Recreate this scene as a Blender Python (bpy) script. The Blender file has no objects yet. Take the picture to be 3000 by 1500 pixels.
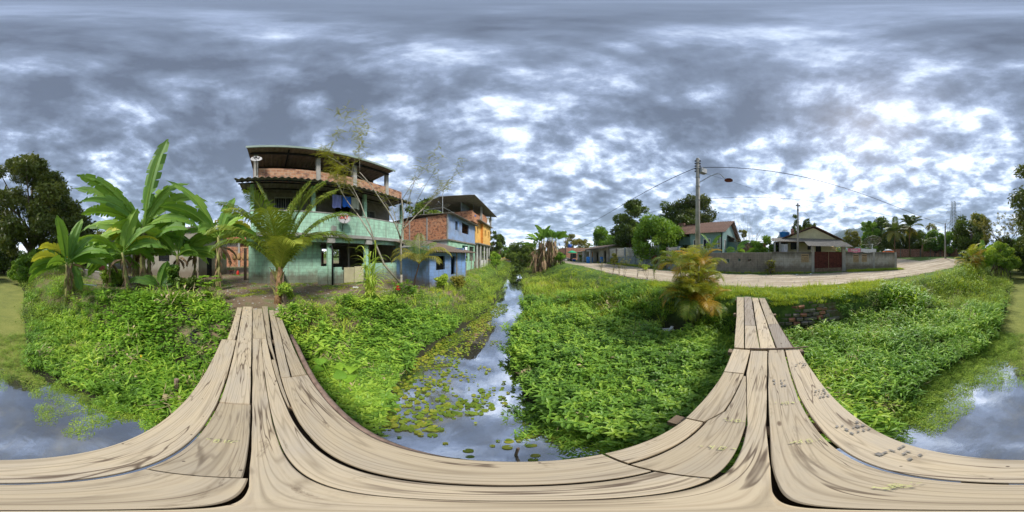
import bpy, math, random
import numpy as np
from mathutils import Vector, Matrix
R=math.radians; PI=math.pi
random.seed(7); rng=np.random.default_rng(7)
SC=bpy.context.scene; COL=SC.collection

# ---------------------------------------------------------------- camera
CAMZ=1.6
cd=bpy.data.cameras.new('camera'); cam=bpy.data.objects.new('camera',cd); COL.objects.link(cam)
cd.type='PANO'
try: cd.panorama_type='EQUIRECTANGULAR'
except Exception: pass
try: cd.cycles.panorama_type='EQUIRECTANGULAR'
except Exception: pass
cam.location=(0,0,CAMZ); cam.rotation_euler=(R(90),0,0)
cd.clip_start=0.02; cd.clip_end=8000; SC.camera=cam
# ---------------------------------------------------------------- node helper
def N(nt,t,**kw):
    n=nt.nodes.new(t)
    for k,v in kw.items():
        if k.startswith('i_'): n.inputs[k[2:].replace('_',' ')].default_value=v
        else: setattr(n,k,v)
    return n
def L(nt,a,b): nt.links.new(a,b)
def ramp(nt,fac,stops,interp='LINEAR'):
    r=N(nt,'ShaderNodeValToRGB'); e=r.color_ramp; e.interpolation=interp
    while len(e.elements)<len(stops): e.elements.new(.5)
    for el,(p,c) in zip(e.elements,stops):
        el.position=p; el.color=tuple(c)+((1,) if len(c)==3 else ())
    L(nt,fac,r.inputs[0]); return r.outputs[0]
def mth(nt,op,a,b=None,c=None,clamp=False):
    n=N(nt,'ShaderNodeMath',operation=op); n.use_clamp=clamp
    for i,v in enumerate((a,b,c)):
        if v is None: continue
        if isinstance(v,(int,float)): n.inputs[i].default_value=v
        else: L(nt,v,n.inputs[i])
    return n.outputs[0]
def noise(nt,vec,scale,detail=4,rough=.55,dist=0.,out=0):
    n=N(nt,'ShaderNodeTexNoise'); n.inputs['Scale'].default_value=scale; n.inputs['Detail'].default_value=detail
    n.inputs['Roughness'].default_value=rough; n.inputs['Distortion'].default_value=dist
    if vec is not None: L(nt,vec,n.inputs['Vector'])
    return n.outputs[out]
def mixc(nt,f,a,b,mode='MIX'):
    n=N(nt,'ShaderNodeMix',data_type='RGBA',blend_type=mode)
    if isinstance(f,(int,float)): n.inputs[0].default_value=f
    else: L(nt,f,n.inputs[0])
    for i,v in ((6,a),(7,b)):
        if isinstance(v,(tuple,list)): n.inputs[i].default_value=tuple(v)+((1,) if len(v)==3 else ())
        else: L(nt,v,n.inputs[i])
    return n.outputs[2]
def vscale(nt,vec,s):
    n=N(nt,'ShaderNodeMapping'); n.inputs['Scale'].default_value=s; L(nt,vec,n.inputs[0]); return n.outputs[0]
# ---------------------------------------------------------------- world: broken overcast sky
SUN_EL,SUN_AZ=46,126           # azimuth clockwise from +Y
W=bpy.data.worlds.new('World'); SC.world=W; W.use_nodes=True
nt=W.node_tree; nt.nodes.clear()
out=N(nt,'ShaderNodeOutputWorld')
sky=N(nt,'ShaderNodeTexSky',sky_type='NISHITA'); sky.sun_disc=False
sky.sun_elevation=R(SUN_EL); sky.sun_rotation=R(SUN_AZ)
bg1=N(nt,'ShaderNodeBackground'); bg1.inputs[1].default_value=.08; L(nt,sky.outputs[0],bg1.inputs[0])
tc=N(nt,'ShaderNodeTexCoord'); sp=N(nt,'ShaderNodeSeparateXYZ'); L(nt,tc.outputs['Generated'],sp.inputs[0])
zc=mth(nt,'MAXIMUM',sp.outputs[2],0.0); den=mth(nt,'ADD',zc,0.24)
cb=N(nt,'ShaderNodeCombineXYZ'); L(nt,mth(nt,'DIVIDE',sp.outputs[0],den),cb.inputs[0]); L(nt,mth(nt,'DIVIDE',sp.outputs[1],den),cb.inputs[1]); L(nt,mth(nt,'MULTIPLY',zc,.6),cb.inputs[2])
big=noise(nt,vscale(nt,cb.outputs[0],(1,1,1)),.95,2,.5,.2)
med=noise(nt,cb.outputs[0],3.9,10,.60,.15)
fine=noise(nt,cb.outputs[0],10.5,8,.6,.1)
v=mth(nt,'ADD',mth(nt,'MULTIPLY',big,.36),mth(nt,'MULTIPLY',med,.62))
lay=noise(nt,vscale(nt,cb.outputs[0],(.75,2.1,1)),1.5,7,.6,.5)
low=mth(nt,'SUBTRACT',1.0,mth(nt,'MULTIPLY',zc,.75))
v=mth(nt,'ADD',v,mth(nt,'MULTIPLY',mth(nt,'MULTIPLY',mth(nt,'SUBTRACT',fine,.5),low),.38)); v=mth(nt,'ADD',v,mth(nt,'MULTIPLY',mth(nt,'SUBTRACT',lay,.5),.34)); v=mth(nt,'ADD',v,.075)
hor=mth(nt,'POWER',mth(nt,'SUBTRACT',1.0,zc),6.0)           # paler towards the horizon
v=mth(nt,'ADD',v,mth(nt,'MULTIPLY',hor,.20))
zen=mth(nt,'POWER',zc,3.0); v=mth(nt,'SUBTRACT',v,mth(nt,'MULTIPLY',zen,.03))
sd=N(nt,'ShaderNodeVectorMath',operation='DOT_PRODUCT'); L(nt,tc.outputs['Generated'],sd.inputs[0])
sd.inputs[1].default_value=(math.sin(R(150))*math.cos(R(25)),math.cos(R(150))*math.cos(R(25)),math.sin(R(25)))
glow=mth(nt,'POWER',mth(nt,'MAXIMUM',sd.outputs['Value'],0.0),6.0); v=mth(nt,'ADD',v,mth(nt,'MULTIPLY',glow,.018))
cc=ramp(nt,v,[(.45,(.07,.083,.118)),(.54,(.13,.16,.225)),(.595,(.22,.27,.38)),(.64,(.40,.47,.60)),(.70,(.74,.80,.92)),(.78,(1.06,1.07,1.10))])
bg2=N(nt,'ShaderNodeBackground'); L(nt,cc,bg2.inputs[0]); bg2.inputs[1].default_value=.62
mx=N(nt,'ShaderNodeMixShader'); mx.inputs[0].default_value=.93
L(nt,bg1.outputs[0],mx.inputs[1]); L(nt,bg2.outputs[0],mx.inputs[2]); L(nt,mx.outputs[0],out.inputs[0])
# ---------------------------------------------------------------- sun behind cloud
sl=bpy.data.lights.new('sun','SUN'); so=bpy.data.objects.new('sun',sl); COL.objects.link(so)
sl.energy=1.5; sl.angle=R(14); sl.color=(1,.955,.88)
ve=Vector((math.sin(R(SUN_AZ))*math.cos(R(SUN_EL)),math.cos(R(SUN_AZ))*math.cos(R(SUN_EL)),math.sin(R(SUN_EL))))
so.rotation_euler=ve.to_track_quat('Z','Y').to_euler(); so.location=(0,0,60)
SC.view_settings.view_transform='Standard'; SC.view_settings.look='None'; SC.view_settings.exposure=1.6; SC.view_settings.gamma=1
SC.cycles.max_bounces=6; SC.cycles.transparent_max_bounces=16; SC.cycles.volume_bounces=1

# ================================================================ materials
MATS={}
def newmat(name):
    m=bpy.data.materials.new(name); m.use_nodes=True; t=m.node_tree; t.nodes.clear()
    o=N(t,'ShaderNodeOutputMaterial'); b=N(t,'ShaderNodeBsdfPrincipled'); L(t,b.outputs[0],o.inputs[0])
    b.inputs['Specular IOR Level'].default_value=.3
    MATS[name]=m; return m,t,b,o
def pos(t): return N(t,'ShaderNodeNewGeometry').outputs['Position']
def objco(t): return N(t,'ShaderNodeTexCoord').outputs['Object']
def bump(t,b,h,s=.3,d=.02):
    n=N(t,'ShaderNodeBump'); n.inputs['Strength'].default_value=s; n.inputs['Distance'].default_value=d
    L(t,h,n.inputs['Height']); L(t,n.outputs[0],b.inputs['Normal'])
def wallco(t):
    g=N(t,'ShaderNodeNewGeometry'); c=N(t,'ShaderNodeVectorMath',operation='CROSS_PRODUCT')
    c.inputs[0].default_value=(0,0,1); L(t,g.outputs['True Normal'],c.inputs[1])
    d=N(t,'ShaderNodeVectorMath',operation='DOT_PRODUCT'); L(t,g.outputs['Position'],d.inputs[0]); L(t,c.outputs[0],d.inputs[1])
    s=N(t,'ShaderNodeSeparateXYZ'); L(t,g.outputs['Position'],s.inputs[0])
    k=N(t,'ShaderNodeCombineXYZ'); L(t,d.outputs['Value'],k.inputs[0]); L(t,s.outputs[2],k.inputs[1]); return k.outputs[0]
def plain(name,c,rough=.7,var=.25,scale=3,metal=0,bmp=.15):
    if name in MATS: return MATS[name]
    m,t,b,o=newmat(name); p=pos(t); f=noise(t,p,scale,6,.6)
    L(t,ramp(t,f,[(.3,tuple(x*(1-var) for x in c)),(.7,tuple(min(1,x*(1+var)) for x in c))]),b.inputs['Base Color'])
    b.inputs['Roughness'].default_value=rough; b.inputs['Metallic'].default_value=metal
    if bmp: bump(t,b,noise(t,p,scale*8,4),bmp,.01)
    return m
def plaster(name,c,stain=(.09,.085,.07),amt=.5,brickish=0,c2=None,sc=1.,zlow=None,ztop=None):
    """painted or bare masonry with mould streaks, patches and damp at the foot"""
    m,t,b,o=newmat(name); p=pos(t); w=wallco(t)
    c2=c2 or tuple(x*.72 for x in c)
    base=ramp(t,noise(t,p,1.3*sc,8,.65),[(.35,c2),(.55,c),(.75,tuple(min(.95,x*1.15) for x in c))])
    st=noise(t,vscale(t,w,(5*sc,.55*sc,1)),1.0,7,.65,.2)
    base=mixc(t,ramp(t,st,[(.60-.13*amt,(0,0,0)),(.78,(amt,)*3)]),base,stain)
    pt=noise(t,p,3.6*sc,9,.72,.4)
    base=mixc(t,ramp(t,pt,[(.56,(0,0,0)),(.70,(amt*.8,)*3)]),base,tuple((a*.4+s*.6) for a,s in zip(c,stain)))
    h=noise(t,p,22,6,.6)
    if zlow is not None:
        s=N(t,'ShaderNodeSeparateXYZ'); L(t,p,s.inputs[0])
        zz=mth(t,'ADD',s.outputs[2],mth(t,'MULTIPLY',noise(t,p,2.2,5),-.9))
        f=N(t,'ShaderNodeMapRange'); L(t,zz,f.inputs[0]); f.inputs[1].default_value=zlow-.35; f.inputs[2].default_value=zlow+.05; f.inputs[3].default_value=.75; f.inputs[4].default_value=0
        base=mixc(t,f.outputs[0],base,(.19,.15,.11))
    if ztop is not None:
        s=N(t,'ShaderNodeSeparateXYZ'); L(t,p,s.inputs[0])
        zz=mth(t,'ADD',s.outputs[2],mth(t,'MULTIPLY',noise(t,vscale(t,w,(3.5,.4,1)),1.0,6,.7),.9))
        f=N(t,'ShaderNodeMapRange'); L(t,zz,f.inputs[0]); f.inputs[1].default_value=ztop-.05; f.inputs[2].default_value=ztop+.5; f.inputs[3].default_value=0; f.inputs[4].default_value=.85
        base=mixc(t,f.outputs[0],base,(.075,.075,.06))
    if brickish:
        br=N(t,'ShaderNodeTexBrick'); L(t,w,br.inputs[0]); br.inputs['Scale'].default_value=1; br.inputs['Brick Width'].default_value=.42; br.inputs['Row Height'].default_value=.21
        br.inputs['Mortar Size'].default_value=.011; br.inputs['Color1'].default_value=(1,1,1,1); br.inputs['Color2'].default_value=(.86,.86,.86,1); br.inputs['Mortar'].default_value=(.55,.55,.52,1)
        base=mixc(t,brickish,base,br.outputs[0],'MULTIPLY')
        h=mth(t,'ADD',mth(t,'MULTIPLY',h,.3),mth(t,'SUBTRACT',1.0,br.outputs[1]))
    L(t,base,b.inputs['Base Color']); b.inputs['Roughness'].default_value=.9
    bump(t,b,h,.45,.015); return m
def brickmat(name,c1=(.44,.17,.075),c2=(.30,.105,.05),mortar=(.36,.27,.20),bw=.30,rh=.19,smear=.35):
    m,t,b,o=newmat(name); w=wallco(t); p=pos(t)
    br=N(t,'ShaderNodeTexBrick'); L(t,w,br.inputs[0]); br.inputs['Scale'].default_value=1
    br.inputs['Brick Width'].default_value=bw; br.inputs['Row Height'].default_value=rh; br.inputs['Mortar Size'].default_value=.013
    br.inputs['Color1'].default_value=c1+(1,); br.inputs['Color2'].default_value=c2+(1,); br.inputs['Mortar'].default_value=mortar+(1,); br.inputs['Bias'].default_value=-.1
    c=mixc(t,ramp(t,noise(t,vscale(t,w,(1/bw,1/rh,1)),.9,1,.5),[(.52,(0,0,0)),(.60,(.65,)*3)],'LINEAR'),br.outputs[0],(.12,.055,.045))
    c=mixc(t,ramp(t,noise(t,p,1.6,8,.7),[(.5,(0,0,0)),(.66,(smear,)*3)]),c,mortar)
    c=mixc(t,ramp(t,noise(t,vscale(t,w,(4,.5,1)),1.2,6),[(.55,(0,0,0)),(.8,(.5,)*3)]),c,(.10,.08,.06))
    L(t,c,b.inputs['Base Color']); b.inputs['Roughness'].default_value=.92
    bump(t,b,mth(t,'ADD',mth(t,'SUBTRACT',1.0,br.outputs[1]),mth(t,'MULTIPLY',noise(t,p,30,4),.4)),.5,.02); return m
def leafmat(name,dark,mid,light,trans=.3,rough=.5,big=.35,spec=.35,tipc=None):
    """leaf: colour from the per-leaf 'tint' attribute, patches and instance randomness"""
    m,t,b,o=newmat(name)
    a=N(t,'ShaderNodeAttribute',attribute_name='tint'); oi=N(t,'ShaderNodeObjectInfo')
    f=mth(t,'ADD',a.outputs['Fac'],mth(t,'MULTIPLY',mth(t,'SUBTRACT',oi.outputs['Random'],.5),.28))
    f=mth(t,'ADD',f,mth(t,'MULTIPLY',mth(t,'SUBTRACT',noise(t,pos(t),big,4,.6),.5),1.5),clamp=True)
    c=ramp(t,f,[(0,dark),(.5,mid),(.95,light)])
    if tipc:
        b2=N(t,'ShaderNodeAttribute',attribute_name='dry'); c=mixc(t,b2.outputs['Fac'],c,tipc)
    L(t,c,b.inputs['Base Color']); b.inputs['Roughness'].default_value=rough; b.inputs['Specular IOR Level'].default_value=spec
    tr=N(t,'ShaderNodeBsdfTranslucent'); L(t,mixc(t,.5,c,(min(1,light[0]*1.3),min(1,light[1]*1.3),light[2]*.6)),tr.inputs[0])
    ms=N(t,'ShaderNodeMixShader'); ms.inputs[0].default_value=trans
    L(t,b.outputs[0],ms.inputs[1]); L(t,tr.outputs[0],ms.inputs[2]); L(t,ms.outputs[0],o.inputs[0]); return m
def corrmat(name,c,stain,amt=.6):
    m,t,b,o=newmat(name); p=pos(t)
    c0=ramp(t,noise(t,p,2.0,8,.7),[(.3,tuple(x*.65 for x in c)),(.7,c)])
    c0=mixc(t,ramp(t,noise(t,p,5,9,.75),[(.5,(0,0,0)),(.68,(amt,)*3)]),c0,stain)
    L(t,c0,b.inputs['Base Color']); b.inputs['Roughness'].default_value=.85; return m

def woodmat(name,c,c2,along=(1,0,0),wet=0.):
    m,t,b,o=newmat(name); q=objco(t); oi=N(t,'ShaderNodeObjectInfo')
    add=N(t,'ShaderNodeVectorMath',operation='ADD'); L(t,q,add.inputs[0]); cx=N(t,'ShaderNodeCombineXYZ')
    L(t,mth(t,'MULTIPLY',oi.outputs['Random'],37.),cx.inputs[0]); L(t,mth(t,'MULTIPLY',oi.outputs['Random'],11.),cx.inputs[1]); L(t,cx.outputs[0],add.inputs[1])
    v=add.outputs[0]
    wv=N(t,'ShaderNodeTexWave',wave_type='BANDS',bands_direction='Y'); L(t,vscale(t,v,(.30,1.0,1)),wv.inputs[0])
    wv.inputs['Scale'].default_value=19; wv.inputs['Distortion'].default_value=13; wv.inputs['Detail'].default_value=2.5; wv.inputs['Detail Scale'].default_value=.55; wv.inputs['Detail Roughness'].default_value=.4
    g2=noise(t,vscale(t,v,(2.2,70,10)),1,5,.6)
    g=mth(t,'ADD',mth(t,'ADD',mth(t,'MULTIPLY',wv.outputs[1],.08),.24),mth(t,'MULTIPLY',g2,.62))
    col=ramp(t,g,[(.22,tuple(x*.55 for x in c2)),(.40,c2),(.60,c),(1,tuple(min(.9,x*1.10) for x in c))])
    # broad weathering, dark dirt smears and knots
    col=mixc(t,ramp(t,noise(t,vscale(t,v,(.9,2.6,1)),1.4,6,.65),[(.42,(0,0,0)),(.68,(.5,)*3)]),col,(.42,.38,.33))
    st=noise(t,vscale(t,v,(2.2,9,1)),1.3,8,.72,.6)
    col=mixc(t,ramp(t,st,[(.60,(0,0,0)),(.70,(.75,)*3)]),col,(.13,.085,.05))
    vo=N(t,'ShaderNodeTexVoronoi'); L(t,vscale(t,v,(1.6,4.0,1)),vo.inputs[0]); vo.inputs['Scale'].default_value=1.15
    col=mixc(t,ramp(t,vo.outputs['Distance'],[(.0,(.85,)*3),(.05,(.6,)*3),(.075,(0,0,0))]),col,(.10,.055,.03))
    ck=mth(t,'ABSOLUTE',mth(t,'SUBTRACT',noise(t,vscale(t,v,(.45,5.5,1)),1.0,3,.55,.5),.5))
    ckm=mth(t,'MULTIPLY',ramp(t,ck,[(.0,(1,)*3),(.006,(.8,)*3),(.012,(0,0,0))]),ramp(t,noise(t,vscale(t,v,(.8,1.5,1)),1.7,3),[(.42,(0,0,0)),(.55,(.9,)*3)]))
    col=mixc(t,ckm,col,(.10,.065,.045))
    ringl=mth(t,'ABSOLUTE',mth(t,'SUBTRACT',mth(t,'FRACT',mth(t,'MULTIPLY',noise(t,vscale(t,v,(.17,3.4,1)),1.0,2,.45,.15),30.)),.5))
    col=mixc(t,mth(t,'MULTIPLY',ramp(t,ringl,[(.0,(1,)*3),(.18,(0,0,0))]),.5),col,tuple(x*.55 for x in c2))
    dots=N(t,'ShaderNodeTexVoronoi'); L(t,v,dots.inputs[0]); dots.inputs['Scale'].default_value=7
    col=mixc(t,ramp(t,dots.outputs['Distance'],[(.0,(.9,)*3),(.035,(.8,)*3),(.05,(0,0,0))]),col,(.07,.045,.035))
    smear=noise(t,vscale(t,v,(1.1,3.2,1)),.9,7,.7,.9)
    col=mixc(t,ramp(t,smear,[(.62,(0,0,0)),(.72,(.6,)*3)]),col,(.20,.155,.11))
    sh=mth(t,'ADD',mth(t,'MULTIPLY',oi.outputs['Random'],.36),.78)
    gs=N(t,'ShaderNodeCombineXYZ')
    for i in range(3): L(t,sh,gs.inputs[i])
    col=mixc(t,1.,col,gs.outputs[0],'MULTIPLY')
    L(t,col,b.inputs['Base Color']); b.inputs['Roughness'].default_value=.75
    bump(t,b,g,.35,.004); return m

M={}
M['plank']=woodmat('pale_plank_wood',(.60,.49,.335),(.46,.355,.235))
M['plank_grey']=woodmat('grey_plank_wood',(.36,.30,.235),(.24,.195,.15))
M['wood']=plain('weathered_wood',(.22,.16,.11),.85,.4,6)
M['darkwood']=plain('dark_wood',(.075,.05,.035),.8,.4,6)
M['log']=plain('log_bark',(.26,.18,.14),.9,.45,12)
M['concrete']=plaster('grey_concrete',(.40,.39,.36),(.10,.10,.09),.45)
M['concrete_dark']=plaster('mouldy_concrete',(.29,.26,.215),(.06,.06,.05),.8,.6,c2=(.20,.18,.145))
M['wallblock']=plaster('block_wall_render',(.48,.46,.40),(.13,.13,.105),.6,.7,c2=(.36,.33,.26),zlow=.4,ztop=1.85)
M['brick']=brickmat('clay_brick',(.50,.26,.15),(.36,.17,.10),(.48,.37,.27),smear=.5)
M['brick2']=brickmat('rough_clay_brick',(.60,.27,.14),(.46,.19,.10),(.50,.32,.21),.28,.2,.55)
M['brick3']=brickmat('salmon_brick',(.52,.25,.17),(.42,.19,.12),(.38,.27,.21),.3,.2,.5)
M['green']=plaster('mint_green_paint',(.44,.72,.55),(.22,.215,.165),.85,.6,c2=(.33,.53,.41),zlow=.30)
M['green2']=plaster('pale_green_paint',(.38,.62,.44),(.16,.16,.12),.4)
M['turq']=plain('turquoise_paint',(.05,.42,.33),.7,.2)
M['blue']=plaster('faded_blue_paint',(.20,.34,.64),(.17,.18,.19),.85,.4,c2=(.19,.25,.36),zlow=-.1)
M['blueup']=plaster('grey_blue_render',(.26,.36,.56),(.14,.145,.16),.8,.0,c2=(.24,.28,.36))
M['whitew']=plaster('whitewashed_render',(.62,.61,.57),(.2,.19,.17),.5)
M['yellow']=plaster('ochre_yellow_paint',(.78,.46,.13),(.35,.22,.10),.22,c2=(.68,.38,.10))
M['orange']=plaster('deep_orange_paint',(.66,.28,.06),(.3,.15,.08),.2)
M['cream']=plaster('cream_yellow_paint',(.66,.60,.38),(.3,.27,.19),.22,c2=(.6,.54,.34))
M['teal']=plaster('grey_teal_paint',(.22,.36,.34),(.14,.16,.15),.35,c2=(.20,.31,.30))
M['grey_house']=plaster('unpainted_render',(.40,.375,.32),(.17,.16,.13),.5,c2=(.31,.29,.25),zlow=.3)
M['bluegrey_base']=plaster('bluish_grey_base',(.27,.33,.36),(.10,.11,.11),.5)
M['interior']=plain('dim_interior_render',(.24,.22,.185),.9)
M['room_shade']=plain('room_shade_black',(.012,.012,.012),.9,.1,3,0,0)  # near-black colour painted for the shade inside unlit rooms
M['roofsheet']=corrmat('fibre_cement_sheet',(.29,.265,.225),(.065,.06,.05))
M['roofsheet_brown']=corrmat('weathered_brown_sheet',(.25,.19,.15),(.05,.04,.035))
M['roofedge']=plain('pale_green_gutter',(.26,.33,.29),.6,.15)
M['rooftop']=corrmat('light_grey_sheet',(.34,.33,.31),(.10,.10,.09))
M['tile']=corrmat('old_clay_tile',(.225,.125,.085),(.085,.055,.04),.75)
M['tile_red']=corrmat('clay_tile_red',(.48,.18,.10),(.15,.07,.05),.5)
M['black']=plain('blackened_steel',(.02,.02,.02),.5,.1)
M['steel']=plain('dull_steel',(.30,.31,.31),.45,.2,8,.6)
M['polec']=plaster('pole_concrete',(.40,.375,.33),(.13,.12,.11),.5,sc=2)
M['woodpole']=plain('timber_pole',(.17,.13,.10),.85,.35,8)
M['white']=plain('white_paint',(.78,.78,.76),.6,.08)
M['whitecloth']=plain('white_cloth',(.72,.72,.74),.9,.06)
M['blueplastic']=plain('blue_plastic',(.03,.22,.62),.35,.1,3,0,0)
M['bluetank']=plain('dark_blue_plastic',(.02,.10,.42),.35,.12,3,0,0)
M['redrust']=plain('rusty_brown_gate',(.11,.030,.020),.75,.6,5)
M['red']=plain('red_paint',(.55,.03,.02),.4,.15)
M['greencloth']=plain('green_canopy',(.03,.42,.20),.7,.15)
M['orangecloth']=plain('orange_canopy',(.75,.14,.02),.7,.1)
M['pink']=plain('pink_cloth',(.80,.28,.40),.8,.1)
M['paper']=plain('weathered_poster',(.48,.36,.20),.9,.35,14)
M['rubber']=plain('black_rubber',(.025,.025,.025),.8,.2)
M['glass']=plain('dark_window_glass',(.03,.035,.04),.12,.1,3,0,0)
M['ink']=plain('dark_print',(.09,.07,.05),.8,.1)
M['redprint']=plain('red_print',(.70,.07,.04),.6,.05)
M['stampink']=plain('grey_stamp_ink',(.29,.265,.235),.9,.3,20)
M['chalk']=plain('yellow_chalk',(.60,.60,.26),.9,.2,30)
M['bark']=plain('tree_bark',(.16,.125,.095),.9,.4,9)
M['barkpale']=plain('pale_bark',(.34,.31,.25),.9,.35,9)
M['bananastem']=plain('banana_stem',(.34,.33,.12),.6,.5,4)
M['deadleaf']=plain('dead_brown_leaf',(.30,.20,.12),.9,.45,6)
M['palmtrunk']=plain('palm_trunk',(.27,.16,.08),.9,.5,10)
M['straw']=plain('straw',(.45,.36,.20),.9,.3,10)
# leaf kinds
M['L_herb']=leafmat('herb_leaf',(0.084,0.175,0.035),(0.209,0.390,0.053),(0.446,0.625,0.077),.28,.42,.45)
M['L_lance']=leafmat('lance_leaf',(0.094,0.216,0.038),(0.267,0.480,0.057),(0.549,0.694,0.081),.3,.42,.45)
M['L_grass']=leafmat('grass_blade',(0.137,0.251,0.033),(0.353,0.538,0.055),(0.662,0.676,0.079),.3,.55,.35)
M['L_round']=leafmat('round_leaf',(0.098,0.226,0.032),(0.249,0.465,0.046),(0.451,0.632,0.065),.3,.45,.5)
M['L_fine']=leafmat('fine_weed_leaf',(0.102,0.201,0.037),(0.283,0.435,0.055),(0.535,0.646,0.079),.3,.55,.3)
M['L_lily']=leafmat('lily_pad',(0.092,0.162,0.018),(0.184,0.270,0.027),(0.369,0.367,0.045),.1,.35,.6)
M['L_duck']=leafmat('duckweed_leaf',(.13,.17,.03),(.22,.26,.045),(.33,.35,.07),.05,.7,.8)
M['L_mango']=leafmat('mango_leaf',(0.050,0.071,0.014),(0.127,0.167,0.028),(0.286,0.299,0.050),.12,.5,.3)
M['L_dark']=leafmat('dark_tree_leaf',(0.048,0.078,0.013),(0.113,0.174,0.025),(0.247,0.315,0.039),.15,.5,.25)
M['L_mid']=leafmat('green_tree_leaf',(0.070,0.146,0.018),(0.175,0.326,0.032),(0.354,0.505,0.055),.2,.5,.25)
M['L_yellow']=leafmat('yellow_green_leaf',(0.119,0.140,0.018),(0.264,0.281,0.032),(0.435,0.410,0.054),.3,.5,.5)
M['L_olive']=leafmat('olive_leaf',(0.117,0.120,0.023),(0.257,0.249,0.039),(0.420,0.359,0.061),.2,.55,.4)
M['L_banana']=leafmat('banana_leaf',(0.052,0.134,0.021),(0.137,0.287,0.038),(0.325,0.506,0.065),.30,.6,.25,.45)
M['L_bananay']=leafmat('yellowing_banana_leaf',(0.373,0.378,0.039),(0.700,0.618,0.064),(0.700,0.685,0.097),.35,.5,.5)
M['L_palm']=leafmat('palm_leaflet',(0.059,0.119,0.016),(0.171,0.259,0.032),(0.422,0.454,0.072),.22,.42,.6)
M['L_areca']=leafmat('areca_leaflet',(0.112,0.202,0.022),(0.291,0.370,0.039),(0.538,0.470,0.056),.32,.45,.9)
M['L_arecao']=leafmat('orange_palm_leaflet',(0.374,0.220,0.022),(0.572,0.330,0.028),(0.682,0.462,0.055),.3,.5,.9)
M['L_cane']=leafmat('cane_leaf',(0.163,0.292,0.045),(0.373,0.550,0.077),(0.664,0.700,0.146),.3,.45,.5)
M['L_maroon']=leafmat('maroon_leaf',(.06,.02,.02),(.14,.04,.035),(.22,.08,.05),.15,.5,.4)
M['petal']=plain('red_petal',(.80,.02,.05),.6,.15)
M['yellowleaf']=plain('yellow_fallen_leaf',(.75,.42,.02),.6,.15)
M['brownhang']=plain('brown_woven_fibre',(.42,.26,.12),.9,.4,14)

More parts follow.
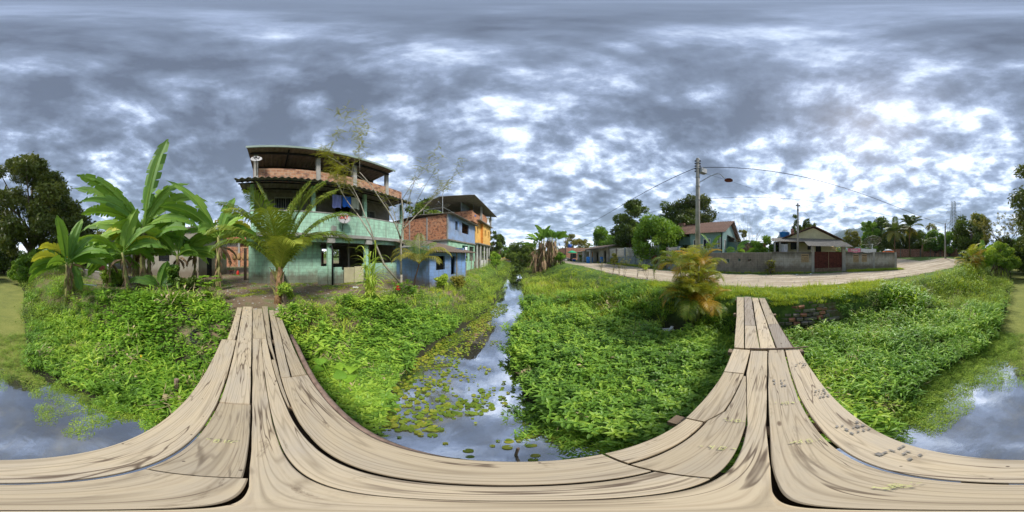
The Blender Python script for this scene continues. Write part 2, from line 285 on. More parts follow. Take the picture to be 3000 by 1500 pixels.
# ================================================================ mesh builder
def frame(o,d):
    """local frame: u along (unit dir d in plan), v to the left-hand depth, z up"""
    dx,dy=d; l=math.hypot(dx,dy); dx/=l; dy/=l
    return Matrix(((dx,-dy,0,o[0]),(dy,dx,0,o[1]),(0,0,1,o[2] if len(o)>2 else 0),(0,0,0,1)))
class MB:
    def __init__(s,M=None): s.v=[]; s.f=[]; s.m=[]; s.t=[]; s.M=M; s.mi=0
    def add(s,vs,fs,tint=.5,smooth=None):
        b=len(s.v)
        if s.M is not None: vs=[s.M@Vector(p) for p in vs]
        s.v.extend([tuple(p) for p in vs]); s.f.extend([tuple(b+i for i in q) for q in fs]); s.m.extend([s.mi]*len(fs)); s.t.extend([tint]*len(vs)); return s
    def box(s,u0,u1,v0,v1,z0,z1):
        s.add([(u0,v0,z0),(u1,v0,z0),(u1,v1,z0),(u0,v1,z0),(u0,v0,z1),(u1,v0,z1),(u1,v1,z1),(u0,v1,z1)],
              [(0,3,2,1),(4,5,6,7),(0,1,5,4),(1,2,6,5),(2,3,7,6),(3,0,4,7)]); return s
    def obox(s,c,sz,rz=0,ry=0,rx=0):
        Mx=Matrix.Translation(c)@Matrix.Rotation(rz,4,'Z')@Matrix.Rotation(ry,4,'Y')@Matrix.Rotation(rx,4,'X')
        a,b,d=sz[0]/2,sz[1]/2,sz[2]/2
        s.add([Mx@Vector(p) for p in [(-a,-b,-d),(a,-b,-d),(a,b,-d),(-a,b,-d),(-a,-b,d),(a,-b,d),(a,b,d),(-a,b,d)]],
              [(0,3,2,1),(4,5,6,7),(0,1,5,4),(1,2,6,5),(2,3,7,6),(3,0,4,7)]); return s
    def prism(s,poly,z0,z1):
        n=len(poly); z0=z0 if hasattr(z0,'__len__') else [z0]*n; z1=z1 if hasattr(z1,'__len__') else [z1]*n
        s.add([(p[0],p[1],a) for p,a in zip(poly,z0)]+[(p[0],p[1],a) for p,a in zip(poly,z1)],
              [tuple(range(n))[::-1],tuple(range(n,2*n))]+[(i,(i+1)%n,n+(i+1)%n,n+i) for i in range(n)]); return s
    def tube(s,pts,rad,n=8,tint=.5,cap=True):
        pts=[Vector(p) for p in pts]; k=len(pts); rad=rad if hasattr(rad,'__len__') else [rad]*k
        vs=[];fs=[]
        for i,p in enumerate(pts):
            d=(pts[min(i+1,k-1)]-pts[max(i-1,0)]).normalized()
            a=d.orthogonal().normalized() if abs(d.z)<.9 else Vector((1,0,0)).cross(d).normalized()
            if abs(d.z)<.999 and abs(d.z)>=.9: a=(Vector((1,0,0))-d*d.x).normalized()
            elif abs(d.z)<.9: a=(Vector((0,0,1))-d*d.z).normalized()
            b=d.cross(a)
            for j in range(n):
                t=2*PI*j/n; vs.append(p+(a*math.cos(t)+b*math.sin(t))*rad[i])
        for i in range(k-1):
            for j in range(n): fs.append((i*n+j,i*n+(j+1)%n,(i+1)*n+(j+1)%n,(i+1)*n+j))
        if cap: fs.append(tuple(range(n))[::-1]); fs.append(tuple(range((k-1)*n,k*n)))
        s.add(vs,fs,tint); return s
    def lathe(s,c,prof,n=16):
        vs=[];fs=[]
        for r,z in prof:
            for j in range(n):
                t=2*PI*j/n; vs.append((c[0]+r*math.cos(t),c[1]+r*math.sin(t),c[2]+z))
        for i in range(len(prof)-1):
            for j in range(n): fs.append((i*n+j,i*n+(j+1)%n,(i+1)*n+(j+1)%n,(i+1)*n+j))
        fs.append(tuple(range(n))[::-1]); fs.append(tuple(range((len(prof)-1)*n,len(prof)*n)))
        s.add(vs,fs); return s
    def corr(s,u0,u1,va,za,vb,zb,pitch=.177,amp=.025,thick=.008,along='u',jag=0):
        """corrugated sheet; waves repeat along u, ribs run from (va,za) to (vb,zb)"""
        n=max(8,int((u1-u0)/pitch*6)); n=min(n,700); us=[u0+(u1-u0)*i/n for i in range(n+1)]
        top=[];
        for i,u in enumerate(us):
            h=amp*math.sin(2*PI*(u-u0)/pitch)
            j=0
            if jag: j=jag*math.sin(int((u-u0)/1.1)*12.9898)
            for (v,z) in ((va-j,za),(vb,zb)):
                top.append((u,v,z+h+thick)); top.append((u,v,z+h))
        fs=[]
        for i in range(n):
            a=i*4;b=a+4
            fs+= [(a,b,b+2,a+2),(a+1,a+3,b+3,b+1),(a,a+1,b+1,b),(a+2,b+2,b+3,a+3)]
        fs+=[(0,2,3,1),(n*4,n*4+1,n*4+3,n*4+2)]
        s.add(top,fs); return s
    def wall(s,u0,u1,v0,v1,z0,z1,holes=()):
        """wall in the u-z plane (thickness v0..v1) with rectangular openings (ua,ub,za,zb)"""
        us=sorted({u0,u1,*[h[0] for h in holes],*[h[1] for h in holes]}); zs=sorted({z0,z1,*[h[2] for h in holes],*[h[3] for h in holes]})
        us=[u for u in us if u0<=u<=u1]; zs=[z for z in zs if z0<=z<=z1]
        def solid(i,k):
            if i<0 or k<0 or i>=len(us)-1 or k>=len(zs)-1: return False
            uc=(us[i]+us[i+1])/2; z=(zs[k]+zs[k+1])/2
            return not any(h[0]<uc<h[1] and h[2]<z<h[3] for h in holes)
        for i in range(len(us)-1):
            for k in range(len(zs)-1):
                if not solid(i,k): continue
                a,b,c,d=us[i],us[i+1],zs[k],zs[k+1]
                s.add([(a,v0,c),(b,v0,c),(b,v0,d),(a,v0,d)],[(0,1,2,3)]); s.add([(a,v1,c),(b,v1,c),(b,v1,d),(a,v1,d)],[(3,2,1,0)])
                if not solid(i-1,k): s.add([(a,v0,c),(a,v0,d),(a,v1,d),(a,v1,c)],[(0,1,2,3)])
                if not solid(i+1,k): s.add([(b,v0,c),(b,v1,c),(b,v1,d),(b,v0,d)],[(0,1,2,3)])
                if not solid(i,k-1): s.add([(a,v0,c),(a,v1,c),(b,v1,c),(b,v0,c)],[(0,1,2,3)])
                if not solid(i,k+1): s.add([(a,v0,d),(b,v0,d),(b,v1,d),(a,v1,d)],[(0,1,2,3)])
        return s
    def build(s,name,mat,parent=None,smooth=False,link=True):
        me=bpy.data.meshes.new(name); me.from_pydata(s.v,[],s.f)
        for mm in (mat if isinstance(mat,(list,tuple)) else [mat]): me.materials.append(M[mm] if isinstance(mm,str) else mm)
        if isinstance(mat,(list,tuple)): me.polygons.foreach_set('material_index',s.m)
        at=me.attributes.new('tint','FLOAT','POINT'); at.data.foreach_set('value',s.t)
        if smooth: me.polygons.foreach_set('use_smooth',[True]*len(me.polygons))
        me.update(); ob=bpy.data.objects.new(name,me)
        if link: COL.objects.link(ob)
        if parent is not None:
            ob.parent=parent; ob.matrix_parent_inverse=Matrix.Translation(parent.location).inverted() if not parent.get('_loc') else Matrix()
        return ob
def tag(o,label=None,cat=None,group=None,kind=None):
    if label: o['label']=label
    if cat: o['category']=cat
    if group: o['group']=group
    if kind: o['kind']=kind
    return o
def thing(name,label,cat,loc=(0,0,0),group=None,local=False):
    """Empty at the thing's base; local=True: the parts are modelled round the origin"""
    o=bpy.data.objects.new(name,None); COL.objects.link(o); o.location=loc; o.empty_display_size=.2
    tag(o,label,cat,group)
    if local: LOCAL.add(o.name)
    return o
LOCAL=set()
def part(mb,name,mat,root,smooth=False,label=None):
    ob=mb.build(name,mat,None,smooth); ob.parent=root
    if root.name in LOCAL: LOCAL.add(ob.name)
    else:
        top=root
        while top.parent is not None: top=top.parent
        if root.parent is None: ob.matrix_parent_inverse=Matrix.Translation(root.location).inverted()
    if label: ob['label']=label
    return ob
def copytree(o,loc,rz=0,scale=1,label=None):
    r=o.copy(); COL.objects.link(r); r.location=loc; r.rotation_euler=(0,0,rz); r.scale=(scale,)*3
    if label: r['label']=label
    for ch in o.children:
        c=ch.copy(); COL.objects.link(c); c.parent=r
        for g in ch.children:
            d=g.copy(); COL.objects.link(d); d.parent=c
    return r
def npmesh(name,V,F,mat,tint=None,parent=None,smooth=False):
    me=bpy.data.meshes.new(name); V=np.asarray(V,dtype=np.float32); F=np.asarray(F,dtype=np.int32); k=F.shape[1]
    me.vertices.add(len(V)); me.vertices.foreach_set('co',V.ravel()); me.loops.add(F.size); me.loops.foreach_set('vertex_index',F.ravel())
    me.polygons.add(len(F)); me.polygons.foreach_set('loop_start',np.arange(0,F.size,k,dtype=np.int32))
    me.update(calc_edges=True); me.validate()
    if tint is not None:
        at=me.attributes.new('tint','FLOAT','POINT'); at.data.foreach_set('value',np.asarray(tint,dtype=np.float32))
    for mm in (mat if isinstance(mat,(list,tuple)) else [mat]): me.materials.append(M[mm])
    if smooth: me.polygons.foreach_set('use_smooth',np.ones(len(F),dtype=bool))
    ob=bpy.data.objects.new(name,me); COL.objects.link(ob)
    if parent is not None: ob.parent=parent
    return ob
def PD(px,d):
    """plan point at bearing of column px (of a 3000 px turn) and distance d metres"""
    a=R((px-1500)*.12); return (d*math.sin(a),d*math.cos(a))
def EZ(py,d): return CAMZ+d*math.tan(R((750-py)*.12))
def AZ(a,d): a=R(a); return (d*math.sin(a),d*math.cos(a))
def ss(t): t=max(0.,min(1.,t)); return t*t*(3-2*t)
def ip(x,xs,ys):
    return float(np.interp(x,xs,ys))
def vn(x,y,s=1.,seed=0):
    x*=s;y*=s
    return (math.sin(x*1.7+seed)*math.cos(y*1.3-seed*1.7)+.6*math.sin(x*3.1-y*2.7+seed*2.3)+.35*math.cos(x*6.3+y*5.1+seed)+.25*math.sin(x*11.7-y*9.1+seed*.7))/2.2

# ================================================================ ground form
WZ=-1.3
YS=[-60,-26,-12.1,-8.3,-4.4,-3.4,-2.6,-1.6,-1.0,0,1.0,1.9,2.5,3.5,4.7,7.2,9.5,15.5,42,70]
XL=[-4.5,-2.7,-1.9,-1.25,-.85,-.6,-1.15,-1.6,-1.75,-1.4,-1.15,-1.8,-2.1,-2.3,-2.2,-1.5,-1.1,-.87,-.1,1]
XR=[6.5,2.1,1.15,1.0,1.0,1.45,1.7,1.6,1.3,1.1,.88,.45,.30,.12,.05,.40,.9,1.1,2.6,4]
def xl(y): return ip(y,YS,XL)
def xr(y): return ip(y,YS,XR)
def ltop(y): return ip(y,[-60,-26,-12,-6.5,-3,0,3,6,10,15,45,70],[-9,-5.5,-3.2,-3.3,-4.6,-4.75,-4.1,-4.0,-3.4,-3.8,-3,-3])
def lfoot(y): return ip(y,[-60,-26,-12,-6.5,-3,0,3,6,10,15,45,70],[-6,-3.4,-2.2,-2.0,-2.6,-2.9,-2.8,-2.4,-2.0,-1.8,-1,-1])
def rtop(y): return ip(y,[-60,-20,-7,-3.5,0,3,6,15,60],[9,5.5,6.8,6.1,6.0,6.1,6.9,6.8,6.5])
def rfoot(y): return ip(y,[-60,-20,-7,-3.5,0,3,6,15,60],[7,3.0,4.2,5.2,5.1,4.7,3.6,3.4,4])
def gz(x,y):
    l,r=xl(y),xr(y)
    ch=ss((78-abs(y))/12)
    if l<x<r:
        e=min(x-l,r-x); b=-1.2-.55*ss(e/.45)
    elif x<=l:
        lt,lf=min(ltop(y),l-.8),min(lfoot(y),l-.1)
        b=-1.2+1.2*ss((lf-x)/(lf-lt)) if x<lf else -1.2
    else:
        rt,rf=max(rtop(y),r+1),max(rfoot(y),r+.2)
        b=-1.2+1.2*ss((x-rf)/(rt-rf)) if x>rf else -1.2
    if x<0: p=.30*ss((-x-8)/10)-.32*math.exp(-((x+4.6)**2/6+(y-10)**2/14))
    else: p=.3*ss((y-8)/14)+1.45*ss((-y-14)/22)*ss((x-8)/8)+.0
    g=b*ch+p*(1+b/1.2 if ch>.5 else 1)
    if -3.5<x<5.5 and abs(y)<1: return g
    return g+.035*vn(x,y,.9,2)*(1 if not(abs(y)<1.2) else .2)
def axis(lim,near,far):
    a=[0.];s=near
    while a[-1]<lim:
        if a[-1]>24: s*=1.13
        elif a[-1]>12: s=near*1.6
        a.append(a[-1]+s)
    return [-v for v in a[:0:-1]]+a
gx=axis(3500,.22,1); gy=axis(3500,.24,1)
V=[];F=[]
for y in gy:
    for x in gx: V.append((x,y,gz(x,y)))
nx=len(gx)
for j in range(len(gy)-1):
    for i in range(nx-1): F.append((j*nx+i,j*nx+i+1,(j+1)*nx+i+1,(j+1)*nx+i))
m,t,b,o=newmat('earth_and_grass'); p=pos(t); s=N(t,'ShaderNodeSeparateXYZ'); L(t,p,s.inputs[0])
dirt=ramp(t,noise(t,p,1.1,9,.65),[(.3,(.15,.10,.065)),(.5,(.27,.195,.13)),(.72,(.40,.31,.215))])
dirt=mixc(t,ramp(t,noise(t,p,14,5,.7),[(.45,(0,0,0)),(.7,(.6,)*3)]),dirt,(.12,.085,.055))
gr=ramp(t,noise(t,p,5,7,.7),[(.3,(.045,.085,.02)),(.55,(.11,.19,.035)),(.75,(.2,.28,.06))])
gm=noise(t,p,.55,7,.7)
side=N(t,'ShaderNodeMapRange'); L(t,s.outputs[0],side.inputs[0]); side.inputs[1].default_value=-5; side.inputs[2].default_value=0; side.inputs[3].default_value=.0; side.inputs[4].default_value=.17
far=N(t,'ShaderNodeMapRange'); L(t,mth(t,'ABSOLUTE',s.outputs[1]),far.inputs[0]); far.inputs[1].default_value=14; far.inputs[2].default_value=30; far.inputs[3].default_value=0; far.inputs[4].default_value=.13
gm=mth(t,'ADD',mth(t,'ADD',gm,side.outputs[0]),far.outputs[0])
col=mixc(t,ramp(t,gm,[(.50,(0,0,0)),(.60,(1,1,1))]),dirt,gr)
mud=N(t,'ShaderNodeMapRange'); L(t,s.outputs[2],mud.inputs[0]); mud.inputs[1].default_value=-1.15; mud.inputs[2].default_value=-.55; mud.inputs[3].default_value=1; mud.inputs[4].default_value=0
col=mixc(t,mud.outputs[0],col,(.035,.035,.018)); L(t,col,b.inputs['Base Color']); b.inputs['Roughness'].default_value=.95
bump(t,b,noise(t,p,9,9,.7),.7,.05)
M['ground']=m
g=npmesh('ground',V,F,'ground',smooth=True); tag(g,'bare earth yard and grassy banks of the channel',None,kind='structure')
# road sheet --------------------------------------------------------------
m,t,b,o=newmat('sandy_road'); p=pos(t); s=N(t,'ShaderNodeSeparateXYZ'); L(t,p,s.inputs[0])
c=ramp(t,noise(t,p,.9,9,.65),[(.3,(.46,.38,.27)),(.52,(.62,.53,.39)),(.72,(.74,.65,.51))])
c=mixc(t,ramp(t,noise(t,vscale(t,p,(2.6,.16,1)),1,6,.6),[(.44,(.85,)*3),(.56,(0,0,0))]),c,(.36,.275,.185))
c=mixc(t,ramp(t,noise(t,p,30,4,.7),[(.5,(0,0,0)),(.7,(.45,)*3)]),c,(.26,.20,.14))
L(t,c,b.inputs['Base Color']); b.inputs['Roughness'].default_value=.95; bump(t,b,mth(t,'ADD',noise(t,vscale(t,p,(3,.3,1)),1,5),noise(t,p,18,6,.7)),.5,.04)
M['road']=m
RY=[-30,-24,-18,-13,-6,0,9,20,40,75]; RA=[11.5,10.2,9.2,8.5,8.15,8.0,7.9,9.0,10.1,11.5]; RB=[16,18,18,15.2,13.9,13.7,13.9,14.6,14.2,14.5]
V=[];F=[];k=14; ys=np.arange(-30,75,.5)
for y in ys:
    a=ip(y,RY,RA)+.35*vn(y,1,.8,3)+.12*vn(y,1,4,3); bb=ip(y,RY,RB)+.3*vn(y,5,.7,1)
    for i in range(k+1):
        x=a+(bb-a)*i/k; V.append((x,y,gz(x,y)+.012-.03*(math.exp(-((i/k-.3)/.07)**2)+math.exp(-((i/k-.62)/.07)**2))*0+.004))
for j in range(len(ys)-1):
    for i in range(k): F.append((j*(k+1)+i,j*(k+1)+i+1,(j+1)*(k+1)+i+1,(j+1)*(k+1)+i))
tag(npmesh('road',V,F,'road',smooth=True),'pale sandy dirt road with wheel tracks running past the block wall',None,kind='structure')
V=[];F=[];xs=np.arange(11,46,.6)
for x in xs:
    yc=-17.5-(x-11)*.42; hw=4.2-.05*(x-11)+.4*vn(x,2,.9,4)
    for i in range(k+1):
        y=yc-hw+2*hw*i/k; V.append((x,y,gz(x,y)+.026))
for j in range(len(xs)-1):
    for i in range(k): F.append((j*(k+1)+i,(j+1)*(k+1)+i,(j+1)*(k+1)+i+1,j*(k+1)+i+1))
tag(npmesh('side_road',V,F,'road',smooth=True),'dirt side road turning behind the end of the block wall',None,kind='structure')
# water --------------------------------------------------------------------
m,t,b,o=newmat('channel_water'); p=pos(t)
film=noise(t,vscale(t,p,(1,.6,1)),1.1,8,.68,.8)
c=ramp(t,film,[(.38,(.025,.028,.02)),(.56,(.09,.085,.06)),(.68,(.26,.245,.19))])
L(t,c,b.inputs['Base Color']); b.inputs['Roughness'].default_value=.25
gl=N(t,'ShaderNodeBsdfGlossy'); gl.inputs[0].default_value=(.93,.95,1,1); gl.inputs[1].default_value=.03
fr=N(t,'ShaderNodeFresnel'); fr.inputs[0].default_value=1.9
ff=mth(t,'ADD',mth(t,'MULTIPLY',fr.outputs[0],.95),mth(t,'MULTIPLY',ramp(t,film,[(.42,(1,1,1)),(.72,(.45,)*3)]),.60),clamp=True)
bn=N(t,'ShaderNodeBump'); bn.inputs['Strength'].default_value=.12; bn.inputs['Distance'].default_value=.02
L(t,noise(t,vscale(t,p,(1,.55,1)),5,4,.5),bn.inputs['Height']); L(t,bn.outputs[0],gl.inputs['Normal'])
ms=N(t,'ShaderNodeMixShader'); L(t,ff,ms.inputs[0]); L(t,b.outputs[0],ms.inputs[1]); L(t,gl.outputs[0],ms.inputs[2]); L(t,ms.outputs[0],o.inputs[0])
M['water']=m
V=[];F=[]
yy=np.linspace(-76,76,120)
for y in yy: V+= [(xl(y)-.5,y,WZ),(xr(y)+.5,y,WZ)]
for j in range(len(yy)-1): F.append((2*j,2*j+1,2*j+3,2*j+2))
tag(npmesh('water',V,F,'water'),'still dark channel water reflecting the cloudy sky',None,kind='structure')
# mountains -----------------------------------------------------------------
m,t,b,o=newmat('mountain_forest'); p=pos(t)
L(t,ramp(t,noise(t,p,.006,8,.7),[(.35,(.03,.05,.04)),(.7,(.07,.10,.07))]),b.inputs['Base Color']); b.inputs['Roughness'].default_value=1
M['mountain']=m
def ridge(name,label,dist,depth,prof):
    azs=[p_[0] for p_ in prof]; els=[p_[1] for p_ in prof]; V=[];F=[]
    n=int((azs[-1]-azs[0])/.25)+1; rows=10
    for i in range(n):
        a=azs[0]+(azs[-1]-azs[0])*i/(n-1); e=ip(a,azs,els)
        for j in range(rows):
            f=j/(rows-1); d=dist-depth*.5*(1-f)*2 if f<=1 else dist
            d=dist-depth*(1-f); top=math.tan(R(e))*dist
            z=top*ss(f)**.8*(1+.10*vn(a*1.3+f*3,f*9,1.7,5)*(1-f)*2+.035*vn(a*3,f*5,2.3,1)) ; x,y=AZ(a+(1-f)*.5*vn(f*6,a,1,3),d); V.append((x,y,max(-5,z)+(0 if f>0 else -8)))
        x,y=AZ(a,dist+depth); V.append((x,y,-8))
    rr=rows+1
    for i in range(n-1):
        for j in range(rows): F.append((i*rr+j,(i+1)*rr+j,(i+1)*rr+j+1,i*rr+j+1))
    tag(npmesh(name,V,F,'mountain',smooth=True),label,None,kind='structure')
ridge('mountain','lone blue mountain peak between the houses',2900,500,[(86,0),(90,2.5),(92.5,5.5),(94.4,8.3),(95.6,9.4),(97,8.8),(99,6.8),(101.5,4.5),(105,3),(109,0)])
ridge('mountain_range','long blue mountain range on the horizon',2900,700,[(105,0),(110,5.5),(112.5,7.2),(115,8.6),(117.5,9.2),(119.5,9.7),(121.5,9.6),(123.5,10.6),(125.5,10.3),(128,9.4),(129.5,9.8),(132,8.6),(136,8.2),(141,7.2),(145,7.8),(149,5.6),(154,4),(160,2.5),(168,0)])

# ================================================================ footbridge
BR=thing('footbridge','weathered plank footbridge crossing the green channel under the viewer','footbridge',(0,0,0))
PL=[ # rows of (x, y_low, y_high) samples measured on the deck, height offset, material
 [(-4.88,-.56,-.42),(-2.82,-.50,-.355)], 
 [(-2.80,-.60,-.345),(-1.23,-.555,-.30),(0,-.53,-.285),(.86,-.545,-.285),(1.35,-.53,-.265),(1.77,-.51,-.26),(2.47,-.47,-.26)],
 [(-4.98,-.40,-.105),(-4.05,-.37,-.09)],
 [(-4.04,-.37,-.09),(-2.84,-.335,-.075),(-1.25,-.285,-.045)],
 [(-1.235,-.285,-.035),(-.345,-.275,-.024)],
 [(-.335,-.272,-.016),(.5,-.27,-.011),(1.35,-.25,.0),(2.46,-.24,-.005)],
 [(-5.02,-.09,.175),(-2.90,-.065,.185)],
 [(-2.885,-.06,.088),(-1.25,-.03,.10),(-.05,-.012,.108),(.45,-.008,.102),(.95,.008,.122),(1.82,.01,.245),(2.43,.012,.255)],
 [(-2.885,.090,.185),(-1.25,.102,.225),(-.05,.110,.250),(.31,.112,.262)],
 [(-5.0,.185,.36),(-2.74,.20,.26),(-2.17,.245,.262)],
 [(-2.15,.205,.262),(-1.2,.235,.255)],
 [(-4.62,.37,.50),(-3.0,.315,.455),(-1.71,.265,.37)],
 [(-4.55,.51,.645),(-3.0,.465,.60),(-1.73,.385,.555)],
 [(-1.70,.268,.56),(-1.15,.262,.545),(-.6,.262,.52),(.31,.27,.505)],
 [(.322,.117,.365),(.94,.13,.368),(1.1,.145,.30),(1.75,.24,.268)],
 [(.325,.375,.508),(.905,.378,.503)],
 [(.92,.378,.51),(1.1,.307,.51),(1.79,.268,.50)],
 [(1.80,.27,.50),(2.43,.268,.525)],
 [(2.50,.37,.53),(4.2,.625,.82),(6.12,.92,1.19)],
 [(2.50,.125,.36),(3.5,.265,.50)],
 [(3.51,.27,.505),(6.2,.64,.91)],
 [(2.50,-.125,.115),(3.9,.06,.30),(5.5,.30,.50)],
 [(5.52,.30,.52),(6.25,.40,.62)],
 [(2.50,-.39,-.14),(3.6,-.235,.0)],
 [(3.62,-.23,.0),(6.4,.16,.38)],
]
for i,rw in enumerate(PL):
    mb=MB(); h=random.uniform(-.005,.006); n=len(rw); w=.0035
    # densify & roughen the edges slightly
    xs=[]; 
    for a,b2 in zip(rw[:-1],rw[1:]):
        k=max(1,int((b2[0]-a[0])/.18))
        xs+= [tuple(a[q]+(b2[q]-a[q])*j/k for q in range(3)) for j in range(k)]
    xs.append(rw[-1]); top=[]
    c=.004
    prof=[]
    for (x,a,b2) in xs:
        a=a+w/2+random.uniform(-.002,.003); b2=b2-w/2+random.uniform(-.003,.002)
        hz=h+.004*math.sin(x*1.3+i)
        prof.append([(x,a,hz-.045),(x,a,hz-c),(x,a+c,hz),(x,b2-c,hz),(x,b2,hz-c),(x,b2,hz-.045)])
    vs=[q for r_ in prof for q in r_]; fs=[]
    for j in range(len(prof)-1):
        for q in range(6):
            fs.append((j*6+q,j*6+(q+1)%6,(j+1)*6+(q+1)%6,(j+1)*6+q))
    fs.append(tuple(range(6))); fs.append(tuple(range((len(prof)-1)*6,len(prof)*6))[::-1])
    mb.add(vs,fs)
    # nail heads
    part(mb,'plank','plank_grey' if i in (20,23) else 'plank',BR)
# cross battens, beams, posts, edge log
for x in (-4.6,-2.84,-1.25,.9,2.46,4.4,5.9):
    yo=0 if x<2.4 else (x-2.4)*.17
    mb=MB(); mb.obox((x,yo+.02,-.09),(.11,1.15,.08),R(1)); part(mb,'batten','wood',BR)
for y in (-.42,-.02,.265,.44):  # two middle beams added so the plank gaps show dark
    mb=MB(); mb.tube([(-5.2,y,-.20),(-2,y,-.215),(2.5,y,-.20),(6.5,y+.62,-.19)],[.09,.085,.085,.08],8); part(mb,'beam','darkwood',BR,True)
mb=MB(); mb.tube([(-3.0,.66,-.03),(-2.5,.655,-.045),(-1.6,.60,-.05),(-1.1,.575,-.055),(-.5,.535,-.06),(-.1,.51,-.065)],[.032,.038,.034,.036,.03,.02],8); part(mb,'edge_log','log',BR,True)
for x,y in ((-2.6,-.5),(-2.6,.5),(.1,-.40),(.1,.40),(3,-.15),(3,.5)):
    mb=MB(); mb.tube([(x,y,-2.1),(x,y,-.14)],[.07,.06],8); part(mb,'pile','darkwood',BR,True)
mb=MB(); mb.tube([(2.475,-.62,.012),(2.48,-.2,.016),(2.475,.28,.012)],[.013,.014,.012],6); part(mb,'stick_rail','log',BR,True,label='thin brown stick lying across the deck joint')
# stamped print and chalk marks on the deck
def marks(items,name,mat,z=.0125):
    mb=MB()
    for (x,y,w,h_,a) in items:
        mb.obox((x,y,z),(w,h_,.0012),R(a))
    return part(mb,name,mat,BR)
it=[]
for bx,by,rot in ((.42,-.43,8),(.80,-.44,6),(1.36,-.42,4),(2.0,-.40,2),(1.62,-.09,0)):
    for r_ in range(3):
        x=bx-.07+r_*.055
        for k in range(random.randint(3,5)):
            if random.random()<.8: it.append((x+random.uniform(-.003,.003),by-.075+k*.033+random.uniform(-.006,.006),random.choice((.03,.02,.012)),random.uniform(.010,.026),rot))
marks(it,'stamp_print','stampink')
it=[]
for bx,by in ((.18,-.17),(.72,-.17),(-.72,-.16),(.63,.20),(.98,.20),(1.25,-.13)):
    for k in range(9):
        it.append((bx+random.uniform(-.012,.012),by+random.uniform(-.075,.075),random.uniform(.003,.008),random.uniform(.006,.016),random.uniform(-50,50)))
    # a chalked "10"
    it.append((bx,by+.02,.04,.004,0)); it+=[(bx-.018,by-.018,.004,.02,0),(bx+.018,by-.018,.004,.02,0),(bx,by-.028,.034,.004,0),(bx,by-.008,.034,.004,0)]
marks(it,'chalk_mark','chalk',.0135)

# ================================================================ leaf geometry
def leaf(mb,p,az,el,Ln,Wd,droop=.6,tint=.5,segs=3,fold=.25,prof=None,roll=0):
    """a folded lance-shaped blade: midrib with two sides"""
    p=Vector(p); vs=[];fs=[]; d=el
    prof=prof or [0,1,.85,0] if segs==3 else prof
    side=Vector((math.cos(az),-math.sin(az),0)); c=p.copy(); step=Ln/segs
    for i in range(segs+1):
        f=i/segs; w=(math.sin(PI*min(1,f*.93+.07)**.8) if not prof else prof[i])*Wd/2
        up=Vector((-math.sin(az)*math.sin(d),-math.cos(az)*math.sin(d),math.cos(d)))
        s2=side*math.cos(roll)+up*math.sin(roll)
        vs+=[c-s2*w+up*w*fold, c.copy(), c+s2*w+up*w*fold]
        c=c+Vector((math.sin(az)*math.cos(d),math.cos(az)*math.cos(d),math.sin(d)))*step; d-=droop/segs
    for i in range(segs):
        a=i*3; fs+=[(a,a+1,a+4,a+3),(a+1,a+2,a+5,a+4)]
    mb.add(vs,fs,tint)
def rnd(a,b): return random.uniform(a,b)
SRC={}
def source(kind,mbs,mat):
    c=bpy.data.collections.new('src_'+kind)     # never linked to the scene: only instanced
    for i,mb in enumerate(mbs):
        ob=mb.build('%s_%02d'%(kind,i),mat,None,False,link=False); c.objects.link(ob)
    SRC[kind]=(c,len(mbs))
def mk_herb(n_st=7,r=.17,h=(.18,.42),LL=(.09,.15),WW=.34):
    mb=MB()
    for s in range(n_st):
        a=rnd(0,2*PI); q=r*math.sqrt(random.random()); bx,by=q*math.cos(a),q*math.sin(a); H_=rnd(*h); lx,ly=bx*.6+rnd(-.06,.06),by*.6+rnd(-.06,.06)
        tz=rnd(.2,.75)
        mb.tube([(bx,by,0),(bx+lx,by+ly,H_)],[.004,.003],3,.25,False)
        for k in range(5):
            f=.35+.65*k/4; px,py,pz=bx+lx*f,by+ly*f,H_*f; n=2 if k<3 else 4
            for j in range(n):
                az=rnd(0,2*PI) if k<3 else 2*PI*j/n+rnd(-.4,.4)
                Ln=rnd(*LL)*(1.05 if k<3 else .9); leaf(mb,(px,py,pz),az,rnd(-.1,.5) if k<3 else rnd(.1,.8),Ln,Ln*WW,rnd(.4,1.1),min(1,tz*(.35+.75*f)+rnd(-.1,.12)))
        for j in range(3): leaf(mb,(bx+lx,by+ly,H_),rnd(0,6.28),rnd(.7,1.2),.05,.016,.3,min(1,tz+.35))
    return mb
def mk_lance():
    mb=MB()
    for s in range(8):
        a=rnd(0,6.28); q=.16*math.sqrt(random.random()); bx,by=q*math.cos(a),q*math.sin(a); H_=rnd(.15,.4); lx,ly=rnd(-.12,.12),rnd(-.12,.12); tz=rnd(.25,.8)
        mb.tube([(bx,by,0),(bx+lx,by+ly,H_)],[.003,.002],3,.4,False)
        for k in range(6):
            f=.25+.75*k/5
            Ln=rnd(.13,.22); leaf(mb,(bx+lx*f,by+ly*f,H_*f),rnd(0,6.28),rnd(.2,1.0),Ln,Ln*.15,rnd(.5,1.3),min(1,tz*(.5+.6*f)+rnd(-.1,.1)))
    return mb
def mk_grass(n=34,h=(.18,.42)):
    mb=MB()
    for s in range(n):
        a=rnd(0,6.28); q=.17*math.sqrt(random.random()); Ln=rnd(*h)
        leaf(mb,(q*math.cos(a),q*math.sin(a),0),rnd(0,6.28),rnd(.9,1.45),Ln,.012,rnd(.4,1.5),rnd(.15,.95),3,.3,[.7,1,.7,0])
    return mb
def mk_round():
    mb=MB()
    for s in range(34):
        a=rnd(0,6.28); q=.22*math.sqrt(random.random()); z=rnd(.05,.24)*(1-q*1.2); Ln=rnd(.05,.09)
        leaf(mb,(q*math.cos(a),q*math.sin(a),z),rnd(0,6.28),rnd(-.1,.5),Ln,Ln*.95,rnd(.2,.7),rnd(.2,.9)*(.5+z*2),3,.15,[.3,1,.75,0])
    return mb
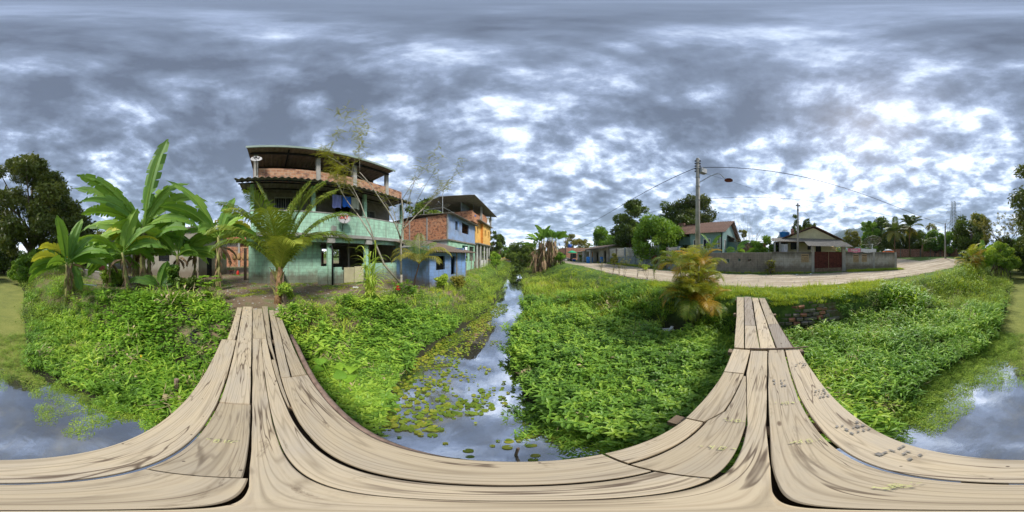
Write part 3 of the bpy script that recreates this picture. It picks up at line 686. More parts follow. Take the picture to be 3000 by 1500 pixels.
def mk_fine(n=110,r=.3,h=.38,s0=.05):
    mb=MB()
    for s in range(n):
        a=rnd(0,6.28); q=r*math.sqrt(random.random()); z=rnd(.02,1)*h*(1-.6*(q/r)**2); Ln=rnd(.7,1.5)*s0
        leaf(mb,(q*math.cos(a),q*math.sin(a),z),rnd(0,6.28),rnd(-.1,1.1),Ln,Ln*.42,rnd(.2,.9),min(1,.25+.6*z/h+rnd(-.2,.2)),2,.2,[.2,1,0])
    return mb
def mk_pad():
    mb=MB(); r=1; n=12; vs=[(0,0,0)]+[(r*math.cos(t),r*math.sin(t),.06*math.sin(2*t)+.03) for t in [R(12+336*j/n) for j in range(n+1)]]
    mb.add(vs,[(0,j+1,j+2) for j in range(n)],rnd(.2,.9)); return mb
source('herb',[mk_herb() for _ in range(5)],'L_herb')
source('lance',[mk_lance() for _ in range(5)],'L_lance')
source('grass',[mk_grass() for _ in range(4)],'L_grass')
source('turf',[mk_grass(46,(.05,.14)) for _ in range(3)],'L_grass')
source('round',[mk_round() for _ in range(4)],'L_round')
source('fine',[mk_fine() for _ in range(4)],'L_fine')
source('pad',[mk_pad() for _ in range(4)],'L_lily')
def mk_dry():
    mb=MB()
    for s in range(16):
        a=rnd(0,6.28); q=.14*math.sqrt(random.random()); leaf(mb,(q*math.cos(a),q*math.sin(a),rnd(.0,.15)),rnd(0,6.28),rnd(.1,1.4),rnd(.2,.42),.012,rnd(.2,1.6),.5,3,.3,[.7,1,.7,0])
    for s in range(5): leaf(mb,(rnd(-.12,.12),rnd(-.12,.12),rnd(.1,.35)),rnd(0,6.28),rnd(-.5,.5),rnd(.06,.12),.035,.6,.5)
    return mb
def mk_stone():
    mb=MB(); n=7; pr=[(0,-.35),(.7,-.25),(1,.0),(.75,.4),(.25,.55)]
    vs=[];fs=[]
    for r_,z_ in pr:
        for j in range(n): t_=2*PI*j/n; k_=rnd(.75,1.2); vs.append((r_*k_*math.cos(t_),r_*k_*math.sin(t_),z_*rnd(.8,1.2)))
    for i in range(len(pr)-1):
        for j in range(n): fs.append((i*n+j,i*n+(j+1)%n,(i+1)*n+(j+1)%n,(i+1)*n+j))
    fs.append(tuple(range((len(pr)-1)*n,len(pr)*n))); mb.add(vs,fs); return mb
source('dry',[mk_dry() for _ in range(4)],'straw')
source('stone',[mk_stone() for _ in range(4)],'concrete')
source('duck',[mk_fine(60,.2,.02,.02)],'L_duck')
def scatter(name,label,kind,pts,cat=None):
    """pts: x,y,z,rx,ry,rz,scale ; one 'stuff' object built by instancing on points"""
    c,nv=SRC[kind]; a=np.array(pts,dtype=np.float32)
    me=bpy.data.meshes.new(name); me.vertices.add(len(a)); me.vertices.foreach_set('co',a[:,:3].ravel())
    at=me.attributes.new('rot','FLOAT_VECTOR','POINT'); at.data.foreach_set('vector',a[:,3:6].ravel())
    at=me.attributes.new('sc','FLOAT','POINT'); at.data.foreach_set('value',a[:,6].copy())
    ob=bpy.data.objects.new(name,me); COL.objects.link(ob); tag(ob,label,cat,kind='stuff')
    ng=bpy.data.node_groups.new(name,'GeometryNodeTree'); ng.interface.new_socket('Geometry',in_out='INPUT',socket_type='NodeSocketGeometry'); ng.interface.new_socket('Geometry',in_out='OUTPUT',socket_type='NodeSocketGeometry')
    gi=ng.nodes.new('NodeGroupInput'); go=ng.nodes.new('NodeGroupOutput'); ip_=ng.nodes.new('GeometryNodeInstanceOnPoints'); ci=ng.nodes.new('GeometryNodeCollectionInfo')
    ci.inputs[0].default_value=c; ci.inputs[1].default_value=True; ci.inputs[2].default_value=True
    ng.links.new(gi.outputs[0],ip_.inputs['Points']); ng.links.new(ci.outputs[0],ip_.inputs['Instance']); ip_.inputs['Pick Instance'].default_value=True
    ri=ng.nodes.new('FunctionNodeRandomValue'); ri.data_type='INT'; ri.inputs[4].default_value=0; ri.inputs[5].default_value=nv-1
    ng.links.new(ri.outputs[2],ip_.inputs['Instance Index'])
    nr=ng.nodes.new('GeometryNodeInputNamedAttribute'); nr.data_type='FLOAT_VECTOR'; nr.inputs[0].default_value='rot'
    ns=ng.nodes.new('GeometryNodeInputNamedAttribute'); ns.data_type='FLOAT'; ns.inputs[0].default_value='sc'
    er=ng.nodes.new('FunctionNodeEulerToRotation'); ng.links.new(nr.outputs[0],er.inputs[0]); ng.links.new(er.outputs[0],ip_.inputs['Rotation']); ng.links.new(ns.outputs[0],ip_.inputs['Scale'])
    ng.links.new(ip_.outputs[0],go.inputs[0]); md=ob.modifiers.new('scatter','NODES'); md.node_group=ng
    return ob
# ---------------------------------------------------------------- ground cover layout
P={k:[] for k in ('herbL','herbR','lance','grass','turf','round','fineL','fineR','fineBR','far')}
def gauss(x,y,cx,cy,r): return math.exp(-((x-cx)**2+(y-cy)**2)/(2*r*r))
MOUNDS=[(3.7,9.2,1.0,.8),(4.9,5.4,.7,.75),(1.2,12.5,1.1,.5),(5.6,-6.2,1.2,.7),(5.2,-10.5,1.3,.8),(3.8,-13.5,1.4,.7),(-1.9,-7.2,.8,.5),(-3.6,2.0,.6,.5),(-2.6,3.6,.7,.4),(-2.6,10.5,1,.5),(-3.4,-2.8,.5,.5),(6.2,-15,1.6,1.0),(-4.6,-3.0,.5,.8)]
def place(x,y,base,sc,tilt=.2): return (x,y,base,rnd(-tilt,tilt),rnd(-tilt,tilt),rnd(0,6.28),sc)
bands=[(.55,3.2,.125,.82),(3.2,6,.17,.95),(6,11,.26,1.2),(11,20,.42,1.7),(20,38,.8,2.8),(38,62,1.5,4.4)]
for (r0,r1,sp_,sc0) in bands:
    n=int(min(r1,9.4)/sp_)+1; m2=int(r1/sp_)+1
    for i in range(-n,n+1):
        for j in range(-m2,m2+1):
            x=(i+rnd(-.5,.5))*sp_; y=(j+rnd(-.5,.5))*sp_; r=math.hypot(x,y)
            if not r0<=r<r1: continue
            l,rr=xl(y)+.10*vn(x,y,3,1),xr(y)-.02+.13*vn(x,y,3,5); z=gz(x,y)
            if l<x<rr: continue
            # bridge corridor
            yo=0 if x<2.4 else (x-2.4)*.17
            if z>-.75 and abs(y-yo)<.72 and x<6.35: continue
            mound=1+sum(a*gauss(x,y,cx,cy,q) for cx,cy,q,a in MOUNDS); vary=rnd(.75,1.2)*(1+.35*vn(x,y,1.1,8))
            base=max(z-.03,WZ-.02); s=sc0*vary*mound
            if abs(y-yo)<1.0 and x>-3.4: s=min(s,.9 if z<-.9 else .5)
            if x<0:
                yard=ltop(y)-(-.15+.5*vn(x,y,.8,4)) # plateau edge; beyond it bare dirt
                if x<yard-.3 and y>-1.2:
                    if random.random()<(.10 if x<yard-1 else .35)*(sp_/.2)**.0*.8 and x>-6.5 and r<12: P['grass' if random.random()<.5 else 'fineL'].append(place(x,y,base,.55*sc0*rnd(.5,1)))
                    continue
                if x<yard-1.0 and y<=-1.2 and not(x<-3 and y<-11):
                    if random.random()<.16: P['fineL'].append(place(x,y,base,.6*sc0)); 
                    continue
                if y>0:
                    if r>15: P['far'].append(place(x,y,base,s*.8)) 
                    elif y>6: P['fineL' if vn(x,y,.7,2)<.25 else 'grass'].append(place(x,y,base,s*.85))
                    elif z<-.72 or vn(x,y,.9,6)>.1: P['herbL'].append(place(x,y,base,s*1.05))
                    else: P[random.choice(('round','fineL','grass','fineL'))].append(place(x,y,base,s*.95))
                else:
                    if r>16: P['far'].append(place(x,y,base,s*.8))
                    elif y<-6: P['fineL' if vn(x,y,.6,3)<.2 else 'lance'].append(place(x,y,base,s*.95))
                    elif x>-1.75 and y>-2.1: P['herbL'].append(place(x,y,base,s*.9))
                    elif vn(x,y,.55,1)+(-x-2.6)*.45>-.05: P['round' if random.random()<.75 else 'lance'].append(place(x,y,base,s*1.05))
                    else: P['lance'].append(place(x,y,base,s))
            else:
                if x>ip(y,RY,RA)-.15+.15*vn(x,y,2,2): continue
                edge=rtop(y)-.2
                if x>edge:
                    if abs(y)<6.5:
                        bare=vn(x,y,1.1,7)+.2*rnd(-1,1)
                        if gauss(x,y,4.6,3.2,.7)>.5: continue
                        if bare<.42: P['turf' if random.random()<.72 else 'grass'].append(place(x,y,base,sc0*vary*.95))
                        for _ in range(3): P['turf'].append(place(x+rnd(-.12,.12),y+rnd(-.12,.12),base,sc0*vary*1.15))
                    elif r<17: P[random.choice(('grass','fineR','turf','turf'))].append(place(x,y,base,sc0*vary*.52))
                    else: P['far'].append(place(x,y,base,sc0*vary*.30))
                    continue
                s*=1-.45*ss((x-4.6)/2.2)*(1 if y>3 or y<-4 else .4)
                if gauss(x,y,4.75,2.9,.55)>.45: continue     # sandy bare slope under the palm
                if 5.15<x<6.3 and -2.6<y<-.3: continue       # the brick bank
                if z>-.6 and abs(y)<4 and random.random()<.4: 
                    P['turf'].append(place(x,y,base,sc0*1.2)); continue
                if y>0:
                    if r>19: P['far'].append(place(x,y,base,s*.55))
                    elif r>9.5: P['grass' if vn(x,y,.5,5)>-.1 else 'fineR'].append(place(x,y,base,s*.85))
                    elif r>5.6 and vn(x,y,.6,2)>-.2 : P['grass' if random.random()<.55 else 'lance'].append(place(x,y,base,s))
                    elif vn(x,y,.5,9)+ (x-2.2)*.25 >.28: P['lance'].append(place(x,y,base,s*1.05))
                    else: P['herbR'].append(place(x,y,base,s*1.12))
                else:
                    if r>18: P['far'].append(place(x,y,base,s*.75))
                    elif r>8.5: P['fineBR' if random.random()<.7 else 'grass'].append(place(x,y,base,s*.95))
                    elif vn(x,y,.6,4)>.35: P['fineBR'].append(place(x,y,base,s))
                    else: P['lance'].append(place(x,y,base,s*1.15))
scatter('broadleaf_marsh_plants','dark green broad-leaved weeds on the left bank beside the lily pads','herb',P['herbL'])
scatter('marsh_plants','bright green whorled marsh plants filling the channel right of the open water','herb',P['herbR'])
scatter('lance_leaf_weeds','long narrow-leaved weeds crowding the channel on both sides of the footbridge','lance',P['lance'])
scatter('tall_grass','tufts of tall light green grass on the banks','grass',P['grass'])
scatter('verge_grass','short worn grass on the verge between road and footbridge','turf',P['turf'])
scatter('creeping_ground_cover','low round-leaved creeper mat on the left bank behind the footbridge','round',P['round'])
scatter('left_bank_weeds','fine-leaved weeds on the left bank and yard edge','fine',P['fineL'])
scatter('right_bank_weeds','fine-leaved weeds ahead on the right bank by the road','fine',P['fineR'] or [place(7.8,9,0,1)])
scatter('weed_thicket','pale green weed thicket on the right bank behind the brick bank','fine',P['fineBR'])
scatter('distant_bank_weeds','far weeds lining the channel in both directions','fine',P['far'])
dry=[]
for k_ in ('herbL','herbR','lance','round','fineL','fineBR','grass'):
    for q in P[k_]:
        r_=math.hypot(q[0],q[1])
        if random.random()<(.10 if vn(q[0],q[1],1.4,21)>.25 else .025): dry.append((q[0],q[1],q[2]+.10*q[6],rnd(-.4,.4),rnd(-.4,.4),rnd(0,6.28),q[6]*rnd(.8,1.15)))
scatter('dead_stems','dry brown stems and leaves standing among the green weeds','dry',dry)
st_=[]
for _ in range(1500):
    y=rnd(-14,30); a_=ip(y,RY,RA); b_=ip(y,RY,RB); f_=random.choice((rnd(-.04,.08),rnd(.9,1.04),rnd(0,1))); x=a_+(b_-a_)*f_; st_.append((x,y,gz(x,y)+.02,0,0,rnd(0,6.28),rnd(.012,.05)))
for _ in range(700):
    x=rnd(-12,-4.6); y=rnd(-2.4,9); st_.append((x,y,gz(x,y)+.0,0,0,rnd(0,6.28),rnd(.010,.045)))
scatter('stones','small stones and rubble bits on the road and the yard','stone',st_)
wf=[]
for _ in range(520):
    u=rnd(0,1); y=-7.7-6.4*u; wf.append(place(14.75-1.3*u+rnd(-.75,.1),y,gz(14.5,y)-.01,rnd(.6,1.1)))
for _ in range(170):
    y=rnd(-4,9); wf.append(place(15.1+rnd(-.25,.0),y,gz(15,y)-.01,rnd(.4,.8)))
for _ in range(200):
    y=rnd(12.8,23.5); wf.append(place(15.9+rnd(-.5,.0),y,gz(15.9,y)-.01,rnd(.6,1.2)))
scatter('wall_foot_grass','ragged grass and weeds along the foot of the roadside walls','grass',wf)
wf=[]
for _ in range(900):
    x=rnd(-9.5,-4.6); y=rnd(-1.0,9.5)
    if x>-5.2 and abs(y)<.8: continue
    if vn(x,y,1.3,11)>.15: wf.append(place(x,y,gz(x,y)-.01,rnd(.4,.9)))
scatter('yard_weeds','sparse tufts of grass on the bare earth yard','turf',wf)
# lily pads
lp=[]
for _ in range(5200):
    y=rnd(.75,9.5)**1.0; w_=xr(y)-xl(y); x=xl(y)-.1+w_*(random.random()**1.5)*(.95 if y<5 else .6)
    if vn(x,y,1.6,3)+.25*rnd(-1,1)<(-.35 if x<xl(y)+w_*.45 else .25): continue
    if y<1.2 and random.random()<.6: continue
    s=rnd(.016,.042)*(1.2 if y<2.3 else 1)
    lp.append((x,y,WZ+rnd(.006,.05),rnd(-.22,.22),rnd(-.22,.22),rnd(0,6.28),s))
scatter('lily_pads','round floating leaves on the water in front of the footbridge','pad',lp)
# duckweed skin on the back reach of the channel
V=[];F=[]
def ducks(y0,y1,st):
    for j in range(int((y1-y0)/st)):
        y=y0+j*st; l,r=xl(y)-.3,xr(y)+.3
        for i in range(int((r-l)/st)):
            x=l+i*st
            dens=ss((-y-2.5)/1.9)*1.25+.42*vn(x,y,1.3,6)+.25*ss((x-.55)/.5)*ss((-y-1.6)/.8)-(.35 if (-.1<x<.9 and y>-5.5) else 0)+rnd(-.16,.16)
            if dens<.42: continue
            b=len(V); V.extend([(x,y,WZ+.006),(x+st,y,WZ+.006),(x+st,y+st,WZ+.006),(x,y+st,WZ+.006)]); F.append((b,b+1,b+2,b+3))
ducks(-5,-1.2,.035); ducks(-9,-5,.06); ducks(-20,-9,.2); ducks(-74,-20,.8)
m,t,b,o=newmat('duckweed_skin'); p=pos(t)
c=ramp(t,noise(t,p,.9,9,.72),[(.3,(.10,.125,.025)),(.5,(.19,.21,.04)),(.7,(.27,.27,.065))])
c=mixc(t,ramp(t,noise(t,p,26,4,.8),[(.45,(0,0,0)),(.6,(.6,)*3)]),c,(.33,.35,.11)); L(t,c,b.inputs['Base Color']); b.inputs['Roughness'].default_value=.85; bump(t,b,noise(t,p,40,3),.4,.01)
M['duckskin']=m
tag(npmesh('duckweed',V,F,'duckskin'),'olive green duckweed skin covering the channel behind the viewer',None,kind='stuff')
# floating grass-like weed bits on the back right water
fl=[]
for _ in range(1500):
    y=-rnd(1.3,5.5); x=xr(y)-abs(random.gauss(0,.35)) if random.random()<.62 else rnd(xl(y),xr(y))
    if -.5<x<.75 and y>-2.7: continue
    fl.append((x,y,WZ-.01,rnd(-.3,.3),rnd(-.3,.3),rnd(0,6.28),rnd(.25,.5)))
scatter('floating_weed','small weeds floating on the algae-covered water','fine',fl)
fl=[]
for _ in range(190):
    y=rnd(.6,2.1) if random.random()<.55 else -rnd(1.0,1.9); x=(xr(y)-abs(random.gauss(0,.22))) if y>0 else (xl(y)+abs(random.gauss(0,.2)) if random.random()<.6 else xr(y)-abs(random.gauss(0,.2)))
    fl.append((x,y,WZ-.02,rnd(-.3,.3),rnd(-.3,.3),rnd(0,6.28),rnd(.35,.6)))
scatter('trailing_water_weed','straggling weed stems trailing in the open water by the footbridge','lance',fl)

# ================================================================ big green house, left bank
# local frame: u along the channel, v = depth away from it (0 = balcony face), z up
def HF(o_,d): return frame(o_,d)
nx_,ny_=-.996,.087
D0=8.25
FG=Matrix(((.087,nx_,0,D0*nx_),(.996,ny_,0,D0*ny_),(0,0,1,0),(0,0,0,1)))   # u=s, v=D-8.25
def G(): return MB(FG)
def g2w(u,v,z): return FG@Vector((u,v,z))
gh=thing('green_house','three-storey mint green house with brick roof terrace and corrugated awnings',"house",g2w(3.5,3,0))
# ground floor
mb=G(); mb.wall(-1.1,3.0,1.1,1.25,-.1,2.4); mb.box(-1.25,-1.1,1.1,6,-.1,2.4)
gw=part(mb,'wall','green',gh)
mb=G(); mb.box(3.38,4.05,.35,.47,-.1,.95); mb.box(4.05,4.15,.35,.47,-.1,.78); mb.box(2.62,3.38,.36,.48,-.1,1.02); mb.box(5.55,8.75,.36,.5,-.1,1.12)
part(mb,'low_wall','green',gh)
mb=G(); mb.box(4.17,4.83,.30,.335,.02,.93); mb.box(4.87,5.52,.31,.345,.0,.97); part(mb,'board_panel','cream',gh,label='beige boards closing the gap in the low wall')
for u in (3.24,5.72,8.55):
    mb=G(); mb.box(u-.11,u+.11,.22,.44,-.1,2.32); part(mb,'post','green',gh)
for u in (3.24,5.72):
    mb=G(); mb.box(u-.22,u+.22,-.05,.5,2.32,2.58); part(mb,'bracket','concrete',gh)
mb=G(); mb.box(-1.25,8.95,.16,.34,2.36,2.615); part(mb,'beam','green',gh)
mb=G(); mb.box(-1.35,9.0,-.10,6.3,2.62,2.80); part(mb,'balcony_slab','concrete',gh)
mb=G(); mb.tube([g for g in [(3.34,.05,-.05),(3.34,.05,1.95),(3.31,.10,2.12),(3.15,.5,2.16),(2.95,1.0,2.18)]],.055,8); part(mb,'drain_pipe','black',gh,True)
for (a,b_) in ((5.1,1.6),(6.8,1.6),(4.4,2.9)): mb=G(); mb.box(a,a+.12,b_,b_+.12,0,2.6); part(mb,'inner_post','interior',gh)
mb=G(); mb.wall(-1.1,8.8,5.9,6.05,0,2.6,[(4.2,5.3,.9,2.25),(5.7,6.4,.9,2.2)]); mb.box(8.7,8.85,.6,6,0,2.6); mb.box(3.0,3.12,1.25,5.9,0,2.6); part(mb,'inner_wall','interior',gh)
mb=G(); mb.corr(4.0,5.4,7.6,.2,7.6,2.1,.12,.015); part(mb,'sheet_metal_door','redrust',gh)
mb=G(); mb.box(3.1,8.7,.5,5.9,-.06,.05); part(mb,'floor','interior',gh)
# parapet of the balcony
mb=G(); mb.box(-1.0,8.8,0,.13,2.80,3.95); mb.box(-1.0,-.87,.13,1.4,2.8,3.95); mb.box(8.67,8.8,.13,1.5,2.8,3.95); part(mb,'balcony_parapet','green',gh)
mb=G(); mb.box(-1.06,8.86,-.025,.16,3.95,4.0); part(mb,'parapet_cap','concrete',gh)
mb=G(); mb.obox((3.32,-.12,3.02),(.24,.2,.42),0,R(12)); part(mb,'loose_block','concrete',gh)
# first floor
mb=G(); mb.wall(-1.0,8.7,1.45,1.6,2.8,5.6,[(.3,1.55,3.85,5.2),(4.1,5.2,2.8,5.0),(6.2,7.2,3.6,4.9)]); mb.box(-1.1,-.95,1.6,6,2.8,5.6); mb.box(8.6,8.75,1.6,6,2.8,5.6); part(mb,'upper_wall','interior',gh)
mb=G(); mb.box(-.9,8.5,2.3,2.4,2.8,5.6); part(mb,'dark_inner_wall','room_shade',gh)  # black sheet paints the room's shade behind the openings
for a,b_,c_,d_ in ((.3,1.55,3.85,5.2),(6.2,7.2,3.6,4.9)):
    mb=G(); mb.box(a-.06,b_+.06,1.40,1.45,d_,d_+.07); mb.box(a-.06,b_+.06,1.40,1.45,c_-.07,c_); mb.box(a-.07,a,1.40,1.45,c_,d_); mb.box(b_,b_+.07,1.40,1.45,c_,d_); mb.box((a+b_)/2-.02,(a+b_)/2+.02,1.41,1.47,c_,d_)
    for k in range(9): q=a+(b_-a)*(k+.5)/9; mb.box(q-.008,q+.008,1.43,1.45,c_,d_)
    wd=part(mb,'window','concrete',gh)
    mb=G(); mb.box(a,b_,1.52,1.54,c_,d_); o_=mb.build('pane','glass'); o_.parent=wd
for u in (-.92,2.25,5.46,8.68):
    mb=G(); mb.box(u-.10,u+.10,-.01,.2,4.0,5.52); part(mb,'balcony_column','green',gh)
# awning between the floors
mb=G(); mb.corr(-1.65,8.75,-.98,5.42,-.02,5.66,.30,.042,.01,jag=.04); part(mb,'awning','roofsheet',gh)
mb=G(); mb.corr(-1.6,8.7,.0,5.60,1.6,5.64,.30,.03,.01); part(mb,'awning','roofsheet',gh)
for v,z in ((-.72,5.40),(-.15,5.54),(.7,5.54)):
    mb=G(); mb.box(-1.6,8.7,v-.03,v+.03,z-.06,z); part(mb,'purlin','black',gh)
# roof terrace
mb=G(); mb.box(-1.0,8.7,.13,6.1,5.69,5.80); part(mb,'terrace_slab','interior',gh)
mb=G(); mb.box(-.86,8.6,.0,.12,5.72,6.52); mb.box(-.86,-.74,.12,5.8,5.81,6.52); mb.box(-.86,7.2,5.8,5.92,5.81,6.52); part(mb,'terrace_parapet','brick',gh)
for u,v in ((-.72,-.03),(2.5,-.03),(4.7,-.03),(7.15,-.03),(-.72,5.75),(3.2,5.75),(7.1,5.75)):
    mb=G(); mb.box(u-.11,u+.11,v-.06,v+.16,5.72,7.56); part(mb,'roof_column','concrete',gh)
mb=G(); mb.corr(-1.1,7.25,-.65,7.62,5.4,7.74,.25,.03,.01); part(mb,'roof','roofsheet_brown',gh)
mb=G(); mb.box(-1.14,7.29,-.72,-.655,7.57,7.70); part(mb,'gutter','roofedge',gh)
for v,z in ((-.15,7.585),(1.6,7.625),(3.8,7.67)):
    mb=G(); mb.box(-1.0,7.2,v-.05,v+.05,z-.13,z-.03); part(mb,'purlin','black',gh)
for u in (.9,4.7):
    mb=G(); mb.add([(u-.04,-.5,7.50),(u+.04,-.5,7.50),(u+.04,5.3,7.58),(u-.04,5.3,7.58),(u-.04,-.5,7.57),(u+.04,-.5,7.57),(u+.04,5.3,7.65),(u-.04,5.3,7.65)],[(0,3,2,1),(4,5,6,7),(0,1,5,4),(1,2,6,5),(2,3,7,6),(3,0,4,7)]); part(mb,'rafter','black',gh)
# dishes
def text_ob(s_,size,mat,Mx,parent,name='lettering',ext=.002,font_off=0):
    cu=bpy.data.curves.new(name,'FONT'); cu.body=s_; cu.size=size; cu.extrude=ext; cu.align_x='CENTER'; cu.align_y='CENTER'; cu.offset=font_off
    o_=bpy.data.objects.new(name,cu); COL.objects.link(o_)
    dg=bpy.context.evaluated_depsgraph_get(); me=bpy.data.meshes.new_from_object(o_.evaluated_get(dg)); bpy.data.objects.remove(o_); 
    me.transform(Mx); me.materials.clear(); me.materials.append(M[mat]); ob=bpy.data.objects.new(name,me); COL.objects.link(ob)
    ob.parent=parent
    if parent is not None and parent.type=='EMPTY': ob.matrix_parent_inverse=Matrix.Translation(parent.location).inverted()
    return ob
M['dishgrey']=plain('grey_white_dish',(.50,.49,.49),.6,.1)
def dish(name,label,c,face,r,word,arm_to,col='redprint',size=.2):
    c=Vector(c); f=Vector(face).normalized(); rt=thing(name,label,'satellite dish',c)
    X=Vector((0,0,1)).cross(f).normalized(); Y=f.cross(X); Mx=Matrix.Translation(c)@Matrix(((X.x,Y.x,f.x,0),(X.y,Y.y,f.y,0),(X.z,Y.z,f.z,0),(0,0,0,1)))
    mb=MB(Mx); vs=[];fs=[];n=28;kk=6
    for sgn in (0,-.012):
        for i in range(kk+1):
            q=i/kk
            for j in range(n):
                t=2*PI*j/n; vs.append((r*q*math.cos(t),r*.88*q*math.sin(t),.17*r*q*q+sgn))
    for s_ in (0,1):
        o2=s_*(kk+1)*n
        for i in range(kk):
            for j in range(n):
                fs.append((o2+i*n+j,o2+i*n+(j+1)%n,o2+(i+1)*n+(j+1)%n,o2+(i+1)*n+j))
    for j in range(n): fs.append((kk*n+j,kk*n+(j+1)%n,(2*kk+1)*n+(j+1)%n,(2*kk+1)*n+j))
    mb.add(vs,fs); part(mb,'reflector','dishgrey',rt,True)
    mb=MB(Mx); mb.tube([(0,-r*.86,.14*r),(0,-r*.5,r*.8)],.012,6); mb.lathe((0,-r*.5,r*.8),[(.03,-.03),(.035,.05)],8); part(mb,'feed_arm','black',rt)
    mb=MB(); mb.tube([c-f*.03,c-f*.12,Vector(arm_to)],.02,6); part(mb,'bracket','black',rt)
    tx=text_ob(word,size,col,Mx@Matrix.Translation((0,.06,.045)),rt,ext=.004,font_off=.006)
    return rt
dish('satellite_dish','white oval satellite dish with red letters on the mint balcony parapet',g2w(3.85,-.33,3.66),(.93,-.30,.16),.36,'SKY',g2w(3.9,-.005,3.0),size=.28)
dish('satellite_dish','white satellite dish with dark letters on the left column of the roof terrace',g2w(-.66,-.48,6.86),(.92,-.05,.39),.28,'TV',g2w(-.68,-.09,6.0),'black',.26)
dish('satellite_dish','small pale dish low behind the left terrace column above the awning',g2w(-1.2,.9,6.25),(.3,-.9,.45),.3,' ',g2w(-.95,1.2,5.9),'black',.1)
# washing on the line
def cloth(name,label,cat,mat,Mx,u0,u1,v,z0,z1,grp=None,fold=True):
    mb=MB(Mx); n=14;k=8;vs=[];fs=[]
    for s_ in (0,.006):
        for i in range(n+1):
            for j in range(k+1):
                u=u0+(u1-u0)*i/n; z=z1+(z0-z1)*j/k; w_=.035*math.sin(i*1.1+u0*7)*(.3+.7*j/k)
                vs.append((u+.015*math.sin(j+u0*3)*j/k,v+w_+s_,z-.03*math.sin(PI*i/n)*(1 if j==0 else .6)+.04*math.sin(i*.5+u0)*(j/k)))
    m_=(n+1)*(k+1)
    for i in range(n):
        for j in range(k):
            a=i*(k+1)+j; fs+= [(a,a+1,a+k+2,a+k+1),(m_+a,m_+a+k+1,m_+a+k+2,m_+a+1)]
    mb.add(vs,fs); return tag(mb.build(name,mat,None,True),label,cat,grp)
M['lilaccloth']=plain('lilac_blue_cloth',(.25,.28,.62),.9,.15); M['navycloth']=plain('bright_blue_cloth',(.03,.16,.70),.9,.1); M['beigecloth']=plain('greyish_cloth',(.48,.50,.42),.9,.1)
mb=G(); mb.tube([(2.25,.05,5.28),(4.0,.04,5.15),(5.46,.05,5.25)],.008,5); tag(mb.build('clothes_line','black'),'washing line strung between the upper balcony columns','clothes line')
cloth('towel','lilac blue towel at the left end of the balcony washing line','towel','lilaccloth',FG,3.30,3.86,.0,4.35,5.17,'washing on the balcony')
cloth('towel','bright blue towel between the lilac and the grey washing','towel','navycloth',FG,3.93,4.45,.0,4.48,5.16,'washing on the balcony')
cloth('towel','greyish white towel right of the bright blue one on the balcony','towel','beigecloth',FG,4.5,5.02,.0,4.45,5.17,'washing on the balcony')
mb=G(); mb.box(-.0,.75,.55,1.02,-.02,.72); cr=mb.build('wooden_chest','wood'); tag(cr,'plank-sided chest standing against the mint green wall','chest')
for k in range(6):
    mb=G(); mb.box(-.01+k*.127,.11+k*.127,.535,.552,-.02,.725); o_=mb.build('board','wood'); o_.parent=cr
mb=G(); mb.tube([(-.1,.62,.98),(1.0,.62,.98)],.014,5); [mb.tube([(u,.62,.70 if 0<u<.8 else -.05),(u,.62,.98)],.012,5) for u in (-.08,.15,.4,.65,.98)]; tag(mb.build('rail','steel'),'thin rusty rail just above the plank chest','rail')

# ================================================================ unpainted render house, far left
A_=Vector((-10.4,-3.83)); B_=Vector((-13.0,-2.36))
lh=thing('render_house','low unpainted rendered house with flat roof behind the banana plants','house',(-13,-9,0))
dA=(Vector((-11.0,-16.8))-A_); LA=dA.length
FL=frame((A_.x,A_.y,0),(dA.x,dA.y))                    # u back along the yard wall, v toward the channel(+)
# v>0 is left of travel; travel is -Y so left is +X : use negative v for inside
mb=MB(FL); mb.wall(0,LA,-.16,0,-.1,3.45,[(2.35,3.35,1.2,2.35),(4.6,5.2,1.5,2.3),(8.9,10.0,1.3,2.3)]); part(mb,'wall','grey_house',lh)
dB=(B_-A_); LB=dB.length; FB=frame((A_.x,A_.y,0),(dB.x,dB.y))   # u toward the far corner; v left = inside(-Y side)
arch=[]
mb=MB(FB); mb.wall(.0,LB,0,.16,-.1,3.5,[(.78,1.32,.12,2.36)]); mb.box(-.02,.0,-.02,.16,-.1,3.5)
part(mb,'wall','grey_house',lh)
mb=MB(FB); # arch infill
vs=[];n=12
for i in range(n+1):
    t=PI*i/n; vs.append((1.05-.27*math.cos(t),2.1+.27*math.sin(t)))
for i in range(n):
    a,b_=vs[i],vs[i+1]; mb.add([(a[0],-.004,a[1]),(b_[0],-.004,b_[1]),(b_[0],-.004,2.42),(a[0],-.004,2.42),(a[0],.1,a[1]),(b_[0],.1,b_[1]),(b_[0],.1,2.42),(a[0],.1,2.42)],[(0,1,2,3),(7,6,5,4),(0,4,5,1),(3,2,6,7)])
part(mb,'door_arch','grey_house',lh)
mb=MB(FB); mb.box(.80,1.30,.10,.13,.12,2.36); dr=part(mb,'door','glass',lh)
mb=MB(FB)
for k in range(7): mb.box(.80+k*.08,.812+k*.08,.06,.075,.12,2.3)
for z in (.2,.55,.62,1.1,1.17,1.6,2.05): mb.box(.79,1.31,.055,.07,z,z+.02)
for z in (.85,1.4,1.85):
    for k in range(3): mb.tube([(.86+k*.18+.06*math.cos(t),.05,z+.08*math.sin(t)) for t in np.linspace(0,2*PI,9)],.007,4,cap=False)
o_=mb.build('door_grille','black'); o_.parent=dr
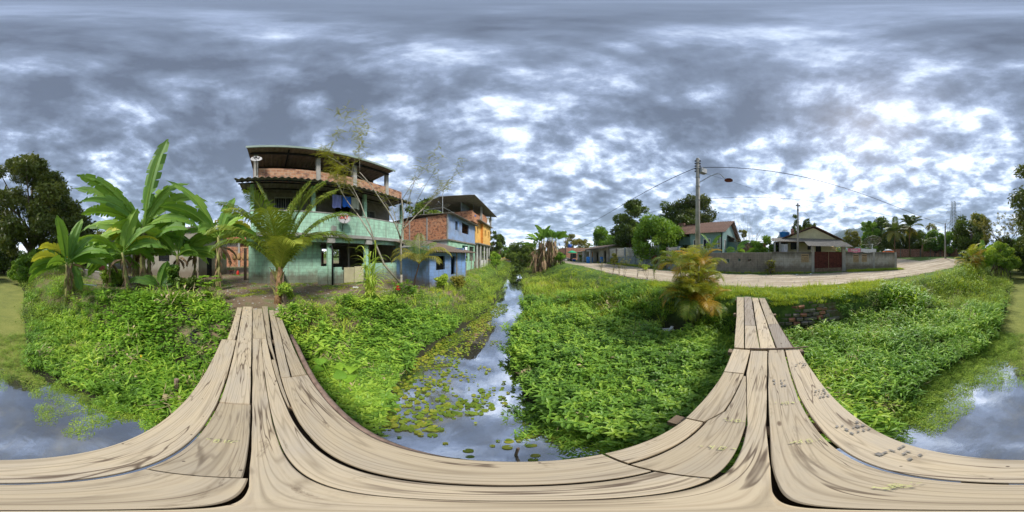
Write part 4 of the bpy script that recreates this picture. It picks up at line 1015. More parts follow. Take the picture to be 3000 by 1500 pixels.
for (a,b_,c_,d_) in ((2.35,3.35,1.2,2.35),(4.6,5.2,1.5,2.3),(8.9,10.0,1.3,2.3)):
    mb=MB(FL); mb.box(a,b_,-.12,-.10,c_,d_); w_=part(mb,'window','glass',lh)
    mb=MB(FL)
    for k in range(6): q=a+(b_-a)*k/5; mb.box(q-.012,q+.012,-.05,-.03,c_,d_)
    for k in range(5): q=c_+(d_-c_)*k/4; mb.box(a,b_,-.055,-.035,q-.012,q+.012)
    o_=mb.build('window_grille','black'); o_.parent=w_
mb=MB(FL); mb.obox((9.45,.3,2.5),(1.4,.6,.04),0,0,R(-20)); part(mb,'window_awning','blueup',lh)
mb=MB(); mb.prism([(-10.15,-3.75),(-10.6,-17.2),(-17.2,-17.2),(-15.5,-1.9),(-13.0,-2.05)],3.47,3.60); part(mb,'roof','concrete_dark',lh)
mb=MB(); mb.prism([(-13.0,-2.36),(-13.16,-2.45),(-16.8,-16.9),(-16.6,-17)],-.1,3.45); part(mb,'rear_wall','grey_house',lh)
mb=MB(); mb.box(-10.98,-16.8,-16.95,-16.8,-.1,3.45); part(mb,'end_wall','grey_house',lh)
mb=MB(); mb.tube([(-11.5,-7.2,3.55),(-11.5,-7.2,5.9)],.05,6); part(mb,'vent_pipe','steel',lh)
# small neighbour block further back
mb=MB(); mb.box(-14,-10.4,-22.5,-19.5,0,2.3); nb=thing('outbuilding','small rendered outbuilding at the far end of the low wall','outbuilding',(-12,-21,0)); part(mb,'wall','grey_house',nb)
mb=MB(FL); mb.M=None; mb.box(-14.3,-10.0,-22.8,-19.2,2.3,2.4); part(mb,'roof','roofsheet',nb)
mb=MB(); mb.box(-10.38,-10.36,-21.2,-20.6,.9,1.8); part(mb,'window','glass',nb)
# low garden wall
FW=frame((-5.75,-5.2,0),(-.7,-7.6)); Lw=math.hypot(.7,7.6)
mb=MB(FW); mb.box(0,Lw,-.14,0,-.4,.52); lw=tag(mb.build('low_wall','concrete_dark'),'low mouldy concrete garden wall in front of the rendered house','wall')
mb=MB(FW); mb.box(-.02,Lw+.02,-.17,.03,.52,.57); o_=mb.build('wall_cap','concrete'); o_.parent=lw
# odds leaning on it
mb=MB(); mb.obox((-6.75,-9.3,.83),(.05,.8,.5),R(8),R(15)); tag(mb.build('board','redrust'),'reddish board propped on the low garden wall','board')
mb=MB(); mb.obox((-6.6,-8.3,.80),(.05,.55,.45),R(-5),R(20)); tag(mb.build('sheet','white'),'small white sheet propped on the low garden wall','sheet')
# stake fence
pts=[(-2.75,-12.4),(-3.3,-10.9),(-4.2,-9.7),(-5.1,-9.3)]
sf=thing('stake_fence','short fence of rough wooden stakes beside the duckweed channel','fence',(-3.6,-10.8,0)); n=34
mb=MB()
for k in range(3):
    a,b_=pts[k],pts[k+1]; mb.tube([(a[0],a[1],gz(*a)+.38),(b_[0],b_[1],gz(*b_)+.38)],.018,5)
part(mb,'rail','wood',sf)
for i in range(n):
    q=i/(n-1)*3; k=min(2,int(q)); f=q-k; x=pts[k][0]*(1-f)+pts[k+1][0]*f; y=pts[k][1]*(1-f)+pts[k+1][1]*f; z=gz(x,y)
    mb=MB(); mb.tube([(x,y,z-.1),(x+rnd(-.03,.03),y+rnd(-.03,.03),z+rnd(.48,.66))],[.028,.018],5); part(mb,'stake','wood',sf)
# neighbour yard behind, seen through the gap
bw=thing('brick_wall','orange brick yard wall seen between the two left houses','wall',(-20,-2,.2))
mb=MB(); mb.box(-20.2,-20.05,-7,3.5,0,2.75); part(mb,'wall','brick2',bw)
for y in (-2.1,1.2):
    mb=MB(); mb.box(-20.04,-19.98,y-.13,y+.13,0,3.2); part(mb,'pilaster','concrete',bw)
nh=thing('neighbour_house','brick house with clay tile awning and white sheet seen in the gap between the houses','house',(-24,-2,.2))
mb=MB(); mb.wall(-7,4,-.2,0,0,5.2,[]); mb.M=None
mb=MB(frame((-23,-7,0),(0,1))); mb.wall(0,11,0,.2,.2,5.3,[(6.3,7.6,2.7,3.5)]); part(mb,'wall','brick2',nh)
mb=MB(); mb.box(-22.95,-22.9,-4.9,-2.6,2.75,3.75); part(mb,'white_sheet','white',nh)
mb=MB(frame((-23,-7,0),(0,1))); mb.corr(0,11,-1.3,3.75,.1,4.35,.24,.05,.02); part(mb,'tile_awning','tile_red',nh)
mb=MB(frame((-23,-7,0),(0,1))); mb.corr(-.3,11.2,-.6,5.3,3,5.7,.24,.05,.02); part(mb,'roof','roofsheet_brown',nh)
# things in the gap
st=thing('stool','dark red wooden stool by the end wall of the rendered house','stool',(-12.7,-1.95,0))
mb=MB(); mb.obox((-12.7,-1.95,.46),(.38,.38,.04),R(20)); part(mb,'seat','redrust',st)
for a in (45,135,225,315):
    x,y=-12.7+.22*math.cos(R(a+20)),-1.95+.22*math.sin(R(a+20)); mb=MB(); mb.tube([(x,y,-.02),(x*.2+-12.7*.8,y*.2-1.95*.8,.44)],.02,5); part(mb,'leg','redrust',st)
mb=MB(); mb.lathe((-12.75,-1.42,.0),[(.10,0),(.12,.05),(.12,.32),(.08,.40),(.035,.42),(.035,.48)],12); tag(mb.build('red_canister','red',None,True),'small bright red canister on the ground beside the stool','canister')
hr=thing('drying_rack','thin cane rack hung with brown woven cones in the gap between the houses','rack',(-13.5,-1.0,0))
for (x,y,x2,y2) in ((-13.6,-1.7,-13.5,-1.55),(-13.6,-.5,-13.4,-.3),(-13.1,-1.75,-13.45,-1.6),(-13.0,-.45,-13.35,-.3)):
    mb=MB(); mb.tube([(x,y,-.02),(x2,y2,2.35)],.017,5); part(mb,'pole','straw',hr)
mb=MB(); mb.tube([(-13.45,-1.8,2.3),(-13.4,-.1,2.25)],.018,5); part(mb,'crossbar','straw',hr)
for y in (-1.75,-1.38,-.98,-.6):
    mb=MB(); mb.lathe((-13.2,y,1.25),[(.02,-.02),(.14,.04),(.19,.18),(.15,.38),(.05,.58),(.015,.62)],9); part(mb,'woven_cone','brownhang',hr,True)
mb=MB(); mb.prism([(-14.6,-2.3),(-14.4,.0),(-16.2,.2),(-16.5,-2.4)],.04,.12); tag(mb.build('threshold_slab','pink'),'pinkish concrete slab on the ground in the gap','slab')
mb=MB(); mb.box(-10.55,-10.35,-.78,-.60,-.1,2.1); tag(mb.build('gate_post','darkwood'),'dark timber post at the left corner of the green house','post')

# ================================================================ brick and blue house
K=(-5.5,13.4,0); FK=frame(K,(.12,.993))      # u north along facade; v>0 = left = away from channel
bh=thing('blue_house','two-storey house, grey-blue upper front with bare brick side and mint ground floor','house',(-7,16,0))
mb=MB(FK); mb.wall(0,6.85,0,.15,3.12,5.45,[(1.29,1.8,4.15,5.05),(2.87,4.85,4.05,5.2)]); part(mb,'upper_front','blueup',bh)
mb=MB(FK); mb.box(0,.14,.15,7.2,3.12,5.45); part(mb,'side_wall','brick2',bh)
mb=MB(FK); mb.box(6.7,6.85,.15,6,3.12,5.45); part(mb,'side_wall','brick2',bh)
for v in (.02,2.3,4.6):
    mb=MB(FK); mb.box(-.03,0,v,v+.14,3.12,5.4); part(mb,'pillar','concrete',bh)
mb=MB(FK); mb.box(-.08,6.95,-.12,7.2,3.0,3.12); part(mb,'floor_slab','concrete_dark',bh)
mb=MB(FK); mb.wall(.05,6.85,.02,.16,-.4,3.0,[(1.3,2.1,1.35,2.25),(3.0,4.7,1.0,2.75),(5.0,6.6,1.0,2.75)]); part(mb,'lower_front','green2',bh)
mb=MB(FK); mb.box(.05,.17,.16,7.1,-.4,3.0); part(mb,'lower_side','whitew',bh)
mb=MB(FK); mb.box(2.9,6.7,1.3,1.4,-.4,3.0); part(mb,'porch_wall','turq',bh)
mb=MB(FK); mb.box(2.6,5.0,1.6,1.7,3.13,5.4); part(mb,'balcony_wall','cream',bh)
mb=MB(FK); mb.box(5.3,6.1,.16,.2,4.4,5.0); part(mb,'patch','blueup',bh)
mb=MB(FK); mb.box(1.29,1.8,.08,.1,4.15,5.05); w_=part(mb,'window','glass',bh)
mb=MB(FK); mb.box(1.2,1.29,-.02,.04,4.1,5.1); mb.box(1.8,1.89,-.02,.04,4.1,5.1); mb.box(1.84,2.08,-.05,-.02,4.12,5.08); o_=mb.build('shutter','blue'); o_.parent=w_
mb=MB(FK); mb.box(1.3,2.1,.1,.12,1.35,2.25); part(mb,'window','glass',bh)
mb=MB(FK); mb.corr(-.2,6.9,-.55,5.42,3.3,5.75,.22,.03,.01); mb.corr(-.2,6.9,3.3,5.75,7.4,5.62,.22,.03,.01); part(mb,'roof','roofsheet',bh)
# roof frame with mesh dish on it
rd=thing('roof_dish','large dark mesh dish on a steel frame above the blue house roof','satellite dish',tuple(FK@Vector((1.4,1.8,5.6))))
def meshdish(root,c,tilt,az,r,mat):
    Mx=Matrix.Translation(c)@Matrix.Rotation(-R(az),4,'Z')@Matrix.Rotation(R(tilt),4,'X'); n=20
    mb=MB(Mx)
    for i in range(1,5):
        q=r*i/4; mb.tube([(q*math.cos(t),q*math.sin(t),.28*q*q/r) for t in np.linspace(0,2*PI,n+1)],.008 if i<4 else .014,4,cap=False)
    for j in range(12):
        t=2*PI*j/12; mb.tube([(r*k/3*math.cos(t),r*k/3*math.sin(t),.28*r*(k/3)**2) for k in range(4)],.010,4)
    vs=[];fs=[]
    for i in range(1,7):
        for j in range(n): t=2*PI*j/n; q=r*i/6; vs.append((q*math.cos(t),q*math.sin(t),.28*q*q/r-.004))
    for i in range(5):
        for j in range(n): fs.append((i*n+j,i*n+(j+1)%n,(i+1)*n+(j+1)%n,(i+1)*n+j))
    ob=part(mb,'dish_frame',mat,root); mb=MB(Mx); mb.add(vs,fs); part(mb,'mesh_skin','meshskin',root)
    mb=MB(Mx); 
    for j in range(3): t=2*PI*j/3; mb.tube([(r*.6*math.cos(t),r*.6*math.sin(t),.1*r),(0,0,.75*r)],.009,4)
    mb.lathe((0,0,.72*r),[(.05,0),(.05,.1)],8); part(mb,'feed','steel',root)
m,t,b,o=newmat('perforated_mesh'); b.inputs['Base Color'].default_value=(.16,.16,.12,1); tr=N(t,'ShaderNodeBsdfTransparent'); ms=N(t,'ShaderNodeMixShader'); ms.inputs[0].default_value=.6
L(t,tr.outputs[0],ms.inputs[1]); L(t,b.outputs[0],ms.inputs[2]); L(t,ms.outputs[0],o.inputs[0]); M['meshskin']=m
mb=MB(FK)
for u,v in ((.3,.8),(.3,3.0),(2.6,.8),(2.6,3.0)): mb.tube([(u,v,5.5),(u,v,6.35)],.03,5)
mb.tube([(.3,.8,6.3),(2.6,.8,6.25),(2.6,3,6.25),(.3,3,6.3),(.3,.8,6.3)],.03,5); mb.tube([(.3,.8,5.5),(.3,.8,7.7)],.035,5); mb.tube([(.3,.8,7.1),(2.0,1.8,7.35)],.025,5); mb.tube([(.3,.8,7.0),(2.0,1.8,6.5)],.025,5)
part(mb,'stand','steel',rd)
meshdish(rd,FK@Vector((1.6,1.9,6.55)),12,30,1.15,'black')

# yellow house behind it
yh=thing('yellow_house','narrow ochre yellow house with brick terrace, next beyond the blue house','house',tuple(FK@Vector((10,2,0))))
mb=MB(FK); mb.wall(6.95,9.2,-.02,.13,3.3,6.2,[(7.7,8.2,4.6,5.5)]); part(mb,'front_wall','yellow',yh)
mb=MB(FK); mb.box(9.2,9.34,-.35,.13,3.3,6.2); part(mb,'corner','orange',yh)
mb=MB(FK); mb.wall(9.34,13.2,-.35,-.2,3.3,6.2,[(10.1,10.7,4.5,5.4),(12.0,12.6,4.5,5.4)]); mb.box(13.05,13.2,-.2,5,3.3,6.2); part(mb,'front_wall','yellow',yh)
mb=MB(FK); mb.box(7.05,13.0,.9,1.0,-.4,6.2); part(mb,'inner_wall','interior',yh)
mb=MB(FK); mb.box(6.9,13.3,-.5,5,3.15,3.3); mb.box(6.9,13.5,-.75,5,6.2,6.33); part(mb,'floor_slab','concrete_dark',yh)
for u in (7.1,8.5,10.3,11.8,13.0):
    mb=MB(FK); mb.box(u-.08,u+.08,-.3,-.14,-.6,3.15); part(mb,'post','whitew',yh)
mb=MB(FK); mb.box(8.6,11.7,-.05,.05,-.4,1.0); part(mb,'low_wall','whitew',yh)
mb=MB(FK); mb.box(5.3,7.9,-.28,-.14,5.8,7.0); mb.box(7.9,8.02,-.3,1.5,6.33,7.35); mb.box(8.0,10.4,-.55,-.43,6.33,7.4); mb.box(5.2,5.32,-.28,4,5.8,7.1); part(mb,'terrace_parapet','brick2',yh)
for u in (8.0,13.0):
    mb=MB(FK); mb.box(u-.1,u+.1,-.6,-.36,6.33,8.5); part(mb,'column','concrete',yh)
    mb=MB(FK); mb.box(u-.1,u+.1,4.3,4.5,5.7,8.6); part(mb,'column','concrete',yh)
mb=MB(FK); mb.box(5.4,8.0,1.2,1.3,6.0,8.4); part(mb,'terrace_back','bluegrey_base',yh)
mb=MB(FK); mb.box(10.6,13.1,1.5,1.6,6.33,8.4); part(mb,'terrace_back','bluegrey_base',yh)
mb=MB(FK); mb.corr(3.2,14.2,-1.3,8.25,3.0,8.75,.22,.03,.01); mb.corr(3.2,14.2,3.0,8.75,5.5,8.3,.22,.03,.01); part(mb,'roof','roofsheet',yh)
mb=MB(FK); mb.lathe((6.2,.3,6.1),[(.5,0),(.62,.5),(.66,.62)],14); tag(mb.build('water_basin','bluetank',None,True),'dark blue plastic basin on the roof between blue and yellow house','basin')
mb=MB(FK); mb.tube([(7.2,.3,7.0),(7.2,.3,9.2)],.03,5); mb.tube([(7.2,-.5,9.1),(7.2,1.1,9.1)],.015,4)
for k in range(6): mb.tube([(6.9,-.4+k*.28,9.1),(7.5,-.4+k*.28,9.1)],.01,4)
tag(mb.build('aerial','steel'),'thin television aerial standing over the terrace roof','aerial')
cloth('washing','white washing hanging on the yellow house terrace','washing','whitecloth',FK,11.0,11.9,-.5,6.5,7.6)
cloth('washing','lilac washing hanging in the turquoise porch of the blue house','washing','lilaccloth',FK,3.2,3.8,-.05,1.3,2.2)
# timber piles and planks behind the shack
for i,(u,v,l,a) in enumerate(((-.9,-.9,2.6,15),(-.4,-1.2,2.2,35),(.4,-.7,2.8,5),(1.2,-1.1,2.0,-20))):
    p_=FK@Vector((u,v,-.15)); mb=MB(); mb.obox(p_,(l,.22,.05),R(70+a),R(4+i*2)); tag(mb.build('loose_plank','wood'),'loose plank on the bank behind the blue shack, '+('topmost','widest','longest','shortest')[i],'plank','loose planks on the bank')
for i,(u,v) in enumerate(((2.2,-.7),(3.4,-.8),(4.6,-.7),(5.8,-.8))):
    p_=FK@Vector((u,v,-.9)); mb=MB(); mb.tube([p_,p_+Vector((.05,0,1.9+.3*(i%2)))],.05,6); tag(mb.build('wooden_post','wood'),'rough wooden post in front of the blue house, post '+('nearest the shack','second from the shack','third from the shack','farthest from the shack')[i],'post','posts on the bank')

# ================================================================ blue shack
FS=frame((-4.5,8.1,0),(.30,.954))
sh=thing('blue_shack','low faded blue shack with brown corrugated lean-to roof','shack',(-4.5,10,-.3))
mb=MB(FS); mb.wall(0,3.67,0,.14,-.55,1.92,[(.55,1.35,.75,1.6),(1.95,2.45,.35,1.6)]); part(mb,'front_wall','blue',sh)
mb=MB(FS); mb.box(3.53,3.67,.14,3.9,-.55,2.2); part(mb,'side_wall','blue',sh)
mb=MB(FS); mb.box(0,.14,.14,3.9,-.55,2.2); part(mb,'side_wall','blue',sh)
mb=MB(FS); mb.box(.15,3.5,1.2,1.3,-.5,1.9); part(mb,'inner_wall','room_shade',sh)  # near-black panel puts painted shade behind the shack's openings
mb=MB(FS); mb.box(2.5,2.62,-.03,0,-.5,1.85); part(mb,'pilaster','concrete_dark',sh)
mb=MB(FS)
for k in range(9): mb.box(.6+k*.09,.612+k*.09,.03,.045,.75,1.15)
for z in (.85,1.0,1.12): mb.box(.55,1.35,.03,.042,z,z+.015)
part(mb,'window_grille','black',sh)
mb=MB(FS); mb.corr(-.55,4.25,-.55,1.84,4.3,2.95,.17,.028,.01); part(mb,'roof','roofsheet_brown',sh)
mb=MB(FS); mb.box(-.4,4.1,-.25,-.18,1.80,1.87); part(mb,'eave_beam','darkwood',sh)

# ================================================================ right bank: block wall, gate, fence
def seg(name,label,p0,p1,z0,z1,th,mat,cat='wall',cap=None,holes=()):
    d=(p1[0]-p0[0],p1[1]-p0[1]); Ls=math.hypot(*d); Fm=frame((p0[0],p0[1],0),d); mb=MB(Fm); mb.wall(0,Ls,0,th,z0,z1,holes)
    ob=tag(mb.build(name,mat),label,cat)
    if cap:
        mb=MB(Fm); mb.box(-.02,Ls+.02,-.025,th+.025,z1,z1+.05); o2=mb.build('wall_cap',cap); o2.parent=ob
    return ob,Fm,Ls
# travel -Y: left-hand side is +X (behind the wall)
w1,F1,L1=seg('block_wall','dark mouldy section of the roadside wall with small square holes, right of the palm',(15.35,9.2),(15.2,-.35),-.1,1.88,.16,'concrete_dark','wall','concrete',[(5.2,5.5,.95,1.3),(6.35,6.6,1.1,1.35),(7.3,7.6,1.12,1.3)])
w2,F2,L2=seg('block_wall','pale grey block wall section left of the brown gate',(15.2,-.37),(15.1,-4.15),-.1,1.94,.16,'wallblock','wall','concrete_dark')
w3,F3,L3=seg('block_wall','grey block wall with two posters, right of the brown gate',(15.1,-7.65),(13.75,-13.9),-.1,2.0,.16,'wallblock','wall','concrete_dark')
w4,F4,L4=seg('block_wall','wall return running back from the corner beside the side road',(13.9,-14.0),(26,-19.3),-.1,1.95,.16,'wallblock','wall')
for u in (3.35,6.2):
    mb=MB(F3); mb.box(u-.12,u+.12,-.03,.0,-.1,2.02); o2=mb.build('pilaster','concrete'); o2.parent=w3
# posters
def poster(Fm,u,z,w,h,label,seed):
    random.seed(seed); mb=MB(Fm); mb.box(u,u+w,-.012,-.004,z,z+h); ps=tag(mb.build('poster','paper'),label,'poster')
    mb=MB(Fm); y=z+h-.08
    mb.box(u+.05,u+w-.05,-.015,-.0125,y-.10,y); y-=.17
    while y>z+.10:
        x=u+.06
        while x<u+w-.1:
            l=rnd(.03,.11); mb.box(x,min(x+l,u+w-.05),-.015,-.0125,y-.035,y); x+=l+.025
        y-=.072
    for a in ((u+.015,u+.03,z+.015,z+h-.015),(u+w-.03,u+w-.015,z+.015,z+h-.015),(u+.03,u+w-.03,z+.015,z+.03),(u+.03,u+w-.03,z+h-.03,z+h-.015)): mb.box(a[0],a[1],-.015,-.0125,a[2],a[3])
    o2=mb.build('faded_print','ink'); o2.parent=ps
poster(F3,.95,.93,.62,.86,'left of the two faded printed posters right of the gate',3)
poster(F3,1.92,.95,.60,.84,'right of the two faded printed posters right of the gate',5)
poster(F2,2.75,1.0,.75,.80,'torn remains of a poster on the wall left of the gate',8)
# gate
gt=thing('gate','double leaf rusty brown metal gate under a small corrugated canopy','gate',(15.1,-5.9,0))
mb=MB(F2)
FGt=frame((15.1,-4.15,0),(0,-3.5))
for a,b_ in ((.28,1.74),(1.78,3.22)):
    mb=MB(FGt); mb.box(a,b_,.04,.07,.06,2.02); lf=part(mb,'leaf','redrust',gt)
    mb=MB(FGt)
    for k in range(11): q=a+(b_-a)*(k+.5)/11; mb.box(q-.035,q+.035,.015,.04,.10,2.0)
    o2=mb.build('slat','redrust'); o2.parent=lf
    mb=MB(FGt); mb.box(a,b_,.008,.0145,.06,.42); o2=mb.build('kick_plate','wood'); o2.parent=lf
mb=MB(FGt); mb.box(-.02,.26,-.04,.22,-.1,2.62); part(mb,'post','concrete',gt)
mb=MB(FGt); mb.box(3.24,3.62,-.04,.26,-.1,2.62); part(mb,'post','concrete',gt)
mb=MB(FGt); mb.corr(-.55,4.15,-.75,2.52,.9,3.08,.18,.028,.01); part(mb,'canopy','roofsheet',gt)
mb=MB(FGt); mb.box(-.3,3.9,-.12,-.04,2.60,2.66); part(mb,'canopy_beam','darkwood',gt)
# cloths on the wall
cloth('banner','pink cloth banner with white letters hung over the wall right of the gate','banner','pink',F3,.35,1.75,-.05,2.0,2.42)
cloth('cloth_strip','long white cloth hung on the wall beside the pink banner','cloth','whitecloth',F3,1.8,3.6,-.05,2.0,2.40)
bn_=[o_ for o_ in COL.objects if o_.name=='banner'][0]
Mx=F3@Matrix.Translation((1.05,-.105,2.20))@Matrix.Rotation(R(90),4,'X')
o2=text_ob('Now',.36,'white',Mx,None,'lettering',.003,.004); o2.parent=bn_
# yellow flowers / stakes behind the wall
mb=MB()
for k in range(26): 
    a,b2=rnd(-.45,.45),rnd(-.2,.25); leaf(mb,(15.9+rnd(-.2,.2),-6.9+a,2.32+b2),rnd(0,6.28),rnd(-.2,.6),.22,.14,.3,.9)
tag(mb.build('flowering_shrub','yellowleaf'),'bright yellow flowers showing over the gate','shrub')
# yellow / cream house
ch=thing('cream_house','cream bungalow with low gable and corrugated porch roof behind the gate','house',(20,-5.5,0))
FC=frame((18.6,-2.3,0),(0,-1))      # u toward -Y, v into +X
mb=MB(FC); mb.wall(0,5.9,0,.15,0,3.7,[(.3,1.0,2.35,3.2),(2.3,2.95,2.35,3.2),(3.3,4.0,2.0,3.1)]); part(mb,'wall','cream',ch)
mb=MB(FC); mb.add([(-.1,0,3.7),(6.0,0,3.7),(3.0,0,4.98),(-.1,.15,3.7),(6.0,.15,3.7),(3.0,.15,4.98)],[(0,1,2),(5,4,3),(0,3,4,1),(1,4,5,2),(2,5,3,0)]); part(mb,'gable','cream',ch)
mb=MB(FC); mb.box(.05,5.85,6.5,6.6,0,3.7); mb.box(0,.12,.15,6.5,0,3.7); mb.box(5.78,5.9,.15,6.5,0,3.7); part(mb,'rear_wall','cream',ch)
mb=MB(FC); 
for (u0,z0,u1,z1) in ((-.75,3.55,3.02,5.10),(6.8,3.55,2.98,5.10)):
    n=44;vs=[];fs=[]
    for i in range(n+1):
        v=-.45+7.2*i/n
        for (u,z) in ((u0,z0),(u1,z1)): vs+=[(u,v,z+.05+.035*math.cos(i*2*PI/2.2)),(u,v,z)]
    for i in range(n):
        a=i*4; fs+=[(a,a+4,a+6,a+2),(a+1,a+3,a+7,a+5),(a,a+1,a+5,a+4),(a+2,a+6,a+7,a+3)]
    fs+=[(0,2,3,1)]; mb.add(vs,fs)
part(mb,'roof','tile',ch)
mb=MB(FC); mb.corr(-1.9,6.4,-1.75,3.12,.0,3.66,.19,.028,.01); part(mb,'porch_roof','roofsheet',ch)
mb=MB(FC); mb.box(-1.7,6.2,-1.6,-1.52,3.0,3.08); part(mb,'porch_beam','darkwood',ch)
for u in (-1.6,-1.05,6.1):
    mb=MB(FC); mb.box(u-.09,u+.09,-1.62,-1.44,0,3.05); part(mb,'porch_post','concrete',ch)
mb=MB(FC); mb.box(-1.5,.0,.3,.42,0,3.2); part(mb,'recess_shade_panel','room_shade',ch)  # black sheet standing in for the shade under the porch roof
for a,b_,c_,d_ in ((.3,1.0,2.35,3.2),(2.3,2.95,2.35,3.2),(3.3,4.0,2.0,3.1)):
    mb=MB(FC); mb.box(a,b_,.08,.1,c_,d_); part(mb,'window','glass',ch)
cloth('washing','white washing with a dark print hanging in the cream house porch','washing','whitecloth',FC,-.95,-.2,-1.3,2.0,2.9)
tk=thing('water_tank','bright blue water tank left of the cream house gable','water tank',(19.9,-2.0,3.9))
mb=MB(); mb.lathe((19.9,-2.0,3.85),[(.50,0),(.62,.55),(.64,.6)],16); part(mb,'tank','blueplastic',tk,True)
mb=MB(); mb.lathe((19.9,-2.0,4.45),[(.66,0),(.66,.05),(.2,.16)],16); part(mb,'lid','blueplastic',tk,True)
mb=MB(); mb.box(19.2,20.7,-2.9,-1.2,3.4,3.84); mb.box(19.3,19.5,-1.6,-1.4,0,3.4); mb.box(20.4,20.6,-1.6,-1.4,0,3.4); part(mb,'stand','concrete',tk)
mb=MB(); mb.box(19.3,19.6,-3.1,-2.75,3.84,4.9); part(mb,'chimney','brick3',tk)
# teal house
th=thing('teal_house','grey-teal timber house with old clay tile roof behind the utility pole','house',(21,8,0))
FT=frame((17.6,5.1,0),(0,1))   # u toward +Y, v left = -X ; inside is -v
mb=MB(FT); mb.wall(0,4.1,-.12,0,0,4.3,[(1.45,2.25,2.45,3.55),(.2,.45,2.55,3.65),(2.9,3.5,2.45,3.5)]); part(mb,'wall','teal',th)
mb=MB(FT); mb.wall(4.1,8.5,-2.12,-2.0,0,4.2,[(5.0,6.2,2.3,3.1)]); mb.box(4.0,4.12,-2.0,0,0,4.2); part(mb,'wing_wall','teal',th)
FT2=frame((17.6,5.1,0),(1,0))  # gable end: u to +X, v left=+Y inside
mb=MB(FT2); mb.wall(0,8.2,0,.12,0,4.3,[(.95,1.55,2.45,3.5)]); mb.add([(0,0,4.3),(8.2,0,4.3),(4.1,0,6.15),(0,.12,4.3),(8.2,.12,4.3),(4.1,.12,6.15)],[(0,1,2),(5,4,3),(0,3,4,1),(1,4,5,2),(2,5,3,0)]); part(mb,'gable_wall','teal',th)
mb=MB(FT2); mb.box(2.6,6.5,-1.6,0,3.2,3.35); mb.wall(2.7,6.4,-1.5,-1.4,0,3.2); mb.box(2.7,2.8,-1.4,0,0,3.2); part(mb,'lean_to','teal',th)
mb=MB(FT2); mb.corr(2.3,6.9,-1.9,3.3,.0,4.25,.2,.04,.01); part(mb,'lean_to_roof','tile',th)
def pitched(x0,z0,x1,z1,y0,y1,nm,mat,root):
    mb=MB(); n=int((y1-y0)/.035); vs=[];fs=[]
    for i in range(n+1):
        y=y0+(y1-y0)*i/n; h=.035*math.sin(y*2*PI/.24)
        for k in range(9):
            f=k/8; vs.append((x0+(x1-x0)*f,y,z0+(z1-z0)*f+h+.02*((k*7)%3)))
    for i in range(n):
        for k in range(8): a=i*9+k; fs.append((a,a+1,a+10,a+9))
    mb.add(vs,fs); return part(mb,nm,mat,root)
pitched(17.05,4.25,21.75,6.42,4.55,9.5,'roof','tile',th)
pitched(26.4,4.25,21.75,6.42,4.55,14,'roof','tile',th)
pitched(19.0,4.55,21.75,6.25,9.5,13.8,'roof','tile',th)
mb=MB(FT2); mb.box(-.6,-.5,-.6,8.6,4.1,4.2); 
mb=MB(); mb.box(21.5,22.0,12.2,13.2,6.2,6.7); part(mb,'ridge_vent','tile',th)
for Fm,a,b_,c_,d_,sg in ((FT,1.45,2.25,2.45,3.55,1),(FT,.2,.45,2.55,3.65,1),(FT,2.9,3.5,2.45,3.5,1)):
    mb=MB(Fm); mb.box(a,b_,-.08,-.06,c_,d_); w_=part(mb,'window','glass',th)
    mb=MB(Fm); mb.box(a-.07,a,-.02,.03,c_-.07,d_+.07); mb.box(b_,b_+.07,-.02,.03,c_-.07,d_+.07); mb.box(a,b_,-.02,.03,d_,d_+.07); mb.box(a,b_,-.02,.03,c_-.07,c_); mb.box((a+b_)/2-.025,(a+b_)/2+.025,-.05,-.02,c_,d_)
    o2=mb.build('window_frame','white'); o2.parent=w_
mb=MB(FT2); mb.box(.95,1.55,.05,.07,2.45,3.5); w_=part(mb,'window','whitew',th)
mb=MB(FT2); mb.box(.88,.95,-.03,.02,2.4,3.57); mb.box(1.55,1.62,-.03,.02,2.4,3.57); mb.box(.95,1.55,-.03,.02,3.5,3.57); o2=mb.build('window_frame','white'); o2.parent=w_
# brick shed behind the bare shrub
bs=thing('brick_shed','rough brick shed with brown roof between the teal house and green bush','shed',(23.5,2.5,0))
mb=MB(); mb.wall(0,0,0,0,0,0); mb.box(22,22.15,.3,4.6,0,3.4); mb.box(22.15,26,.3,.45,0,3.4); part(mb,'wall','brick2',bs)
mb=MB(frame((21.6,5,0),(0,-1))); mb.corr(-.1,5.1,-.3,3.5,4.5,3.9,.2,.03,.01); part(mb,'roof','tile',bs)
# slatted fence
def slat_fence(name,label,p0,p1,posts,z0,zb,zt):
    d=(p1[0]-p0[0],p1[1]-p0[1]); Ls=math.hypot(*d); Fm=frame((p0[0],p0[1],0),d); rt=thing(name,label,'fence',(p0[0],p0[1],0))
    mb=MB(Fm); mb.box(0,Ls,-.10,.05,z0-.2,zb); part(mb,'base_wall','bluegrey_base',rt)
    us=[Ls*k/(posts-1) for k in range(posts)]
    for u in us: mb=MB(Fm); mb.box(u-.13,u+.13,-.16,.10,z0-.2,zt+.08); part(mb,'pillar','concrete_dark' if u<Ls*.4 else 'bluegrey_base',rt)
    for a,b_ in zip(us[:-1],us[1:]):
        mb=MB(Fm); n=11
        for k in range(n): q=a+.2+(b_-a-.4)*k/(n-1); mb.box(q-.045,q+.045,-.04,.0,zb+.03,zt+rnd(-.03,.03))
        mb.box(a+.1,b_-.1,0.005,.04,zb+.25,zb+.32); mb.box(a+.1,b_-.1,0.005,.04,zt-.3,zt-.23)
        part(mb,'slat_panel','whitew',rt)
slat_fence('slat_fence','pale vertical slat fence with grey pillars on a bluish base wall, left of the opening',(16.2,23.8),(16.1,12.7),6,.2,1.5,2.85)
slat_fence('slat_fence','short slat fence panel just right of the opening, half hidden by the palm',(16.0,11.3),(15.5,9.4),2,.1,1.3,2.6)
